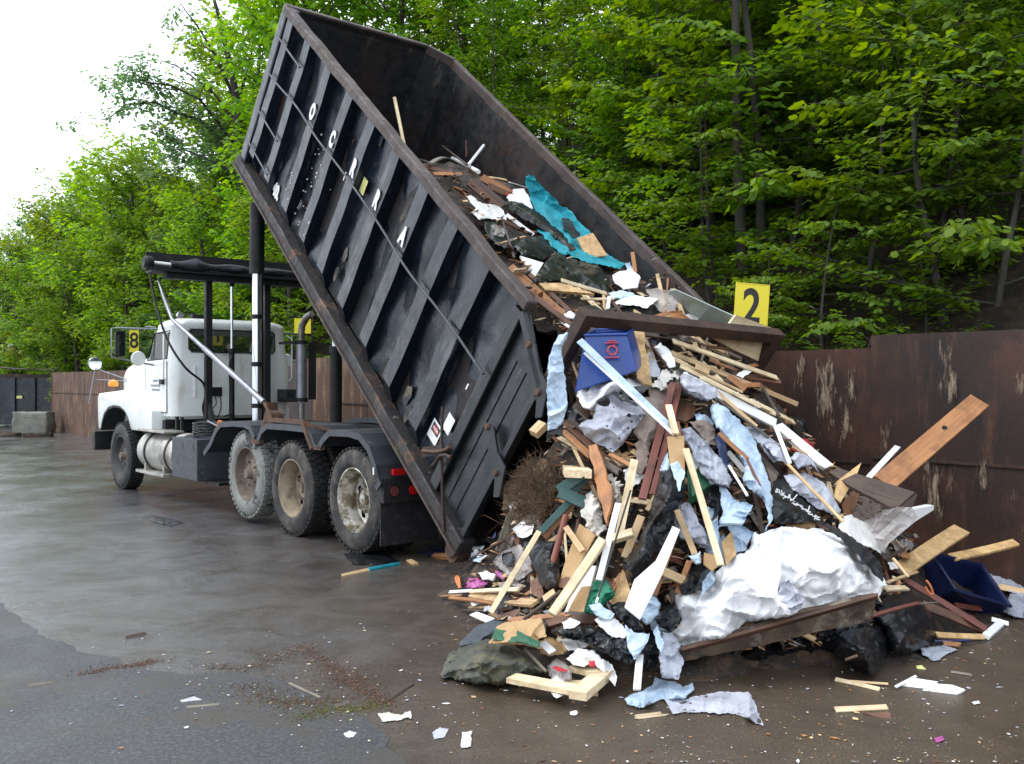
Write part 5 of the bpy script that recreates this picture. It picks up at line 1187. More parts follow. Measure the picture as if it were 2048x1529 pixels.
foot = [(950, 1105), (905, 1170), (925, 1225), (930, 1260), (905, 1330), (960, 1362), (1060, 1372), (1160, 1385), (1240, 1352), (1380, 1325), (1500, 1335), (1620, 1330), (1740, 1335), (1860, 1300), (1980, 1262), (2060, 1230), (880, 1120), (870, 1250), (850, 1400), (1000, 1450), (1300, 1440), (1700, 1430), (2100, 1330)]
for px, py in foot:
    p = gnd(px, py); P2.append((p.x, p.y)); Z.append(0.0)
for x, y, z in ((-1.2, 9.2, 0), (-.8, 10.4, 0), (.4, 10.6, .15), (1.4, 10.4, .5), (.6, 9.3, .75), (1.6, 8.9, 1.45), (1.0, 8.4, 1.6), (.2, 8.6, .55), (2.3, 9.2, 1.1), (2.6, 8.6, 1.3), (3.2, 8.5, .45), (3.9, 8.0, .08), (4.6, 7.6, .0), (5.2, 6.6, 0), (5.0, 7.4, 0)): P2.append((x, y)); Z.append(z)
hf = rbf_fit(P2, Z)
def grid_mesh(f, x0, x1, y0, y1, st, keep, zmin, tf=None, amp=0.0):
    nx = int((x1 - x0) / st) + 1; ny = int((y1 - y0) / st) + 1
    X, Y = np.meshgrid(np.linspace(x0, x1, nx), np.linspace(y0, y1, ny), indexing='ij'); Zz = f(np.stack([X.ravel(), Y.ravel()], 1)).reshape(nx, ny)
    vs = []; ok = []
    for i in range(nx):
        for j in range(ny):
            x, y, z = float(X[i, j]), float(Y[i, j]), float(Zz[i, j]); ok.append(keep(x, y, z))
            if amp:
                q = Vector((x, y, z)); z -= amp * (.5 + .9 * abs(noise.noise(q * 3.1)) + .8 * abs(noise.noise(q * 8))) * smooth(zmin, zmin + .15, z)
            v = Vector((x, y, max(z, zmin))); vs.append(tf(v) if tf else v)
    fs = []
    for i in range(nx - 1):
        for j in range(ny - 1):
            a = i * ny + j; q = (a, a + ny, a + ny + 1, a + 1)
            if all(ok[k] for k in q): fs.append(q)
    return vs, fs
def keep_h(x, y, z): return z > -.06 and st_of((x, y))[1] < -.04
hv, hfs = grid_mesh(hf, -1.6, 5.4, 4.2, 10.8, .06, keep_h, -.03)
hv2, hfs2 = grid_mesh(hf, -1.6, 5.4, 4.2, 10.8, .045, keep_h, -.03, amp=.07)
me = bpy.data.meshes.new('debris_heap'); me.from_pydata(hv2, [], hfs2); me.shade_smooth()
tag(link_mesh('debris_heap', me, M['flecked']), 'mass of small dark broken debris filling the dumped heap', kind='stuff')
# load still lying in the tilted box
lp = [(850, 338, .15), (930, 425, .15), (1000, 520, .15), (1060, 592, .15), (1120, 650, .15), (880, 322, .6), (900, 318, 1.2), (960, 350, 1.2), (1040, 450, 1.2), (1130, 540, 1.2), (1230, 620, 1.2), (1350, 665, 1.2), (945, 322, 2.1), (1030, 365, 2.1), (1130, 440, 2.1), (1240, 530, 2.1), (1330, 580, 2.1), (1430, 625, 2.1)]
P2b = []; Zb = []
for px, py, b_ in lp:
    a, _, c = bpx(px, py, b_); P2b.append((a, b_)); Zb.append(c)
for a, b_, c in ((4.6, .2, 1.2), (4.9, 1.2, 1.1), (4.9, 2.1, 1.1), (5.6, 1.2, .1), (5.6, .2, .1), (5.6, 2.1, .1), (-.3, .2, 1.75), (-.3, 1.2, 1.7), (-.3, 2.1, 1.7), (.5, .2, 2.0)): P2b.append((a, b_)); Zb.append(c)
lf_ = rbf_fit(P2b, Zb, .02)
tfb = lambda v: bw(v.x, v.y, v.z)
lv_, lfs_ = grid_mesh(lf_, -.5, 5.7, .14, 2.2, .06, lambda x, y, z: z > -.1, 0.03, tf=tfb)
lv2, lfs2 = grid_mesh(lf_, -.5, 5.7, .14, 2.2, .05, lambda x, y, z: z > -.1, 0.03, tf=tfb, amp=.07)
me = bpy.data.meshes.new('debris_load'); me.from_pydata(lv2, [], lfs2); me.shade_smooth()
tag(link_mesh('debris_load', me, M['flecked']), 'mass of dark broken debris still lying in the tipped box', kind='stuff')
gv = [Vector((-30, .5, 0)), Vector((30, .5, 0)), Vector((30, 60, 0)), Vector((-30, 60, 0))]
fw_ = [bw(-.0, 2.19, 0), bw(7, 2.19, 0), bw(7, 2.19, 2.2), bw(0, 2.19, 2.2)]
AV = list(hv); AF = [tuple(f) for f in hfs]
for vs_, fs_ in ((lv_, lfs_), (gv, [(0, 1, 2, 3)]), (fw_, [(0, 1, 2, 3)])):
    o_ = len(AV); AV += list(vs_); AF += [tuple(i + o_ for i in f) for f in fs_]
BV = bvhtree.BVHTree.FromPolygons([tuple(v) for v in AV], AF)
def hitd(px, py):
    r = ray(px, py); h, _, _, d = BV.ray_cast(CAM, r.normalized(), 60)
    return (d / r.length) if h is not None else None      # depth along y
CROP = {'A': (1040, 580, 3.413), 'B': (880, 820, 3.476), 'C': (1280, 760, 3.475), 'D': (1580, 760, 3.474), 'E': (860, 1160, 3.793), 'F': (1320, 1020, 4.267), 'G': (1560, 1060, 3.475), 'H': (820, 180, 3.323), 'M': (0, 0, 1.0)}
def cp(c, x, y): a = CROP[c]; return a[0] + x / a[2], a[1] + y / a[2]
CATS = {'plank': 'board', 'board': 'board', 'stick': 'stick', 'plastic_sheet': 'plastic sheet', 'bag': 'bag', 'panel': 'panel', 'cloth': 'cloth', 'paper': 'paper', 'foam': 'foam', 'cardboard': 'cardboard', 'tarp': 'tarp', 'rag': 'rag', 'timber': 'timber', 'tube': 'pipe'}
LAY = .035
rp_ = random.Random(77)
def plank(c, x1, y1, x2, y2, w_, mat, name, label, lay=1, Y1=None, Y2=None, t=None, tilt=0.0, jag=0.0, cat=None, group=None, rnd=False, taper=1.0):
    k = CROP[c][2]; a1 = cp(c, x1, y1); a2 = cp(c, x2, y2); wpx = w_ / k
    n = 9; Ys = []
    for i in range(n):
        f = i / (n - 1); d = hitd(a1[0] + (a2[0] - a1[0]) * f, a1[1] + (a2[1] - a1[1]) * f); Ys.append(d)
    va = [d for d in Ys if d]; e1 = Y1 or Ys[0] or va[0]; e2 = Y2 or Ys[-1] or va[-1]
    if not Y1: e1 -= LAY * lay
    if not Y2: e2 -= LAY * lay
    if not Y1 and not Y2:
        # inverse depth is linear along the segment; push out so that the board does not sink in
        pen = 0
        for i, d in enumerate(Ys):
            if d is None: continue
            f = i / (n - 1); yl = 1 / ((1 - f) / e1 + f / e2); pen = max(pen, yl - (d - .01))
        pen = min(pen, .22); e1 -= pen; e2 -= pen
    p1 = at(a1[0], a1[1], e1); p2 = at(a2[0], a2[1], e2); mid = (p1 + p2) / 2; ax = (p2 - p1); Ln = ax.length; ax.normalize()
    W = max(.012, wpx * mid.y / F); th = t if t is not None else min(.035, max(.012, W * .35))
    tc_ = (CAM - mid).normalized(); face = (tc_ * .8 + Vector((0, 0, .6)) + Vector((rp_.gauss(0, .12), 0, rp_.gauss(0, .12)))).normalized()
    nz_ = (face - ax * face.dot(ax)).normalized(); wy = nz_.cross(ax)
    if tilt: q = Matrix.Rotation(tilt, 3, ax); nz_ = q @ nz_; wy = q @ wy
    # compensate foreshortening of the width
    fs_ = abs(wy.cross(tc_).length); W = W / max(.55, fs_)
    me = bpy.data.meshes.new(name); b = MB(); ns = 5; nw = 5 if jag else 2; rings = []
    if rnd:
        b.tube([(-Ln / 2, 0, 0), (0, 0, 0), (Ln / 2, 0, 0)], [W / 2, W / 2, W / 2 * taper], 12)
    else:
        bend = rp_.gauss(0, .006) * Ln
        vs = []; 
        for i in range(ns + 1):
            f = i / ns - .5
            for j in range(nw):
                g = j / (nw - 1) - .5; x = f * Ln; ww = W * (1 + (taper - 1) * (f + .5))
                if jag and i == ns: x += rp_.uniform(-jag, jag * .4)
                if jag and i == 0: x += rp_.uniform(-.2, .3) * jag
                zb = bend * (1 - 4 * f * f)
                vs += [(x, g * ww, zb + th / 2), (x, g * ww, zb - th / 2)]
        fs = []
        S = nw * 2
        for i in range(ns):
            for j in range(nw - 1):
                a = i * S + j * 2; fs += [(a, a + S, a + S + 2, a + 2), (a + 1, a + 3, a + S + 3, a + S + 1)]
            a = i * S; fs += [(a, a + 1, a + S + 1, a + S)]; a = i * S + (nw - 1) * 2; fs += [(a, a + S, a + S + 1, a + 1)]
        for j in range(nw - 1): a = j * 2; fs += [(a, a + 2, a + 3, a + 1)]; a = ns * S + j * 2; fs += [(a, a + 1, a + 3, a + 2)]
        b.add(vs, fs)
    o = b.build(name, M[mat], smooth=60 if rnd else False, bevel=0 if (rnd or jag) else min(.003, th * .12), seg=1)
    o.matrix_world = Matrix(((ax.x, wy.x, nz_.x, mid.x), (ax.y, wy.y, nz_.y, mid.y), (ax.z, wy.z, nz_.z, mid.z), (0, 0, 0, 1)))
    return tag(o, label, cat or CATS.get(name, name.replace('_', ' ')), group)

def plane_of(pts3):
    c = sum(pts3, Vector()) / len(pts3); A = np.array([tuple(p - c) for p in pts3]); _, _, vt = np.linalg.svd(A); n = Vector([float(v) for v in vt[2]])
    return c, n
def slab(c, poly, mat, name, label, lay=1, th=.018, Ys=None, cat=None, group=None, rough=0.0):
    """flat board with the given outline, lying on (or standing from) the heap"""
    pp = [cp(c, x, y) for x, y in poly]; p3 = []
    for i, (x, y) in enumerate(pp):
        d = (Ys[i] if isinstance(Ys, (list, tuple)) else Ys) if Ys else hitd(x, y)
        if d is None: d = hitd(x, y + 20) or 7.5
        p3.append(at(x, y, d - (0 if Ys else LAY * lay)))
    ce, n = plane_of(p3)
    if n.dot(CAM - ce) < 0: n = -n
    tc_ = (CAM - ce).normalized()
    if n.dot(tc_) < .35: n = (n + tc_ * .6).normalized()
    q3 = []
    for x, y in pp:
        r = ray(x, y); t = (ce - CAM).dot(n) / r.dot(n); q3.append(CAM + r * t)
    # dense outline with a slightly rough edge
    out_ = []
    for i in range(len(q3)):
        a, b_ = q3[i], q3[(i + 1) % len(q3)]; m = max(1, int((b_ - a).length / .06)) if rough else 1
        for k in range(m):
            v = a.lerp(b_, k / m)
            if rough and k: v = v + Vector((rp_.gauss(0, rough), rp_.gauss(0, rough), rp_.gauss(0, rough)))
            out_.append(v - n * (v - ce).dot(n))
    ax = (q3[1] - q3[0]).normalized(); 
    best = max(range(len(q3)), key=lambda i: (q3[(i + 1) % len(q3)] - q3[i]).length); ax = (q3[(best + 1) % len(q3)] - q3[best]).normalized(); wy = n.cross(ax)
    Mx = Matrix(((ax.x, wy.x, n.x, ce.x), (ax.y, wy.y, n.y, ce.y), (ax.z, wy.z, n.z, ce.z), (0, 0, 0, 1))); Mi = Mx.inverted()
    l2 = [Mi @ v for v in out_]; b = MB(); b.prism([(v.x, v.y) for v in l2], 0, -th, 'z')
    me = b.build(name, M[mat]); me.matrix_world = Mx
    return tag(me, label, cat or CATS.get(name, name.replace('_', ' ')), group)

def vor(p):
    d = noise.voronoi(p)[0]; return min(1.2, d[0]) * .9 + .35 * min(.6, d[1] - d[0])
def crump(x, y, ang, seed):
    wx = 16 * noise.noise(Vector((x / 70, y / 70, seed + 31))); wy = 16 * noise.noise(Vector((x / 70, y / 70, seed + 47))); x += wx; y += wy
    v = .5 * noise.noise(Vector((x / 95, y / 95, seed)))
    for k, (sc, am, st_) in enumerate(((105, 1.9, 3.4), (60, 1.2, 3.0), (32, .62, 2.0), (18, .26, 1.6))):
        a = ang + (0, .75, -.6, 1.3)[k]; c_, s_ = math.cos(a), math.sin(a)
        p = Vector(((x * c_ + y * s_) / (sc * st_), (-x * s_ + y * c_) / sc, seed + 3.7 * k)); m = noise.noise(Vector((x / (sc * 1.5), y / (sc * 1.5), seed + 20 + k)))
        v += am * (max(0.0, 1 - abs(noise.noise(p)) * 3.2) ** 1.1 - .35) * smooth(-.35, .25, m)
    return v
def fold1(p):
    return max(0.0, 1 - abs(noise.noise(p)) * 3.0) ** 1.4
def ridged(p, s): return 1 - abs(noise.noise(p * s)) * 2.2
def drape(c, poly, mat, name, label, amp=.03, bulge=0.0, lay=1, Y=None, fr=1.0, fold=None, step=None, cat=None, group=None, rag=.35, th=.006, parent=None, seed=None, back=None, crease=32):
    """crumpled sheet or bag: outline in the photo, laid over what is under it, closed behind"""
    pp = [cp(c, x, y) for x, y in poly]; x0 = min(p[0] for p in pp); x1 = max(p[0] for p in pp); y0 = min(p[1] for p in pp); y1 = max(p[1] for p in pp)
    A_ = (x1 - x0) * (y1 - y0); st = step or max(2.3, min(5.0, math.sqrt(A_ / 2400)))
    seed = seed if seed is not None else rp_.random() * 50
    # rounded, ragged outline
    bd_ = []
    m = len(pp)
    for i in range(m):
        a, b_ = pp[i], pp[(i + 1) % m]; pa, pb = pp[i - 1], pp[(i + 2) % m]; ln = math.hypot(b_[0] - a[0], b_[1] - a[1]); k = max(1, int(ln / st))
        for j in range(k):
            t = j / k; q = [.5 * ((2 * a[z]) + (b_[z] - pa[z]) * t * .6 + (2 * pa[z] - 5 * a[z] + 4 * b_[z] - pb[z]) * t * t * 0 ) + 0 for z in (0, 1)]
            x = a[0] + (b_[0] - a[0]) * t; y = a[1] + (b_[1] - a[1]) * t
            nx, ny = -(b_[1] - a[1]) / (ln + 1e-6), (b_[0] - a[0]) / (ln + 1e-6); w_ = noise.noise(Vector((x * .05, y * .05, seed))) * rag * st * 3.4 + noise.noise(Vector((x * .16, y * .16, seed))) * rag * st * 2.6
            bd_.append((x + nx * w_, y + ny * w_))
    nb = len(bd_); pts = [Vector(p) for p in bd_]; edges = [(i, (i + 1) % nb) for i in range(nb)]
    y = y0 + st * .5; r_ = 0
    while y < y1:
        x = x0 + (st * .5 if r_ % 2 else 0)
        while x < x1:
            pts.append(Vector((x + rp_.uniform(-.25, .25) * st, y + rp_.uniform(-.25, .25) * st))); x += st
        y += st * .87; r_ += 1
    v2, e2, f2, ov, oe, of = geometry.delaunay_2d_cdt(pts, edges, [list(range(nb))], 1, .05)
    used = sorted({i for f in f2 for i in f}); mp = {i: k for k, i in enumerate(used)}
    if not used: return None
    bp_ = np.array(bd_); bq = np.roll(bp_, -1, 0); V2 = np.array([tuple(v2[i]) for i in used])
    dseg = bq - bp_; l2 = (dseg ** 2).sum(1) + 1e-9
    tt = np.clip(((V2[:, None] - bp_[None]) * dseg[None]).sum(2) / l2[None], 0, 1); dd = np.sqrt(((V2[:, None] - (bp_[None] + tt[..., None] * dseg[None])) ** 2).sum(2)).min(1)
    dm = max(dd.max(), 1e-3)
    ang = fold if fold is not None else rp_.uniform(0, PI); ca, sa = math.cos(ang), math.sin(ang)
    dep = []
    for k, (x, y) in enumerate(V2):
        if callable(Y): d = Y(x, y)
        elif Y: d = Y
        else: d = hitd(x, y)
        dep.append(d)
    dv = [d for d in dep if d]; dmed = sorted(dv)[len(dv) // 2] if dv else 7
    dep = [d if d else dmed for d in dep]
    if not Y:
        dep = [min(d, dmed + .6) for d in dep]
    fr_v = []; bk_v = []
    for k, (x, y) in enumerate(V2):
        e = dd[k] / dm; q2 = Vector((x / 60 * fr, y / 60 * fr, seed + 9)); a2 = ang + .7 * noise.noise(q2 * .35); c2_, s2_ = math.cos(a2), math.sin(a2); q = Vector(((x * c2_ + y * s2_) / 230 * fr, (-x * s2_ + y * c2_) / 44 * fr + .5 * noise.noise(q2 * .5), seed)); a3 = a2 + .8; qb = Vector(((x * math.cos(a3) + y * math.sin(a3)) / 120 * fr, (-x * math.sin(a3) + y * math.cos(a3)) / 26 * fr, seed + 5))
        fq = .85 + .5 * fr; cr = crump(x * fq, y * fq, ang, seed)
        ed = min(1, dd[k] / (st * 1.2)); bl = bulge * (math.sqrt(max(0, 1 - (1 - e) ** 2)) * .55 + .45 * e) * (1 + .45 * noise.noise(q2 * .8))
        d = dep[k] - (0 if Y and not callable(Y) else LAY * lay) - bl - 1.35 * amp * cr * (.35 + .65 * ed)
        fr_v.append(at(x, y, d)); bk_v.append(at(x, y, d + th + (min(bl * 1.6, .6) if bulge else 0) * ed + (back or 0) * ed))
    n_ = len(used); fs = []
    ecount = {}
    for f in f2:
        g = [mp[i] for i in f]; fs.append(tuple(g)); fs.append(tuple(n_ + i for i in g[::-1]))
        for i in range(len(g)):
            e = (g[i], g[(i + 1) % len(g)]); ecount[tuple(sorted(e))] = ecount.get(tuple(sorted(e)), []) + [e]
    for key, es in ecount.items():
        if len(es) == 1: a, b_ = es[0]; fs.append((b_, a, n_ + a, n_ + b_))
    b = MB(); b.add(fr_v + bk_v, fs); o = b.build(name, M[mat], smooth=crease)
    recentre(o)
    return tag(o, label, cat or CATS.get(name, name.replace('_', ' ')), group)
def yb(px, py, b_):
    r = ray(px, py); return ((BC + bn * b_ - CAM).dot(bn)) / r.dot(bn)
P_ = plank; S_ = slab; D_ = drape
# ------------------------------------------------------------------ things lying in the tipped box (H)
P_('M', 808, 290, 789, 196, 7, 'pine_pale', 'stick', 'thin pale stick standing up alone against the dark inside of the box', Y1=yb(808, 290, .7), Y2=yb(789, 196, .7), rnd=True)
P_('H', 10, 450, 330, 575, 26, 'wood_dark', 'plank', 'dark plank poking over the near rim at the top of the load', lay=2)
P_('H', 60, 500, 300, 560, 26, 'wood_brown', 'plank', 'red brown splintered board at the top of the load', lay=1, jag=.06)
P_('H', 140, 490, 250, 455, 30, 'wood_grey', 'plank', 'short grey green slat at the top of the load', lay=3)
P_('H', 160, 560, 345, 560, 30, 'wood_orange', 'plank', 'short orange splintered slat just under the dark plank', lay=2, jag=.04)
P_('H', 280, 455, 455, 545, 26, 'white_board', 'tube', 'white plastic tube lying on the top of the load', lay=4, rnd=True)
P_('H', 388, 500, 490, 370, 20, 'white_board', 'tube', 'white plastic tube leaning up and to the right above the load', lay=4, rnd=True)
P_('H', 215, 373, 380, 500, 13, 'wood_dark', 'stick', 'thin dark stick crossing the two white tubes', lay=5, rnd=True)
P_('H', 375, 445, 372, 335, 10, 'wood_brown', 'stick', 'small dark rusty rod upright beside the white tubes', lay=3, rnd=True)
S_('H', [(185, 600), (345, 670), (430, 800), (495, 965), (330, 790)], 'wood_orange', 'panel', 'large orange brown panel just inside the near rim', lay=1)
P_('H', 395, 615, 600, 790, 52, 'wood_brown', 'plank', 'brown board sloping beside the orange brown panel', lay=2)
P_('H', 440, 600, 640, 770, 26, 'wood_dark', 'plank', 'narrow dark board on top of the brown sloping one', lay=3)
P_('H', 470, 580, 690, 700, 46, 'wood_orange', 'plank', 'splintered orange board near the middle of the load', lay=2, jag=.08)
P_('H', 520, 640, 700, 720, 40, 'wood_brown', 'plank', 'brown board under the splintered orange one', lay=1)
P_('H', 500, 580, 640, 600, 18, 'pine', 'plank', 'short yellow edge of a board by the far wall of the box', lay=4)
P_('H', 660, 615, 775, 650, 14, 'white_board', 'plank', 'thin white strip touching the top of the teal tarp', lay=4)
D_('H', [(640, 715), (690, 662), (760, 655), (800, 715), (815, 790), (700, 775)], 'bag_white', 'bag', 'white bag tucked under the top of the teal tarp', amp=.02, bulge=.12, lay=2)
D_('H', [(640, 700), (660, 672), (700, 668), (680, 700)], 'red_cloth', 'cloth', 'bit of red cloth beside the white bag under the tarp', lay=3)
D_('H', [(368, 705), (410, 700), (450, 745), (600, 775), (640, 860), (600, 865), (560, 855), (450, 862), (412, 812), (440, 785)], 'paper', 'cloth', 'crumpled white cloth with flaps beside the near rim', amp=.05, lay=4)
D_('H', [(540, 900), (600, 890), (650, 930), (620, 975), (560, 960)], 'bag_clear', 'plastic_sheet', 'small crumpled translucent plastic below the white cloth', amp=.03, bulge=.05, lay=2)
P_('H', 640, 830, 820, 965, 24, 'paper', 'plank', 'narrow white slat beside the black jacket', lay=3)
P_('H', 600, 860, 800, 960, 22, 'wood_brown', 'plank', 'brown slat beside the narrow white slat', lay=2)
D_('H', [(480, 870), (560, 870), (620, 940), (700, 960), (760, 1000), (700, 1090), (600, 1040), (520, 980)], 'sheet_dark', 'rag', 'dark wet rag between the white cloth and the black bag', amp=.05, lay=1)
D_('H', [(765, 580), (792, 557), (850, 600), (960, 720), (1080, 830), (1200, 950), (1300, 1080), (1428, 1160), (1390, 1192), (1260, 1150), (1220, 1155), (1100, 1120), (960, 1060), (850, 940), (830, 800), (790, 700)], 'teal_cloth', 'tarp', 'teal blue tarp leaning on the far wall of the box', amp=.06, bulge=.05, lay=3, fold=.85)
D_('H', [(1010, 850), (1060, 860), (1130, 960), (1080, 985), (1020, 910)], 'sheet_dark', 'rag', 'dark patch of cloth lying on the teal tarp', amp=.01, lay=7)
D_('H', [(610, 770), (640, 735), (760, 760), (900, 850), (1040, 980), (1105, 1060), (1060, 1078), (980, 1000), (830, 900), (680, 812)], 'bag_black', 'cloth', 'black padded jacket sleeve lying along the teal tarp', amp=.03, bulge=.10, lay=4, fold=.8)
b = MB(); zp = []
for k in range(40):
    f = k / 39; x = 700 + 390 * f; y = 770 + 285 * f ** 1.15; q = cp('H', x, y); d = hitd(*q) - .035 * 4 - .16; zp.append(at(q[0], q[1], d))
for k in range(1, 40):
    m_ = (zp[k] - zp[k - 1]).normalized(); s_ = m_.cross(Vector((0, -.5, 1))).normalized(); b.bar(zp[k] - s_ * .012, zp[k] + s_ * .022, .004, .004)
tag(b.build('zipper', M['wood_grey'], center=True), 'pale toothed zipper strip on the black jacket sleeve', 'zipper')
S_('H', [(1110, 985), (1215, 950), (1312, 1100), (1180, 1118)], 'osb', 'panel', 'square of yellow chipboard lying on the teal tarp', lay=9)
D_('H', [(690, 1040), (760, 985), (870, 965), (960, 1050), (990, 1095), (880, 1135), (740, 1110)], 'bag_black', 'bag', 'shiny black rubbish bag under the jacket sleeve', amp=.02, bulge=.16, lay=2)
D_('H', [(820, 1275), (900, 1150), (960, 1070), (1100, 1130), (1250, 1165), (1345, 1280), (1335, 1345), (1200, 1330), (1000, 1275)], 'bag_black', 'bag', 'large black plastic bag below the foot of the teal tarp', amp=.05, bulge=.12, lay=3)
S_('H', [(732, 1103), (888, 1150), (818, 1265)], 'white_board', 'panel', 'white triangular board beside the large black bag in the box', lay=5)
S_('H', [(858, 1285), (1000, 1283), (1228, 1355), (900, 1330)], 'osb', 'panel', 'chipboard panel with a dark green edge across the load', lay=7, th=.03)
P_('H', 1005, 1265, 1305, 1355, 24, 'pine_pale', 'plank', 'straight pale slat over the chipboard panel with green edge', lay=8)
P_('H', 1140, 1390, 1350, 1388, 20, 'pine_pale', 'plank', 'short pale slat just above the brown tail frame', lay=8)
P_('H', 1325, 1375, 1315, 1455, 24, 'white_board', 'plank', 'short white slat hanging down over the short pale one', lay=9)
P_('H', 1478, 1080, 1497, 1215, 27, 'wood_orange', 'timber', 'orange timber end sticking up by the far wall of the box', lay=2)
D_('H', [(1425, 1150), (1460, 1145), (1480, 1195), (1440, 1200)], 'sheet_blue', 'plastic_sheet', 'small pale blue scrap by the orange timber end', amp=.02, lay=3)
D_('H', [(1345, 1235), (1400, 1195), (1480, 1200), (1530, 1250), (1510, 1320), (1420, 1330), (1360, 1290)], 'bag_white', 'bag', 'round white bag right of the large black bag', amp=.03, bulge=.16, lay=4)
D_('A', [(860, 0), (930, -15), (1020, 10), (1080, 90), (1060, 148), (960, 150), (900, 90)], 'bag_clear', 'bag', 'milky pink tinted bag over the orange board', amp=.04, bulge=.12, lay=5)
P_('H', 660, 1180, 1010, 1500, 62, 'wood_orange', 'plank', 'long orange board along the near rim at the mouth', lay=2)
P_('H', 740, 1180, 1060, 1470, 30, 'wood_brown', 'plank', 'long red brown board beside the orange one at the mouth', lay=1)
P_('A', 35, 40, 345, 262, 17, 'white_board', 'plank', 'long thin white trim strip sliding over the near rim', lay=5)
D_('A', [(300, 170), (340, 150), (390, 175), (375, 205), (325, 195)], 'bag_white', 'bag', 'small white bag by the end of the thin white strip', amp=.01, bulge=.05, lay=3)
P_('A', 100, 50, 400, 280, 36, 'wood_brown', 'plank', 'brown board disappearing under the corner of the tail frame', lay=3)
D_('A', [(640, 92), (700, 60), (780, 33), (950, 58), (870, 122), (740, 105)], 'paper', 'paper', 'white torn sheet lying just behind the brown tail frame', amp=.02, lay=7)
D_('A', [(600, 20), (700, 0), (780, 30), (700, 60), (620, 50)], 'sheet_blue', 'cloth', 'lavender striped cloth scrap behind the white torn sheet', amp=.03, lay=6)
D_('A', [(370, 130), (600, 88), (890, 108), (905, 180), (700, 172), (430, 140)], 'bag_black', 'plastic_sheet', 'black plastic stretched behind the tail frame', amp=.04, bulge=.04, lay=3)
S_('A', [(900, 180), (1060, 125), (1185, 215), (1100, 235)], 'wood_orange', 'panel', 'orange board glimpsed between the bag and the glass sheet', lay=4)
S_('A', [(1010, 10), (1060, 0), (1475, 188), (1425, 248), (1170, 200), (1150, 150)], 'glasspane', 'glass_sheet', 'pale green glass sheet resting on the load behind the frame', lay=6, th=.008, cat='glass sheet')
S_('A', [(1475, 172), (1790, 285), (1640, 492), (1450, 405), (1330, 330), (1420, 245)], 'pine_pale', 'plywood', 'large pale plywood panel jutting past the far tail post', Ys=[8.25, 8.68, 8.62, 8.3, 8.12, 8.15], th=.02, cat='plywood')

# ------------------------------------------------------------------ mouth of the box and upper heap (A)
Yb_ = 7.05
rim = [at(*cp('A', 395, 660), Yb_ + .02), at(*cp('A', 800, 560), Yb_ - .02), at(*cp('A', 815, 620), Yb_ + .45), at(*cp('A', 440, 700), Yb_ + .5)]
tl2 = at(*cp('A', 445, 312), Yb_ + .06); tr2 = at(*cp('A', 730, 306), Yb_ + .04)
mid_r = (rim[0] + rim[1]) / 2; mid_t = (tl2 + tr2) / 2
def bin8(name, top, bot, mat, label):
    """tub lying on its mouth: top = closed end corners, bot = open rim corners"""
    c = sum(top + bot, Vector()) / 8; root = empty(name, c); t_ = [p - c for p in top]; b_ = [p - c for p in bot]; q = MB()
    ti = [p * .93 + sum(b_, Vector()) * .012 for p in t_]; bi = [p * .94 + sum(b_, Vector()) * .015 for p in b_]; vs = t_ + b_ + ti + bi; fs = [(0, 1, 2, 3), (11, 10, 9, 8)]
    for i in range(4): j = (i + 1) % 4; fs += [(i, 4 + i, 4 + j, j), (8 + j, 12 + j, 12 + i, 8 + i), (4 + i, 12 + i, 12 + j, 4 + j)]
    q.add(vs, fs); q.build('tub', M[mat], root, bevel=.01)
    l_ = MB()
    for i in range(4): l_.tube([b_[i] * 1.01, b_[(i + 1) % 4] * 1.01], .012, 8)
    l_.build('lip', M[mat], root, smooth=50); return tag(root, label, 'bin')
bk_ = Vector((.10, .40, .06))
bb = bin8('recycling_bin', [at(*cp('A', 372, 700), Yb_ + .02), at(*cp('A', 800, 556), Yb_ - .02), at(*cp('A', 800, 556), Yb_ - .02) + bk_, at(*cp('A', 372, 700), Yb_ + .02) + bk_], [tl2, tr2, tr2 + bk_, tl2 + bk_], 'blue_bin', 'bright blue recycling bin with red print at the mouth of the box')
# red print on its face
ex_ = (tr2 - tl2).normalized(); ey_ = ((tl2 + tr2) / 2 - mid_r).normalized(); en = ex_.cross(ey_); en = en if en.dot(CAM - mid_t) > 0 else -en; ey_ = en.cross(ex_)
pc = at(*cp('A', 630, 410), Yb_ - .01); 
b = MB(); rg = random.Random(3)
def pr_box(u0, u1, v0, v1):
    vs = [pc + ex_ * u + ey_ * v + en * w_ for u in (u0, u1) for v in (v0, v1) for w_ in (-.03, .012)]; b.add(vs, [(0, 1, 3, 2), (4, 6, 7, 5), (0, 4, 5, 1), (2, 3, 7, 6), (0, 2, 6, 4), (1, 5, 7, 3)])
for v, n_k in ((.062, 3), (.046, 6), (-.062, 6)):
    for k in range(n_k): u = -n_k * .0085 + k * .017; pr_box(u, u + .012, v, v + .009)
for k in range(3):
    a0 = PI / 2 + k * 2 * PI / 3; pts_ = [pc + en * .008 + ex_ * (.033 * math.cos(a0 + t)) + ey_ * (.033 * math.sin(a0 + t) - .005) for t in [.15 + 1.5 * j / 6 for j in range(7)]]; b.tube(pts_, .006, 6)
    tip = pts_[-1]; d_ = (pts_[-1] - pts_[-2]).normalized(); s_ = d_.cross(en); b.add([tip + d_ * .018, tip + s_ * .013, tip - s_ * .013, tip + en * .003], [(0, 1, 3), (0, 3, 2), (0, 2, 1), (1, 2, 3)])
pr = b.build('printed_mark', M['red_ink']); pr.parent = bb; pr.matrix_parent_inverse = Matrix.Translation(bb.location).inverted()

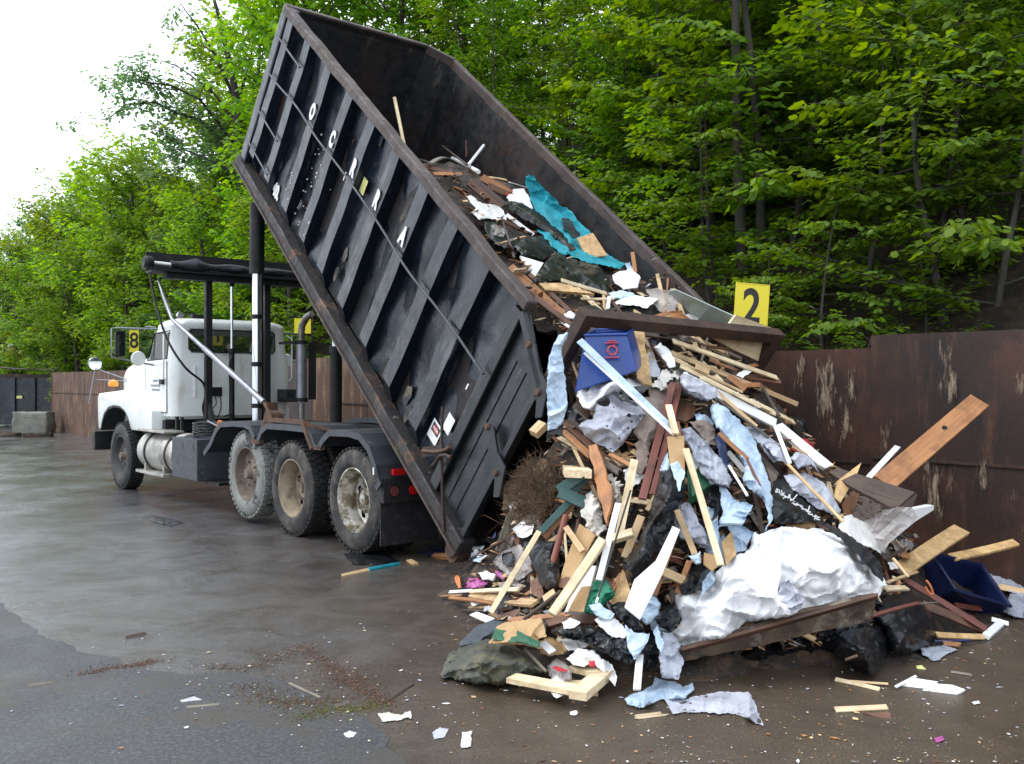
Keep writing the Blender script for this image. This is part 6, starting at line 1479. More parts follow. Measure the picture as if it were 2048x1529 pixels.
D_('A', [(322, 288), (268, 312), (215, 400), (185, 520), (183, 700), (188, 960), (250, 945), (300, 900), (325, 790), (312, 640), (300, 520), (275, 410), (325, 335)], 'sheet_blue', 'plastic_sheet', 'pale blue sheet hanging from the near corner of the tail frame', amp=.03, bulge=.03, Y=6.93, fold=PI / 2, fr=1.2)
D_('A', [(188, 962), (300, 905), (292, 1000), (250, 985), (180, 1040)], 'sheet_dark', 'plastic_sheet', 'black torn tip hanging under the pale blue sheet', amp=.01, Y=6.96)
S_('A', [(745, 258), (850, 290), (862, 420), (902, 655), (850, 640), (800, 600), (762, 400)], 'osb', 'foam', 'mustard yellow foam strip right of the blue bin', lay=9, rough=.004)
D_('A', [(385, 720), (390, 650), (480, 610), (620, 612), (740, 600), (850, 640), (800, 700), (640, 700), (520, 760), (500, 830), (430, 800)], 'bag_white', 'bag', 'white crumpled bag beneath the blue bin', amp=.06, bulge=.12, lay=5)
D_('A', [(398, 930), (440, 890), (500, 880), (500, 770), (600, 700), (830, 780), (860, 850), (780, 950), (700, 1060), (640, 1112), (560, 1062), (430, 992)], 'bag_grey', 'bag', 'grey white bag full of small holes in the middle of the heap', amp=.05, bulge=.22, lay=5, fold=.3)
b = MB(); rg = random.Random(5)
for x, y, s_ in ((575, 770, 30), (690, 705, 12), (745, 860, 12), (595, 930, 6), (680, 1015, 6), (760, 900, 8), (640, 800, 5), (735, 945, 7), (700, 960, 4), (620, 1085, 5), (820, 860, 7), (560, 985, 4)):
    q = cp('A', x, y); d = hitd(*q) - .035 * 5 - .29; c_ = at(q[0], q[1], d); r_ = s_ / 3.413 * d / F * 1.3
    vs = [c_ + Vector((r_ * math.cos(a) * rg.uniform(.7, 1.3), -.004, r_ * math.sin(a) * rg.uniform(.6, 1.1))) for a in [k * PI / 4 for k in range(8)]] + [c_ + Vector((0, .05, 0))]
    b.add(vs, [tuple(range(8))] + [(k, (k + 1) % 8, 8) for k in range(8)])
tag(b.build('hole_patches', M['bag_black'], center=True), 'small black patches standing in for the dark holes of the grey white bag', kind='stuff')  # bag is not pierced: darkness of its holes is painted as black patches
D_('A', [(620, 700), (780, 660), (860, 650), (890, 670), (800, 720), (740, 740), (820, 800), (700, 760)], 'sheet_dark', 'plastic_sheet', 'dark sheet crossing the white bags', amp=.03, lay=11)
D_('A', [(780, 860), (860, 720), (920, 640), (960, 590), (1080, 540), (1100, 640), (1010, 860), (910, 1040), (830, 1250), (795, 1230), (790, 1050)], 'carpet', 'carpet', 'brown matted carpet piece with a frayed pale top', amp=.03, bulge=.03, lay=4, rag=.8)
D_('A', [(905, 660), (930, 600), (970, 570), (1060, 535), (1085, 590), (1020, 610), (960, 690)], 'foam', 'foam', 'frayed cream insulation tuft above the carpet piece', amp=.04, bulge=.03, lay=6, rag=1.5)
P_('A', 1045, 640, 835, 1430, 52, 'wood_red', 'plank', 'long dark red grooved board, left one of the pair', lay=8)
P_('A', 1093, 650, 905, 1400, 42, 'wood_red', 'plank', 'long dark red grooved board, right one of the pair', lay=7)
S_('A', [(1095, 735), (1195, 790), (1195, 860), (1130, 900), (1060, 880)], 'wood_brown', 'panel', 'dark brown board right of the red grooved pair', lay=4)
P_('A', 405, 345, 1035, 950, 48, 'sheet_blue', 'foil_strip', 'pale blue foil strip running diagonally down across the heap', lay=12, t=.006, cat='foil strip', Y1=6.93)
P_('A', 560, 480, 1015, 915, 22, 'sheet_dark', 'foil_strip', 'black edge strip above the pale blue diagonal strip', lay=11, t=.008, cat='foil strip', Y1=6.95)
P_('A', 440, 430, 1052, 992, 20, 'white_board', 'plank', 'thin white trim along the lower side of the pale blue strip', lay=13, Y1=6.92)
P_('A', 1014, 788, 1062, 985, 46, 'pine_pale', 'plank', 'pale board end rising above the cardboard sleeve', lay=14)
S_('C', [(188, 395), (306, 388), (312, 640), (210, 590)], 'cardboard', 'cardboard', 'upright piece of tan cardboard in the centre of the heap', lay=13, th=.006)
# fan of pale boards right of the centre
fan = [(1045, 350, 1755, 602, 34, 'pine_pale', 'uppermost pale board of the fan under the tail frame', 9, 0), (1030, 430, 1895, 782, 32, 'pine', 'longest pale board of the fan, reaching towards the wall', 8, 0), (1055, 478, 1520, 700, 18, 'pine', 'thin yellow slat inside the fan of boards', 9, 0),
       (1095, 520, 1745, 850, 26, 'pine_pale', 'pale slat in the middle of the fan of boards', 10, 0), (1110, 590, 1745, 915, 58, 'white_board', 'broad white board of the fan', 9, 0), (1230, 600, 1640, 800, 20, 'pine_pale', 'slat lying along the broad white board', 12, 0),
       (1335, 690, 1615, 935, 24, 'pine', 'yellow slat below the broad white board', 8, 0), (1345, 745, 1700, 1010, 16, 'wood_grey', 'thin grey slat at the lower edge of the fan', 8, 0), (1300, 560, 1560, 700, 20, 'wood_dark', 'dark slat in the shade of the fan', 4, 0),
       (1580, 760, 1870, 905, 34, 'pine_pale', 'short stout board with a rounded end at the tip of the fan', 12, 0), (1540, 590, 1775, 625, 42, 'wood_brown', 'brown board end under the uppermost board of the fan', 5, 0), (1560, 650, 1965, 880, 44, 'wood_orange', 'orange brown board under the tip of the longest board', 5, 0),
       (1200, 520, 1290, 560, 44, 'pine', 'short wide yellow offcut between the fan boards', 11, 0), (1640, 640, 1770, 860, 20, 'wood_dark', 'black strip hanging across the fan near the wall', 12, 0), (1290, 480, 1500, 560, 18, 'wood_orange', 'orange splinter between the two upper fan boards', 9, .03),
       (1130, 310, 1430, 470, 22, 'wood_grey', 'weathered slat above the fan in the shade of the frame', 6, 0), (1250, 380, 1480, 420, 16, 'wood_brown', 'small brown stick over the upper fan board', 10, 0), (1420, 590, 1540, 680, 40, 'wood_orange', 'orange block shaped offcut within the fan', 7, 0)]
for x1, y1, x2, y2, w_, mt, lb, ly, jg in fan: P_('A', x1, y1, x2, y2, w_, mt, 'plank', lb, lay=ly, jag=jg)
S_('C', [(930, 318), (990, 300), (1345, 590), (1290, 615), (1240, 590)], 'white_board', 'board', 'wide white board sloping down towards the wall', lay=9, th=.03)
D_('A', [(1478, 585), (1540, 533), (1582, 560), (1520, 600)], 'paper', 'paper', 'white paper scrap on the uppermost fan board', lay=12, amp=.01)
D_('A', [(870, 430), (900, 430), (960, 540), (950, 590), (880, 590), (865, 540)], 'bag_grey', 'rag', 'grey white rag hanging right of the yellow foam', amp=.04, lay=6)
D_('A', [(915, 390), (960, 360), (1010, 400), (1060, 480), (1060, 530), (1020, 530)], 'bag_white', 'bag', 'narrow white plastic above the carpet piece', amp=.03, bulge=.04, lay=8)
D_('A', [(1090, 590), (1140, 555), (1200, 600), (1260, 640), (1355, 660), (1345, 725), (1280, 760), (1230, 750), (1150, 710), (1100, 650)], 'bag_grey', 'plastic_sheet', 'crumpled grey film bunched where the fan of boards starts', amp=.07, bulge=.06, lay=10, fr=1.6)
D_('A', [(1020, 290), (1090, 290), (1160, 330), (1100, 370), (1040, 350)], 'carpet', 'rag', 'beige rag in the shade of the tail frame', amp=.04, lay=6)
D_('A', [(870, 330), (930, 340), (980, 420), (960, 470), (900, 400)], 'sheet_dark', 'rag', 'dark rag beside the top of the yellow foam', amp=.03, lay=5)
D_('A', [(1850, 868), (1930, 880), (1970, 960), (1940, 1010), (1870, 1000)], 'bag_black', 'bag', 'black bag end between the fan and the rusty wall', amp=.02, bulge=.08, lay=2)
D_('A', [(1835, 1085), (1880, 1050), (1930, 1008), (2015, 1040), (2000, 1100), (1900, 1125)], 'red_cloth', 'cloth', 'red cloth behind the wide white board', amp=.03, bulge=.05, lay=3)
P_('A', 1860, 1070, 1960, 1130, 18, 'pine', 'plank', 'short yellow slat under the red cloth', lay=7)
D_('A', [(300, 760), (420, 830), (440, 900), (330, 900)], 'sheet_dark', 'rag', 'black plastic in the gap below the hanging blue sheet', lay=2)

# ------------------------------------------------------------------ centre and right of the heap (C)
D_('C', [(500, 172), (545, 158), (640, 235), (760, 355), (840, 530), (900, 700), (925, 830), (915, 1000), (868, 1055), (895, 920), (860, 825), (780, 785), (720, 700), (722, 590), (640, 455), (540, 335), (490, 225)], 'sheet_blue', 'plastic_sheet', 'long pale blue sheet draped down the middle of the heap', amp=.05, bulge=.06, lay=9, fold=.95, fr=.9)
D_('C', [(275, 345), (350, 335), (460, 425), (560, 555), (645, 690), (620, 758), (530, 725), (430, 655), (380, 550), (330, 450)], 'sheet_grey', 'plastic_sheet', 'grey sheet curling from the cardboard to the green box', amp=.06, bulge=.08, lay=9, fold=.9)
D_('C', [(330, 290), (460, 278), (520, 345), (545, 465), (470, 445), (400, 355)], 'carpet', 'cloth', 'tan and grey cloth cap behind the cardboard', amp=.03, bulge=.06, lay=7)
D_('C', [(528, 365), (580, 400), (612, 500), (622, 590), (598, 625), (560, 560), (535, 450)], 'navy', 'cloth', 'navy blue patterned cloth between the grey and pale blue sheets', amp=.03, bulge=.03, lay=8)
D_('C', [(380, 235), (450, 240), (520, 300), (500, 330), (400, 280)], 'sheet_blue', 'rag', 'pale blue rag above the cloth cap', amp=.04, lay=6)
P_('C', 617, 595, 747, 806, 17, 'white_board', 'stick', 'thin white stick below the navy cloth', lay=12)
P_('C', 548, 370, 745, 552, 30, 'wood_orange', 'plank', 'orange splintered board across the pale blue sheet', lay=13, jag=.03)
P_('C', 738, 540, 835, 738, 16, 'wood_red', 'stick', 'thin red brown stick continuing over the pale blue sheet', lay=13)
P_('C', 610, 500, 730, 640, 34, 'paper', 'plank', 'short cream board under the orange splintered one', lay=5)
S_('C', [(345, 575), (398, 545), (490, 730), (360, 812)], 'green_box', 'carton', 'dark green printed carton at the centre of the heap', lay=8, th=.08, cat='carton')
S_('C', [(340, 520), (385, 500), (410, 610), (355, 620)], 'white_board', 'panel', 'white panel above the dark green carton', lay=9, th=.02)
P_('C', 318, 480, 562, 1290, 46, 'pine_pale', 'timber', 'long pale timber standing from the cardboard to the white sheeting', lay=16)
D_('C', [(548, 742), (600, 745), (650, 830), (785, 872), (735, 960), (705, 1012), (545, 1022), (575, 905)], 'sheet_blue', 'plastic_sheet', 'ragged blue sheet hanging under the grey one', amp=.07, bulge=.05, lay=9, fold=.4, fr=1.3)
D_('C', [(490, 730), (560, 720), (560, 900), (500, 1000), (460, 860)], 'sheet_dark', 'plastic_sheet', 'blackened film beside the long pale timber', amp=.05, lay=7, fr=1.5)
D_('C', [(270, 870), (340, 850), (400, 960), (470, 1080), (460, 1155), (380, 1135), (280, 1105), (240, 990)], 'bag_grey', 'bag', 'crumpled grey bag left of the long pale timber', amp=.07, bulge=.08, lay=6, fr=1.4)
D_('C', [(470, 880), (540, 900), (545, 1130), (500, 1080)], 'sheet_blue', 'plastic_sheet', 'narrow pale blue film just right of the long timber', amp=.04, lay=8)
D_('B', [(1535, 440), (1600, 395), (1715, 455), (1690, 620), (1640, 740), (1560, 930), (1450, 1100), (1320, 1225), (1262, 1060), (1380, 930), (1440, 780), (1480, 640)], 'bag_black', 'bag', 'long twisted black bag running down the heap', amp=.05, bulge=.12, lay=9, fold=1.2)
D_('C', [(208, 590), (262, 568), (312, 645), (272, 775), (240, 690)], 'sheet_blue', 'plastic_sheet', 'pale blue pointed flap over the top of the long black bag', amp=.02, lay=16)
D_('C', [(140, 600), (190, 500), (210, 590), (190, 700), (150, 690)], 'sheet_blue', 'rag', 'light flap left of the pointed blue flap', amp=.03, lay=10)
P_('C', 255, 905, 382, 1215, 42, 'pine', 'plank', 'yellow board slanting right of the long black bag', lay=11)
S_('C', [(568, 1130), (640, 1048), (668, 1215), (600, 1290)], 'osb', 'board', 'upright chipboard offcut behind the white sheeting', lay=8)
D_('C', [(600, 1010), (700, 1020), (790, 1060), (740, 1180), (650, 1210), (640, 1080)], 'sheet_blue', 'plastic_sheet', 'blue striped film behind the chipboard offcut', amp=.05, lay=5)
D_('C', [(335, 1225), (420, 1190), (430, 1270), (390, 1285)], 'sheet_blue', 'plastic_sheet', 'small blue scrap left of the torn cardboard', lay=12, amp=.03)
S_('C', [(445, 1200), (520, 1220), (540, 1290), (500, 1330), (440, 1280)], 'cardboard', 'cardboard', 'torn cardboard flap beside the foot of the long timber', lay=12, rough=.006)
D_('C', [(340, 1280), (480, 1270), (520, 1340), (440, 1440), (300, 1500), (270, 1450)], 'bag_black', 'bag', 'crumpled black bag left of the white sheeting', amp=.06, bulge=.08, lay=8)
D_('C', [(430, 1350), (510, 1320), (520, 1400), (430, 1500)], 'sheet_blue', 'plastic_sheet', 'pale blue film at the left shoulder of the white sheeting', amp=.04, lay=10)
D_('C', [(930, 700), (1000, 690), (1110, 730), (1240, 900), (1280, 990), (1100, 1000), (930, 1005), (900, 850)], 'bag_black', 'bag', 'black bag with a white beaded seam above the white sheeting', amp=.03, bulge=.10, lay=5)
b = MB(); rg = random.Random(6)
for k in range(60):
    f = k / 59; q = cp('C', 940 + 300 * f, 765 + 200 * f + rg.uniform(-10, 10)); d = hitd(*q) - .035 * 5 - .16; c_ = at(q[0], q[1], d); b.bar(c_, c_ + Vector((rg.gauss(0, .012), 0, rg.gauss(0, .014))), .006, .006)
tag(b.build('beaded_seam', M['white_ink'], center=True), 'row of small white stitches on the black bag above the white sheeting', 'seam')
D_('C', [(1000, 665), (1150, 640), (1290, 720), (1340, 800), (1395, 900), (1380, 948), (1250, 905), (1150, 830), (1050, 760)], 'bag_grey', 'bag', 'grey striped bag below the long yellow stick', amp=.06, bulge=.12, lay=7, fold=.8, fr=1.3)
D_('C', [(735, 322), (790, 330), (860, 385), (960, 440), (1010, 560), (930, 570), (870, 500), (830, 440)], 'sheet_grey', 'plastic_sheet', 'grey crumpled film under the lower end of the fan', amp=.06, lay=7, fr=1.5)
D_('C', [(860, 445), (940, 440), (1010, 500), (1020, 580), (950, 560)], 'bag_grey', 'bag', 'small whitish bag left of the short white stick', amp=.05, bulge=.05, lay=10)
D_('C', [(1035, 545), (1085, 500), (1190, 540), (1250, 650), (1190, 590), (1100, 620)], 'bag_grey', 'plastic_sheet', 'whitish plastic knot at the end of the short white stick', amp=.05, bulge=.04, lay=10, fr=1.5)
S_('C', [(815, 470), (965, 650), (925, 745), (865, 570)], 'rim_rust', 'panel', 'grey green panel right of the long pale blue sheet', lay=4)
P_('C', 1025, 585, 1412, 985, 20, 'pine', 'stick', 'long yellow stick lying across the grey striped bag', lay=14)
P_('C', 942, 325, 1042, 582, 27, 'white_board', 'plank', 'short white stick hanging down from the wide white board', lay=12)
P_('C', 800, 790, 850, 1060, 34, 'wood_dark', 'plank', 'dark board end under the long pale blue sheet', lay=4)

# ------------------------------------------------------------------ right side of the heap (D, G)
P_('D', 650, 718, 1317, 146, 148, 'wood_orange', 'board', 'wide orange brown board with a knot hole pointing at the wall', Y1=7.15, Y2=7.9, t=.025)
kb = MB(); q = cp('D', 1075, 333); c_ = at(q[0], q[1], 7.50); kb.lathe([(0, -.012), (.016, -.012), (.018, .01)], (0, 0, 0), 'y', 14); kb.xf(Matrix.Translation(c_)); kk = kb.build('knot', M['black_ink']); bo = [o for o in COL.objects if o.get('label', '').startswith('wide orange brown board')][0]; kk.parent = bo; bpy.context.view_layer.update(); kk.matrix_parent_inverse = bo.matrix_world.inverted()
P_('D', 535, 695, 748, 466, 40, 'white_board', 'board', 'white narrow board left of the wide orange brown one', Y1=7.3, Y2=7.7)
S_('D', [(268, 640), (325, 610), (640, 705), (868, 782), (762, 872), (700, 885), (430, 745)], 'wood_dark', 'board', 'dark brown board crossing in front of the wide orange brown one', Ys=[7.15, 7.2, 7.05, 6.85, 6.75, 6.8, 7.0], th=.025)
S_('D', [(865, 785), (885, 800), (840, 905), (760, 878)], 'wood_grey', 'board', 'short end board joined to the dark brown one', Ys=[6.87, 6.95, 6.9, 6.8], th=.02)
P_('D', 290, 600, 420, 655, 18, 'pine', 'plank', 'thin yellow strip at the end of the wide white board', lay=9)
S_('D', [(306, 815), (332, 700), (497, 574), (462, 665), (350, 855)], 'osb', 'board', 'pointed wood shard standing beside the striped bag', Ys=[7.0, 7.05, 7.2, 7.1, 6.95], th=.02)
S_('D', [(360, 860), (440, 770), (480, 800), (430, 930), (380, 950)], 'wood_orange', 'board', 'orange board piece below the pointed wood shard', lay=4)
D_('D', [(430, 790), (540, 815), (660, 880), (560, 960), (500, 1010), (430, 930)], 'carpet', 'carpet', 'pinkish brown carpet piece under the dark brown board', amp=.04, lay=3)
S_('D', [(640, 1110), (860, 900), (1000, 872), (998, 905), (870, 985), (660, 1160)], 'white_board', 'board', 'white coated board pointing at the wall, its end broken', Ys=[6.75, 6.95, 7.15, 7.15, 6.95, 6.7], th=.06)
D_('D', [(515, 990), (620, 920), (740, 878), (850, 890), (885, 965), (790, 1050), (700, 1120), (650, 1210), (600, 1110)], 'bag_clear', 'plastic_sheet', 'clear plastic wrapped round the white coated board', amp=.03, Y=lambda x, y: 6.62 + (x - 1730) * .0022, fr=1.5)
D_('D', [(378, 950), (430, 938), (480, 975), (560, 1018), (640, 1100), (658, 1150), (632, 1212), (560, 1170), (470, 1130), (330, 1030)], 'paper', 'padding', 'white quilted padding behind the black strap', amp=.015, bulge=.05, lay=6, cat='padding')
D_('C', [(1190, 955), (1300, 1005), (1480, 1095), (1600, 1185), (1672, 1290), (1690, 1400), (1640, 1360), (1520, 1235), (1380, 1085), (1250, 1000)], 'sheet_dark', 'strap', 'broad black strap running down over the white sheeting', amp=.015, lay=13, cat='strap')
P_('D', 760, 1330, 1192, 1040, 118, 'osb', 'board', 'broad yellow orange board behind the navy bin', Y1=6.75, Y2=7.45, t=.022)
P_('D', 1120, 1235, 1568, 1132, 62, 'osb', 'board', 'yellow board reaching right above the navy bin', Y1=7.35, Y2=7.75, t=.025)
P_('D', 855, 1050, 800, 1230, 46, 'wood_orange', 'board', 'orange upright board behind the broad yellow one', lay=2)
P_('D', 655, 1245, 790, 1175, 26, 'wood_dark', 'plank', 'dark stick end beside the black strap', lay=6)
P_('D', 715, 1240, 822, 1372, 18, 'pine', 'stick', 'little yellow stick left of the navy bin', lay=7)
P_('D', 678, 1408, 885, 1335, 22, 'pine', 'stick', 'yellow slat lying flat left of the navy bin', lay=7)
P_('D', 662, 1452, 812, 1448, 46, 'pine_pale', 'plank', 'short pale board on top of the black bags', lay=8)
D_('D', [(680, 1270), (740, 1250), (750, 1310), (700, 1320)], 'paper', 'paper', 'white paper scrap beside the little yellow stick', lay=4)
# navy bin
def gp(x, y, Y): q = cp('G', x, y); return at(q[0], q[1], Y)
bin8('storage_bin', [gp(935, 350, 7.32), gp(1290, 440, 7.62), gp(1455, 640, 7.22), gp(1090, 470, 6.98)], [gp(1050, 160, 7.20), gp(1400, 245, 7.50), gp(1600, 532, 7.05), gp(1222, 420, 6.78)], 'navy_bin', 'dark navy open bin tipped over at the foot of the wall')
P_('G', 858, 340, 1432, 690, 40, 'wood_red', 'board', 'long red brown board sliding down in front of the navy bin', lay=3, Y1=6.75, Y2=6.55)
P_('G', 980, 520, 1420, 700, 60, 'wood_brown', 'board', 'dark brown board under the long red brown one', lay=1)
P_('G', 1225, 525, 1395, 548, 40, 'wood_red', 'board', 'short red board in the shade of the navy bin', lay=2)
P_('G', 1215, 575, 1350, 610, 24, 'wood_red', 'board', 'narrow red slat below the short red board', lay=2)
b = MB(); b.tube(catmull([gp(1015, 350, 6.66), gp(1045, 390, 6.64), gp(1062, 440, 6.64), gp(1040, 445, 6.63), gp(1010, 395, 6.64)]), .008, 6); tag(b.build('hook', M['orange'], center=True), 'small orange plastic hook in front of the navy bin', 'hook')
P_('G', 636, 600, 965, 508, 26, 'wood_red', 'board', 'red brown strip lying over the two black bags', lay=11)
P_('G', 940, 515, 1105, 505, 10, 'wood_grey', 'stick', 'thin grey splinter continuing the red brown strip', lay=8)
D_('G', [(640, 600), (680, 500), (740, 440), (880, 430), (990, 490), (1070, 600), (1085, 700), (1050, 800), (900, 865), (770, 865), (720, 700)], 'bag_black', 'bag', 'fat dull black rubbish bag at the right foot of the heap', amp=.02, bulge=.34, lay=1)
D_('G', [(400, 720), (500, 660), (700, 668), (740, 760), (738, 850), (705, 935), (650, 1012), (610, 1016), (520, 950), (420, 895), (370, 830)], 'bag_black', 'bag', 'shiny black rubbish bag pinched to a point on the ground', amp=.035, bulge=.36, lay=3, fold=1.2)
P_('G', 455, 905, 538, 875, 14, 'straw', 'stick', 'little tan twig stuck on the pointed black bag', lay=16)
D_('G', [(970, 815), (1060, 812), (1130, 800), (1250, 832), (1150, 868), (1100, 912), (1050, 905), (990, 875)], 'sheet_grey', 'plastic_sheet', 'grey torn plastic on the ground right of the black bags', amp=.02, bulge=.04, lay=1)
P_('G', 1130, 790, 1250, 800, 30, 'wood_orange', 'board', 'small orange splinter behind the grey torn plastic', lay=1, jag=.03)
P_('G', 1070, 775, 1320, 768, 15, 'navy', 'stick', 'thin blue stick on the ground below the navy bin', lay=1, rnd=True)
P_('G', 1085, 730, 1412, 745, 42, 'osb', 'board', 'flat yellowish board on the ground below the navy bin', lay=0.5)
P_('G', 1430, 742, 1545, 640, 52, 'white_board', 'gutter_piece', 'short white channel lying on the ground by the wall', lay=1, t=.03, cat='gutter')
P_('G', 1470, 622, 1588, 655, 30, 'white_board', 'gutter_piece', 'bent white strip resting on the short white channel', lay=2, cat='gutter')
P_('G', 1515, 395, 1700, 432, 40, 'pine', 'timber', 'yellow timber lying behind the navy bin at the right edge', lay=3)
D_('G', [(1370, 200), (1500, 240), (1620, 340), (1700, 400), (1700, 470), (1520, 400)], 'sheet_grey', 'plastic_sheet', 'grey dusty film against the wall behind the navy bin', amp=.04, lay=1)
D_('G', [(1540, 560), (1600, 440), (1700, 460), (1700, 620), (1600, 600)], 'sheet_grey', 'bag', 'dusty grey bag at the right edge beside the navy bin', amp=.04, bulge=.06, lay=1)
# ------------------------------------------------------------------ white sheeting on its platform (F)
D_('F', [(102, 1045), (170, 965), (190, 930), (135, 850), (130, 722), (240, 715), (300, 712), (312, 688), (400, 690), (480, 520), (560, 470), (640, 400), (755, 330), (808, 192), (850, 212), (960, 160), (1060, 140), (1200, 158), (1400, 180), (1560, 240), (1680, 300), (1750, 400), (1860, 520), (1948, 640), (1850, 750), (1700, 725), (1550, 790), (1440, 795), (1250, 865), (1050, 925), (750, 965), (560, 1090), (340, 1130), (215, 1190), (150, 1140)],
   'bag_white', 'sheeting', 'big billowing mass of white plastic sheeting at the front of the heap', amp=.095, bulge=.22, lay=6, fold=.7, step=3.2, fr=.12, cat='plastic sheeting', seed=4.2)
D_('F', [(1020, 640), (1100, 600), (1180, 690), (1240, 760), (1200, 850), (1080, 880), (1010, 830)], 'bag_grey', 'plastic_sheet', 'greyer rumpled plastic in the hollow of the white sheeting', amp=.05, lay=12, fr=1.6)
S_('F', [(185, 1205), (700, 1040), (1200, 880), (1850, 735), (1810, 955), (1400, 1030), (800, 1170), (210, 1290)], 'dirty_board', 'platform', 'long dirty board standing on edge under the white sheeting', Ys=[5.62, 5.60, 5.62, 5.72, 5.74, 5.66, 5.62, 5.62], th=.04, rough=.003, cat='board')
P_('F', 180, 1203, 1852, 736, 30, 'wood_brown', 'plank', 'reddish top edge strip of the board under the white sheeting', Y1=5.57, Y2=5.68, t=.05, cat='board')
D_('M', [(1395, 1322), (1500, 1290), (1640, 1262), (1730, 1240), (1700, 1300), (1560, 1322), (1450, 1336)], 'bag_black', 'bag', 'added black sheet standing in for the deep shade beneath the edge board', amp=.05, bulge=.12, Y=5.95)  # added black drape: shade under the board put into its colour
# ------------------------------------------------------------------ lower left of the heap (B)
P_('B', 650, 170, 720, 100, 60, 'pine', 'timber', 'stub of yellow timber beside the tail of the box', Y1=7.25, Y2=7.3, t=.06)
P_('B', 700, 60, 760, 180, 50, 'wood_orange', 'plank', 'orange board end just under the hanging blue sheet', lay=3)
P_('B', 600, 300, 710, 180, 70, 'pine', 'broom_head', 'yellow bristled broom head in the shade beside the box', lay=1, jag=.05, cat='broom')
P_('B', 760, 178, 962, 445, 66, 'pine_pale', 'timber', 'thick pale timber leaning from the hanging blue sheet to the green bracket', lay=9, t=.06)
P_('B', 855, 150, 1045, 320, 44, 'wood_orange', 'plank', 'orange brown board beside the thick pale timber', lay=5, jag=.05)
P_('B', 860, 80, 1240, 425, 52, 'wood_brown', 'plank', 'long brown board under the grey white bag', lay=3)
P_('B', 900, 70, 1060, 190, 34, 'wood_dark', 'plank', 'dark board above the long brown one', lay=4)
P_('B', 1040, 300, 1250, 440, 44, 'wood_grey', 'plank', 'weathered grey board ending by the foam', lay=5, jag=.05)
P_('B', 1180, 310, 1330, 390, 30, 'wood_orange', 'plank', 'rusty orange board end under the grey white bag', lay=6, jag=.03)
# dry brush bundle
def brush():
    pts_px = [(430, 700), (450, 520), (530, 400), (640, 335), (740, 340), (800, 480), (825, 600), (750, 700), (640, 765), (540, 795), (480, 745)]
    core = D_('B', pts_px, 'straw', 'brush_core', None, amp=.05, bulge=.22, lay=2, fr=2); 
    for k_ in ('label', 'category'):
        if k_ in core: del core[k_]
    loc = core.location.copy(); root = empty('brush_bundle', loc); core.parent = root; core.location = (0, 0, 0)
    b = MB(); rg = random.Random(8)
    for _ in range(900):
        x = rg.gauss(630, 95); y = rg.gauss(560, 120)
        if not (410 < x < 860 and 300 < y < 830): continue
        q = cp('B', x, y); d = (hitd(*q) or 7.5) - .07 - .2 * max(0, 1 - ((x - 630) / 200) ** 2 - ((y - 560) / 240) ** 2) ** .5 - rg.uniform(0, .07)
        p = at(q[0], q[1], d) - loc; a = rg.gauss(1.9, .8); v = Vector((math.cos(a), rg.gauss(0, .3), math.sin(a))).normalized(); l_ = rg.uniform(.10, .26); c2 = Vector((rg.gauss(0, .03), rg.gauss(0, .03), rg.gauss(0, .03)))
        m = p + v * l_ * .5 + c2; e = p + v * l_ - Vector((0, 0, .03)); w_ = rg.uniform(.0012, .0026); s_ = v.cross(Vector((0, 1, 0))).normalized() * w_
        b.add([p - s_, p + s_, m + s_, m - s_, e], [(0, 1, 2, 3), (3, 2, 4)])
    b.build('stalks', M['straw'], root); tag(root, 'round bundle of dry brown twigs and stalks beside the tail of the box', 'brush')
brush()
P_('B', 392, 668, 472, 650, 74, 'wood_orange', 'block', 'small square wood block in front of the dry twig bundle', lay=5, t=.05, cat='block')
P_('B', 560, 470, 1000, 470, 1, 'wood_dark', 'stick', 'hair thin twig in front of the dry bundle', lay=9)
# green bracket
gb = empty('green_bracket', at(*cp('B', 940, 600), 6.7)); lg = gb.location.copy()
def gpp(x, y, Y): q = cp('B', x, y); return at(q[0], q[1], Y) - lg
for (x1, y1, x2, y2, w_, mt, dz, nm) in ((825, 565, 985, 455, .075, 'green_metal', 0, 'bracket_arm'), (830, 570, 1035, 660, .085, 'green_metal', -.03, 'bracket_arm'), (1050, 440, 930, 570, .05, 'green_metal', .05, 'bracket_bar'), (900, 640, 695, 855, .05, 'green_metal', .03, 'bracket_bar'), (1085, 465, 720, 885, .055, 'wood_orange', .08, 'backing_strip')):
    b = MB(); p1, p2 = gpp(x1, y1, 6.70 + dz), gpp(x2, y2, 6.66 + dz); d_ = (p2 - p1).normalized(); b.bar(p1, p2, w_, .035, (0, -1, .3)); b.build(nm, M[mt], gb, bevel=.004)
tag(gb, 'dark green metal bracket with a folded corner left of the foam', 'bracket')
S_('B', [(1032, 250), (1085, 238), (1132, 360), (1198, 580), (1160, 802), (1105, 620), (1070, 440)], 'wood_orange', 'board', 'split orange wood shard standing upright beside the foam', lay=10, rough=.006)
D_('B', [(968, 710), (1000, 640), (1050, 555), (1110, 640), (1165, 830), (1105, 885), (1020, 835)], 'foam', 'foam', 'lump of cream coloured foam behind the green bracket', amp=.06, bulge=.10, lay=6, fr=2.2, rag=1.2)
D_('B', [(1175, 450), (1230, 470), (1275, 540), (1260, 660), (1200, 640)], 'foam', 'foam', 'tan insulation wool right of the split orange shard', amp=.05, bulge=.05, lay=4, fr=2.5, rag=1.5)
P_('B', 1352, 350, 1240, 905, 56, 'pine_pale', 'timber', 'pale timber standing right of the insulation wool', lay=9)
P_('B', 1195, 900, 1345, 855, 50, 'pine_pale', 'timber', 'short crosswise timber nailed between the upright ones', lay=11, t=.04)
P_('B', 1400, 740, 1285, 1030, 56, 'pine', 'timber', 'yellow timber below the red grooved boards', lay=8)
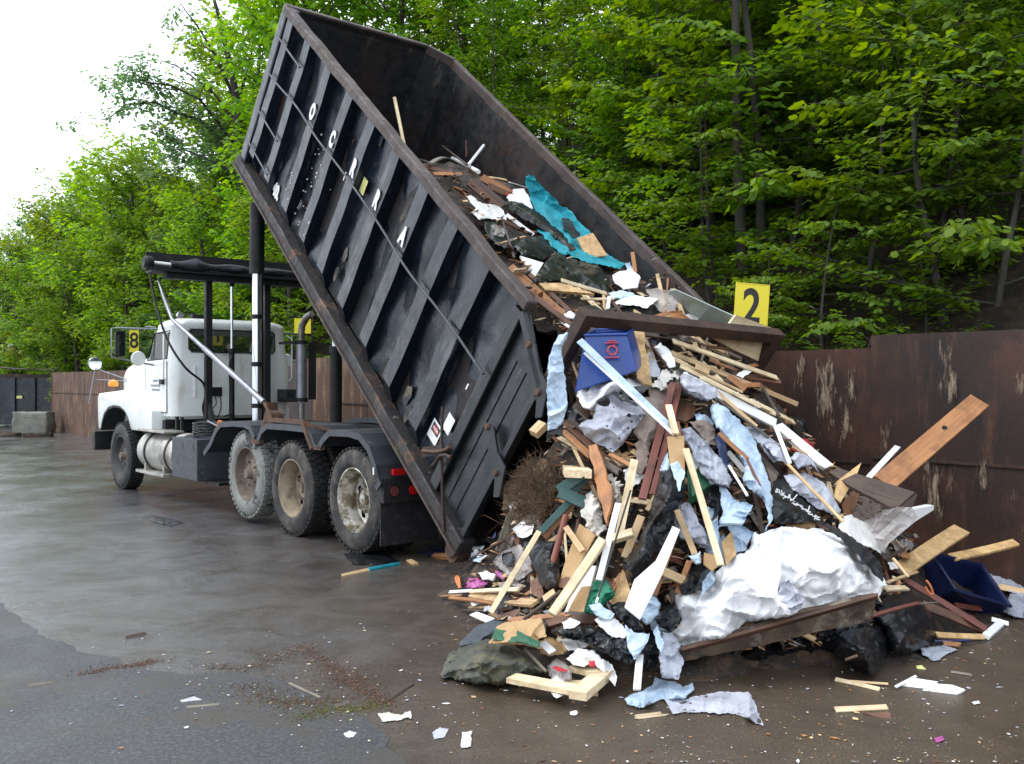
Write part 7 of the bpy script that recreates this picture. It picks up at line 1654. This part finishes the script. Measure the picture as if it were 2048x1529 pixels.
P_('B', 1240, 650, 1105, 1185, 44, 'white_board', 'plank', 'long white plank right of the cardboard sheet', lay=11)
P_('B', 1325, 560, 1100, 1300, 9, 'black_ink', 'rod', 'thin black rod lying across the lower left of the heap', lay=16, rnd=True, cat='rod')
P_('B', 1540, 530, 1440, 700, 34, 'pine', 'plank', 'yellow board edge beside the long black bag', lay=7)
P_('B', 1430, 900, 1150, 1330, 36, 'wood_orange', 'plank', 'orange board lying under the thin black rod', lay=7)
P_('B', 1150, 1340, 1250, 1150, 26, 'wood_orange', 'plank', 'bundle-like orange slat above the green cloth', lay=9, jag=.03)
P_('B', 1130, 1330, 1220, 1200, 14, 'wood_red', 'plank', 'thin reddish slat above the green cloth', lay=10)
S_('B', [(970, 790), (1080, 872), (880, 1245), (820, 1230), (862, 1080)], 'cardboard', 'cardboard', 'tan cardboard sheet with a water stain at the lower left', lay=7, th=.008)
D_('B', [(822, 1225), (840, 1180), (900, 1160), (905, 1200), (870, 1240)], 'wood_brown', 'stain_patch', 'brown wet patch of paper on the tan cardboard sheet', amp=.004, lay=8, cat='paper')
P_('B', 1132, 905, 780, 1425, 60, 'pine_pale', 'timber', 'thick pale timber leaning in front of the tan cardboard', lay=13, t=.05)
P_('B', 875, 815, 992, 985, 42, 'pine', 'timber', 'yellow timber meeting the thick pale one', lay=10)
S_('B', [(1000, 1080), (1085, 1085), (1000, 1405), (865, 1405)], 'paper', 'panel', 'white panel with a brown lower half right of the thick pale timber', lay=9)
S_('B', [(985, 1230), (1045, 1225), (1000, 1405), (890, 1400)], 'cardboard', 'panel', 'brown torn half of the white panel', lay=10, th=.006, rough=.005)
P_('B', 875, 735, 782, 1075, 46, 'wood_red', 'timber', 'reddish round post left of the tan cardboard', lay=9, rnd=True)
P_('B', 488, 730, 405, 985, 46, 'wood_grey', 'timber', 'grey brown post end below the dry twig bundle', lay=4)
P_('B', 690, 845, 352, 1412, 38, 'pine_pale', 'stick', 'long pale stick running down to the ground at the lower left', lay=11)
D_('B', [(570, 925), (640, 900), (800, 915), (835, 1050), (830, 1225), (760, 1262), (690, 1200), (640, 1060)], 'bag_black', 'bag', 'black rubbish bag under the reddish post', amp=.04, bulge=.16, lay=6, fold=1.5)
D_('B', [(205, 860), (250, 800), (330, 738), (328, 900), (300, 965), (250, 1022), (218, 950)], 'bag_white', 'bag', 'smooth white bag at the tail corner of the box', amp=.02, bulge=.10, lay=3, Y=None)
D_('B', [(330, 785), (365, 775), (392, 810), (382, 890), (330, 905)], 'navy', 'bag', 'navy blue ball like bag beside the smooth white one', amp=.01, bulge=.07, lay=2)
D_('B', [(505, 830), (560, 780), (625, 755), (655, 800), (640, 870), (600, 895), (540, 880)], 'paper', 'rag', 'dirty white rag under the dry twig bundle', amp=.05, bulge=.04, lay=4)
D_('B', [(370, 1060), (420, 990), (560, 940), (630, 1040), (640, 1120), (560, 1185), (480, 1160), (420, 1110)], 'bag_clear', 'bag', 'murky translucent bag left of the black rubbish bag', amp=.05, bulge=.08, lay=4, fr=1.6)
D_('B', [(430, 1010), (500, 980), (520, 1040), (480, 1100), (440, 1080)], 'sheet_dark', 'rag', 'dark rag on the murky translucent bag', amp=.03, lay=7)
D_('B', [(1055, 1190), (1160, 1178), (1225, 1290), (1165, 1345), (1085, 1425), (1000, 1405), (1030, 1310)], 'green_cloth', 'cloth', 'bright green cloth at the foot of the long white plank', amp=.06, bulge=.07, lay=9, fr=1.5)
P_('B', 1110, 1270, 1085, 1345, 16, 'white_board', 'stick', 'short white rod over the bright green cloth', lay=14)
S_('B', [(1190, 1350), (1275, 1100), (1325, 1265), (1290, 1345)], 'osb', 'panel', 'yellow wood triangle right of the green cloth', lay=8)
S_('B', [(1618, 808), (1668, 832), (1545, 1140), (1390, 1455), (1283, 1370), (1352, 1180), (1500, 1050)], 'white_board', 'board', 'wide curved white board below the long black bag', lay=15)
P_('B', 1640, 850, 1490, 1290, 40, 'wood_orange', 'timber', 'orange timber along the right side of the curved white board', lay=9)
P_('B', 1530, 1115, 1700, 1192, 58, 'pine', 'timber', 'short yellow crosspiece right of the curved white board', lay=10)
P_('B', 1735, 1050, 1650, 1275, 40, 'wood_orange', 'timber', 'orange timber at the right end of the yellow crosspiece', lay=9)
D_('B', [(1590, 1230), (1700, 1230), (1740, 1330), (1620, 1400)], 'carpet', 'carpet', 'brown blanket in the hollow below the yellow crosspiece', amp=.04, lay=4)
# loose things on the ground at the lower left
D_('B', [(100, 1170), (120, 1150), (140, 1170), (150, 1235), (125, 1245), (112, 1215)], 'orange', 'strap_loop', 'little orange looped strap at the left foot of the heap', amp=.01, bulge=.03, lay=1, cat='strap')
D_('B', [(165, 1232), (200, 1172), (260, 1170), (332, 1202), (300, 1245), (220, 1250)], 'magenta', 'bag', 'pink plastic bag at the left foot of the heap', amp=.03, bulge=.05, lay=1)
P_('B', 65, 1268, 225, 1258, 22, 'paper', 'paper', 'flat white strip below the pink bag', lay=1)
P_('B', 225, 1285, 665, 1345, 68, 'pine', 'timber', 'broad yellow board lying flat at the left foot', lay=4)
P_('B', 210, 1265, 560, 1250, 30, 'pine_pale', 'plank', 'splintered pale board behind the broad yellow one', lay=5, jag=.08)
P_('B', 0, 1297, 150, 1292, 14, 'wood_orange', 'stick', 'thin orange splinter that points left on the ground', lay=1, jag=.03)
P_('B', 70, 1308, 400, 1350, 26, 'wood_orange', 'plank', 'orange splintered slat on the ground at the left foot', lay=2, jag=.08)
P_('B', 205, 1372, 430, 1368, 26, 'pine', 'plank', 'short yellow slat on the ground beside the long pale stick', lay=1)
P_('B', 160, 1392, 460, 1400, 8, 'wood_dark', 'stick', 'thin dark stick on the ground beside the long pale stick', lay=1)
S_('B', [(203, 1425), (255, 1403), (385, 1450), (320, 1478)], 'white_board', 'panel', 'white flake lying on the ground left of the grey cloth', lay=1, th=.01)
D_('B', [(200, 1320), (270, 1305), (285, 1345), (225, 1362)], 'paper', 'carton', 'crushed red and white carton at the left foot', amp=.02, bulge=.03, lay=5, cat='carton')
P_('B', 400, 1450, 560, 1405, 44, 'wood_brown', 'plank', 'dark brown board behind the grey cloth', lay=2, jag=.03)
P_('B', 580, 1462, 842, 1262, 28, 'wood_dark', 'timber', 'dark round stick above the green striped cardboard', lay=9, rnd=True)
P_('B', 720, 1320, 800, 1265, 44, 'pine', 'plank', 'short yellow offcut under the dark round stick', lay=7)
P_('B', 480, 1460, 900, 1420, 30, 'wood_orange', 'plank', 'orange board lying above the green striped cardboard', lay=5, jag=.05)
S_('E', [(870, 305), (1060, 250), (1265, 268), (1235, 332), (1000, 325), (900, 352)], 'wood_brown', 'board', 'wide red brown board behind the black plastic', lay=5)
D_('B', [(620, 1190), (680, 1160), (720, 1260), (700, 1330), (640, 1270)], 'wood_brown', 'bark_piece', 'curled brown bark beside the black rubbish bag', amp=.03, bulge=.03, lay=6, cat='bark')
D_('B', [(260, 1130), (330, 1120), (390, 1150), (370, 1190), (290, 1180)], 'paper', 'paper', 'crumpled white wrapper above the pink bag', amp=.03, bulge=.02, lay=2)
D_('B', [(380, 1120), (430, 1130), (450, 1180), (400, 1160)], 'magenta', 'bag', 'purple scrap of film right of the pink bag', amp=.02, lay=2)
D_('B', [(400, 1200), (520, 1190), (600, 1230), (500, 1260), (410, 1240)], 'bag_clear', 'bag', 'dull yellowish wrapper right of the pink bag', amp=.03, bulge=.03, lay=2)

# ------------------------------------------------------------------ front foot (E)
D_('E', [(215, 500), (240, 455), (330, 370), (480, 298), (560, 318), (560, 370), (470, 400), (380, 470), (300, 500)], 'denim', 'cloth', 'slate grey cloth lying over the olive sack', amp=.03, bulge=.08, lay=5)
D_('E', [(88, 745), (100, 650), (150, 555), (250, 500), (420, 430), (500, 465), (620, 485), (760, 560), (885, 690), (850, 722), (680, 742), (520, 802), (330, 792), (200, 755)], 'olive', 'sack', 'muddy olive green sack lying at the front left of the heap', amp=.05, bulge=.34, lay=2, fold=.3, fr=1.0, cat='sack')
D_('E', [(450, 482), (500, 360), (560, 318), (700, 308), (850, 288), (885, 430), (820, 452), (850, 525), (700, 495)], 'cardboard', 'cardboard', 'crushed brown cardboard box with a green band', amp=.035, bulge=.06, lay=13, fold=1.4)
D_('E', [(462, 448), (500, 372), (700, 395), (800, 450), (835, 470), (825, 512), (700, 482), (600, 470)], 'green_box', 'printed_band', 'green printed band across the crushed cardboard box', amp=.02, bulge=.03, lay=15, cat='cardboard')
D_('E', [(830, 470), (900, 430), (1000, 480), (1015, 560), (900, 580), (840, 560)], 'cardboard', 'cardboard', 'torn cardboard flap with a green edge right of the olive sack', amp=.03, lay=6)
S_('E', [(818, 480), (880, 462), (955, 530), (900, 560)], 'white_board', 'panel', 'white square flake on the torn cardboard flap', lay=9, th=.008)
P_('E', 720, 520, 880, 695, 20, 'wood_grey', 'plank', 'thin grey slat at the right end of the olive sack', lay=9)
# light timber frame on the ground
pf = empty('pallet', gnd(1130, 1385)); lf0 = pf.location.copy()
def gE(x, y, z): q = cp('E', x, y); return gnd(q[0], q[1], z) - lf0
for x1, y1, x2, y2, w_, h_, zz in ((615, 745, 1200, 855, .11, .05, .085), (1120, 880, 1335, 700, .10, .08, .085), (1085, 662, 1330, 718, .11, .05, .09), (640, 700, 700, 755, .12, .08, .045)):
    b = MB(); b.bar(gE(x1, y1, zz), gE(x2, y2, zz), w_, h_ * .6); b.build('frame_bar', M['pine_pale'], pf, bevel=.003)
for x1, y1 in ((645, 770), (1150, 875)):
    b = MB(); p = gE(x1, y1, .0); p.z = -lf0.z; b.box(p.x - .09, p.x + .09, p.y - .03, p.y + .08, .002, .06); b.build('frame_block', M['pine_pale'], pf, bevel=.003)
tag(pf, 'pale timber pallet lying flat on the ground at the front', 'pallet')
D_('E', [(885, 650), (960, 590), (1030, 640), (1082, 700), (1080, 760), (1000, 765), (905, 725)], 'bag_clear', 'wrapper', 'clear wrapper with red print on the timber frame', amp=.03, bulge=.06, lay=5, cat='wrapper')
D_('E', [(930, 665), (960, 655), (1040, 680), (1045, 700), (960, 690)], 'red_cloth', 'red_scrap', 'red scrap inside the clear wrapper', amp=.01, lay=8, cat='plastic')
D_('E', [(905, 800), (930, 720), (980, 690), (1030, 780), (1055, 860), (1045, 872), (960, 900), (922, 862)], 'paper', 'bag', 'white paper bag hanging off the front of the timber frame', amp=.02, bulge=.05, lay=5)
D_('E', [(920, 400), (960, 370), (1010, 350), (1150, 345), (1280, 380), (1420, 440), (1530, 460), (1565, 600), (1525, 655), (1400, 605), (1290, 530), (1100, 450), (960, 425)], 'bag_black', 'plastic_sheet', 'long black plastic tongue lying over white sheets at the front', amp=.05, bulge=.08, lay=10, fold=.4)
D_('E', [(1000, 322), (1060, 290), (1142, 322), (1090, 362), (1020, 372)], 'paper', 'paper', 'white flake above the long black plastic tongue', lay=11, amp=.01)
D_('E', [(1250, 302), (1330, 248), (1420, 310), (1505, 402), (1480, 442), (1380, 432), (1290, 352)], 'bag_white', 'plastic_sheet', 'white sheet above the right half of the black tongue', amp=.03, bulge=.04, lay=11)
D_('E', [(975, 450), (1070, 440), (1225, 470), (1185, 520), (1050, 540)], 'paper', 'plastic_sheet', 'white sheet under the left half of the black tongue', amp=.03, lay=7)
D_('E', [(1035, 600), (1120, 520), (1240, 535), (1300, 598), (1380, 648), (1425, 742), (1405, 812), (1340, 725), (1230, 625), (1170, 665), (1085, 645)], 'bag_white', 'bag', 'limp white bag trailing down beside the timber frame', amp=.04, bulge=.06, lay=8)
D_('E', [(1205, 615), (1250, 620), (1250, 660), (1210, 660)], 'red_cloth', 'red_scrap', 'red cap like scrap on the limp white bag', amp=.01, bulge=.02, lay=12, cat='plastic')
D_('E', [(1205, 195), (1280, 178), (1400, 258), (1370, 300), (1260, 275)], 'sheet_blue', 'plastic_sheet', 'pale blue curl at the foot of the thin black rod', amp=.03, bulge=.04, lay=12)
D_('E', [(1360, 202), (1440, 158), (1525, 190), (1625, 382), (1565, 405), (1440, 300)], 'bag_black', 'bag', 'black bag left of the curved white board foot', amp=.04, bulge=.08, lay=10)
D_('E', [(1480, 342), (1560, 400), (1672, 405), (1640, 500), (1550, 605), (1500, 520)], 'sheet_blue', 'plastic_sheet', 'pointed blue sheet hanging at the front centre', amp=.04, bulge=.04, lay=12)
D_('E', [(1690, 400), (1722, 340), (1770, 480), (1762, 565), (1720, 500)], 'sheet_blue', 'plastic_sheet', 'narrow blue fin right of the pointed blue sheet', amp=.02, lay=11)
D_('E', [(1590, 300), (1640, 130), (1700, 100), (1745, 180), (1730, 300), (1640, 350)], 'sheet_blue', 'plastic_sheet', 'blue film tucked right of the curved white board foot', amp=.05, bulge=.03, lay=7)
D_('E', [(1700, 290), (1860, 160), (1900, 300), (1830, 400), (1740, 360)], 'bag_black', 'bag', 'black bag under the left corner of the white sheeting', amp=.04, bulge=.06, lay=8)
D_('E', [(1560, 470), (1700, 400), (1760, 560), (1700, 680), (1600, 640)], 'bag_black', 'bag', 'black crumpled bag behind the white peg at the front', amp=.05, bulge=.05, lay=5)
D_('E', [(1760, 400), (1830, 400), (1905, 485), (1922, 640), (1885, 760), (1760, 742), (1735, 620)], 'sheet_grey', 'plastic_sheet', 'dirty grey film hanging at the left end of the edge board', amp=.05, bulge=.05, lay=9, fold=1.4)
P_('E', 1592, 575, 1570, 832, 56, 'white_board', 'plank', 'white board end pointing down to the ground at the front', lay=10)
D_('E', [(1468, 905), (1600, 840), (1680, 800), (1710, 730), (1760, 762), (1860, 768), (1920, 812), (1990, 778), (2003, 840), (1930, 905), (1760, 905), (1592, 975), (1500, 942)], 'sheet_blue', 'plastic_sheet', 'pale blue sheet lying on the ground in front of the heap', amp=.06, bulge=.07, lay=1, fold=.4, fr=1.1)
D_('M', [(1328, 1398), (1370, 1400), (1400, 1392), (1440, 1385), (1500, 1383), (1512, 1410), (1527, 1452), (1500, 1440), (1470, 1428), (1400, 1424), (1345, 1428)], 'bag_grey', 'plastic_sheet', 'grey bubble sheet on the ground with a drooping right end', amp=.04, bulge=.05, lay=1, fr=1.6)
P_('E', 1560, 1045, 1800, 1015, 34, 'pine_pale', 'plank', 'jagged tan slat on the ground under the pale blue sheet', lay=.6, jag=.08, t=.015)

# ------------------------------------------------------------------ loose things on the open ground at the right
P_('G', 385, 1040, 692, 1110, 28, 'pine_pale', 'stick', 'longer of two pale sticks crossing on the ground at the right', lay=.7, t=.012)
P_('G', 480, 1052, 752, 1072, 15, 'pine', 'stick', 'thinner of two pale sticks crossing on the ground at the right', lay=1.1, t=.01)
S_('G', [(803, 1090), (935, 1030), (1098, 1055), (1035, 1110), (960, 1125)], 'white_board', 'panel', 'left one of two white panels on the ground at the right', lay=.8, th=.012)
S_('G', [(958, 1132), (1072, 1068), (1200, 1078), (1288, 1110), (1165, 1182)], 'white_board', 'panel', 'right one of two white panels on the ground at the right', lay=.9, th=.012)
P_('G', 805, 1092, 945, 1018, 20, 'white_board', 'plank', 'narrow white strip on the left white panel', lay=1.6, t=.01)
P_('G', 385, 1252, 745, 1235, 38, 'pine_pale', 'plank', 'pale scraped board on the ground near the right bottom', lay=.8, t=.015)
S_('G', [(580, 1272), (760, 1268), (785, 1332)], 'wood_brown', 'panel', 'red and green wedge on the ground under the scraped board', lay=.5, th=.012)
P_('G', 1190, 988, 1352, 1015, 16, 'wood_grey', 'stick', 'small tan splinter on the ground at the right', lay=.5, t=.01, jag=.02)
S_('G', [(945, 945), (985, 940), (1015, 970), (960, 978)], 'pale_yellow', 'scrap', 'small yellow scrap near the pointed black bag', lay=.5, th=.006, cat='scrap')
# loose things round the truck and over the yard
D_('M', [(688, 1108), (735, 1100), (775, 1106), (800, 1124), (760, 1134), (705, 1128)], 'bag_black', 'bag', 'flattened black plastic under the rearmost wheel', amp=.03, bulge=.06, lay=1)
P_('M', 684, 1151, 742, 1139, 5, 'pine', 'stick', 'tan tip of the tool lying behind the rear wheel', lay=.6, t=.012, taper=1.6)
P_('M', 738, 1140, 798, 1129, 8, 'teal_cloth', 'tool_handle', 'blue tool handle on the ground behind the rear wheel', lay=.8, rnd=True, cat='tool')
P_('M', 818, 1121, 832, 1130, 12, 'pine', 'chip', 'square wood chip beside the blue tool handle', lay=.6, cat='chip')
D_('M', [(830, 1105), (850, 1092), (880, 1090), (895, 1104), (860, 1114)], 'navy', 'rag', 'crumpled blue rag behind the mud flap', amp=.03, bulge=.03, lay=1)
P_('M', 868, 1113, 917, 1113, 9, 'wood_orange', 'timber', 'small orange block under the tail roller', lay=1, t=.05)
D_('M', [(930, 1110), (950, 1104), (975, 1112), (960, 1124), (938, 1121)], 'sheet_blue', 'rag', 'little blue rag under the tail corner of the box', amp=.02, lay=1)
D_('M', [(283, 1036), (300, 1030), (335, 1034), (372, 1046), (345, 1052), (305, 1044)], 'sheet_dark', 'rag', 'flattened grey rag on the wet pavement left of the wheels', amp=.05, bulge=.05, lay=1, fr=2.5, step=2.2)
P_('M', 253, 1277, 291, 1268, 8, 'wood_dark', 'scrap', 'dark scrap on the pavement at the left', lay=.5, cat='scrap')
S_('M', [(360, 1401), (388, 1393), (416, 1405), (365, 1406)], 'bag_grey', 'scrap', 'silvery triangular scrap on the near pavement', lay=.5, th=.006, cat='scrap')
P_('M', 374, 1415, 439, 1409, 4, 'wood_grey', 'stick', 'thin twig beside the silvery triangular scrap', lay=.5, t=.008)
P_('M', 58, 1372, 106, 1366, 6, 'wood_grey', 'stick', 'short twig at the left edge of the near pavement', lay=.5, t=.01)
P_('M', 578, 1367, 641, 1396, 5, 'wood_grey', 'stick', 'grey stick slanting on the muddy seam', lay=.5, t=.01)
P_('M', 768, 1406, 826, 1368, 5, 'wood_dark', 'stick', 'dark stick slanting up right on the mud', lay=.5, t=.01)
P_('M', 670, 1414, 699, 1405, 8, 'wood_grey', 'chip', 'short pale chip on the mud between the two sticks', lay=.5, cat='chip')
D_('M', [(755, 1428), (775, 1424), (800, 1430), (820, 1422), (822, 1436), (795, 1441), (765, 1442)], 'foam', 'foam', 'broken white foam piece on the near pavement', amp=.012, bulge=.02, lay=.5)
D_('M', [(687, 1468), (700, 1462), (713, 1466), (706, 1474), (692, 1475)], 'paper', 'scrap', 'white oval scrap at the bottom of the photo', amp=.005, bulge=.012, lay=.5, cat='scrap')
D_('M', [(865, 1465), (880, 1455), (898, 1458), (890, 1474), (868, 1480)], 'bag_grey', 'paper', 'grey crumpled tissue at the bottom of the photo', amp=.015, bulge=.02, lay=.5)
D_('M', [(924, 1464), (944, 1462), (942, 1494), (923, 1495)], 'paper', 'carton', 'small white upright paper cup at the bottom of the photo', amp=.005, bulge=.03, lay=.5, cat='cup')
D_('M', [(1140, 1424), (1155, 1422), (1154, 1430), (1141, 1430)], 'paper', 'scrap', 'tiny white scrap between the cup and the blue sheet', amp=.003, bulge=.01, lay=.5, cat='scrap')
D_('M', [(1942, 1404), (1958, 1401), (1962, 1408), (1948, 1411)], 'paper', 'scrap', 'small white scrap right of the two white panels', amp=.003, bulge=.01, lay=.5, cat='scrap')
D_('M', [(1866, 1474), (1885, 1471), (1890, 1480), (1872, 1486)], 'magenta', 'scrap', 'faded pink scrap near the right bottom corner', amp=.005, bulge=.01, lay=.5, cat='scrap')

# ------------------------------------------------------------------ nameless scraps that fill the heap: individually placed boards and rags
rg = random.Random(31)
fill = 0
cands = [('pine', 5), ('wood_orange', 4), ('wood_brown', 4), ('wood_dark', 4), ('wood_grey', 3), ('pine_pale', 4), ('wood_red', 2)]
bag_ = [m_ for m_, k in cands for _ in range(k)]
def in_heap(px, py):
    d = hitd(px, py)
    if not d or (px > 1815 and 1095 < py < 1262): return None
    p = at(px, py, d); return p if p.z > .10 and d < 9.6 else None
while fill < 185:
    if rg.random() < .3: px, py = rg.uniform(860, 1500), rg.uniform(320, 680)
    else: px, py = rg.uniform(960, 1950), rg.uniform(660, 1290)
    p = in_heap(px, py)
    if not p: continue
    a = rg.gauss(.95 if px > 1150 else 2.0, .55); l_ = rg.uniform(45, 165); dx, dy = math.cos(a) * l_ / 2, math.sin(a) * l_ / 2
    if not (in_heap(px + dx, py + dy) and in_heap(px - dx, py - dy)): continue
    P_('M', px - dx, py - dy, px + dx, py + dy, rg.uniform(3.5, 11), rg.choice(bag_), 'plank', 'broken board scrap jumbled among the rest of the heap', lay=rg.uniform(0, 3), jag=rg.choice([0, .03, .06]), group='nameless board scraps filling the heap'); fill += 1
fill = 0
while fill < 46:
    if rg.random() < .25: px, py = rg.uniform(900, 1480), rg.uniform(380, 660)
    else: px, py = rg.uniform(980, 1900), rg.uniform(680, 1280)
    s = rg.uniform(18, 42)
    if not all(in_heap(px + s * math.cos(t), py + s * math.sin(t)) for t in (0, 1.57, 3.14, 4.71)): continue
    poly = [(px + s * rg.uniform(.5, 1.1) * math.cos(t), py + s * rg.uniform(.5, 1.1) * math.sin(t)) for t in [k * PI / 3.5 for k in range(7)]]
    D_('M', poly, rg.choice(['bag_black', 'bag_black', 'sheet_dark', 'sheet_dark', 'sheet_grey', 'bag_grey', 'carpet', 'sheet_blue', 'paper', 'cardboard', 'bag_clear']), 'rag', 'crumpled film or cloth scrap jumbled among the rest of the heap', amp=.05, bulge=rg.uniform(0, .06), lay=rg.uniform(0, 3), fr=1.6, step=5, group='nameless film scraps filling the heap'); fill += 1

# fine splinters and crumbs: one object each, nobody could count them
def crumbs(name, label, n, pick, mats, smin, smax, flat=1.0, thin=.25, seed=1):
    rg = random.Random(seed); b = MB(); k = 0
    while k < n:
        q = pick(rg)
        if q is None: continue
        p, nrm = q; s = rg.uniform(smin, smax) * (1.9 if rg.random() < .12 else 1); a = rg.uniform(0, 6.28); d = Vector((math.cos(a), math.sin(a), rg.gauss(0, .35) * (1 - flat))); e = Vector((-math.sin(a), math.cos(a), rg.gauss(0, .35) * (1 - flat))); r_ = rg.uniform(thin, 1)
        h = s * .12; u = Vector((0, 0, h))
        v = [p + d * s * rg.uniform(.7, 1.2), p + e * s * r_ * rg.uniform(.5, 1), p - d * s * rg.uniform(.7, 1.2), p - e * s * r_ * rg.uniform(.5, 1)]
        b.mi = rg.randrange(len(mats)); b.add(v + [x + u for x in v], [(3, 2, 1, 0), (4, 5, 6, 7), (0, 1, 5, 4), (1, 2, 6, 5), (2, 3, 7, 6), (3, 0, 4, 7)]); k += 1
    o = b.build(name, [M[m_] for m_ in mats], center=False); tag(o, label, kind='stuff'); return o
def pick_heap(rg):
    px, py = (rg.uniform(860, 1500), rg.uniform(320, 680)) if rg.random() < .25 else (rg.uniform(930, 1960), rg.uniform(660, 1320)); p = in_heap(px, py)
    return (p + Vector((0, -.03, .02)), None) if p else None
crumbs('heap_splinters', 'fine splinters, flakes and crumbs strewn all over the heap', 2600, pick_heap, ['pine', 'wood_orange', 'wood_brown', 'wood_dark', 'wood_grey', 'sheet_dark', 'pine_pale', 'bag_black', 'wood_orange', 'wood_red', 'sheet_grey', 'cardboard'], .015, .06, 0, .12, 3)
def pick_foot(rg):
    x = rg.uniform(880, 2040); y = 1140 + rg.random() ** 2 * 330 + (120 if x > 1000 else 0); p = gnd(x, min(1525, y)); return (p + Vector((0, 0, .004)), None)
crumbs('foot_litter', 'small crumbs of wood, paper and plastic on the ground round the heap', 650, pick_foot, ['pine', 'wood_orange', 'paper', 'wood_brown', 'wood_grey', 'bag_grey'], .003, .014, 1, .2, 5)
def pick_yard(rg):
    x = rg.gauss(640, 260); y = rg.gauss(1380, 70)
    if y < 1180 or y > 1528 or x < 0: return None
    return (gnd(x, y) + Vector((0, 0, .006)), None)
crumbs('yard_litter', 'tiny pale crumbs scattered over the near pavement', 420, pick_yard, ['paper', 'pine_pale', 'wood_grey', 'bag_grey', 'wood_orange'], .002, .010, 1, .3, 6)
def pick_right(rg):
    x = rg.uniform(1250, 2048); y = rg.uniform(1400, 1529); return (gnd(x, y) + Vector((0, 0, .004)), None)
crumbs('gravel_crumbs', 'coarse crumbs and chips on the brown ground at the right bottom', 300, pick_right, ['paper', 'wood_orange', 'wood_grey', 'pine', 'concrete'], .002, .008, 1, .3, 7)
# rusty leaf mould and moss along the seams of the pavement
def seam(pts, wid, n, seed, nm, lb, mats):
    rg = random.Random(seed); b = MB(); ps = [gnd(x, y) for x, y in pts]
    for _ in range(n):
        i = rg.randrange(len(ps) - 1); p = ps[i].lerp(ps[i + 1], rg.random()); sp_ = wid * (1 + 3.2 * rg.random() ** 3); p = p + Vector((rg.gauss(0, sp_), rg.gauss(0, sp_ * .7), .005)); s = rg.uniform(.002, .009); a = rg.uniform(0, 6.3)
        d = Vector((math.cos(a), math.sin(a), rg.gauss(0, .3))) * s; e = Vector((-math.sin(a), math.cos(a), rg.gauss(0, .3))) * s * rg.uniform(.2, .7); c_ = p + Vector((0, 0, s * rg.uniform(.2, .8)))
        b.mi = rg.randrange(len(mats)); b.add([p - d, p - e, p + d, p + e, c_], [(0, 1, 4), (1, 2, 4), (2, 3, 4), (3, 0, 4), (3, 2, 1, 0)])
    tag(b.build(nm, [M[m_] for m_ in mats]), lb, kind='stuff')
M['mould'] = mat_layer('mould', (.09, .042, .022), [((.05, .028, .016), 30, .45, .6)], rough=.9, bump=0)
M['moss'] = mat_layer('moss', (.075, .10, .02), [((.14, .10, .03), 30, .5, .6)], rough=.9, bump=0)
seam([(160, 1352), (215, 1338), (270, 1333), (310, 1322)], .025, 700, 1, 'leaf_mould', 'rusty brown leaf mould along the pavement seam at the left', ['mould', 'wood_brown'])
seam([(610, 1298), (650, 1325), (690, 1355), (730, 1380), (770, 1410)], .035, 1900, 2, 'leaf_mould', 'rusty brown leaf mould in the diagonal rut', ['mould', 'wood_brown', 'mould'])
seam([(400, 1332), (480, 1340), (560, 1315), (620, 1290)], .03, 800, 3, 'leaf_mould', 'thin rusty line of crumbs along the slab edge', ['mould', 'wood_grey'])
seam([(500, 1370), (540, 1400), (600, 1410), (680, 1400)], .06, 1500, 4, 'leaf_mould', 'patch of rusty litter in front of the slab edge', ['mould', 'mould', 'wood_brown', 'moss'])
seam([(610, 1440), (650, 1420), (720, 1420), (760, 1408)], .035, 1100, 5, 'moss', 'yellow green moss and grass growing in the pavement seam', ['moss', 'moss', 'mould'])
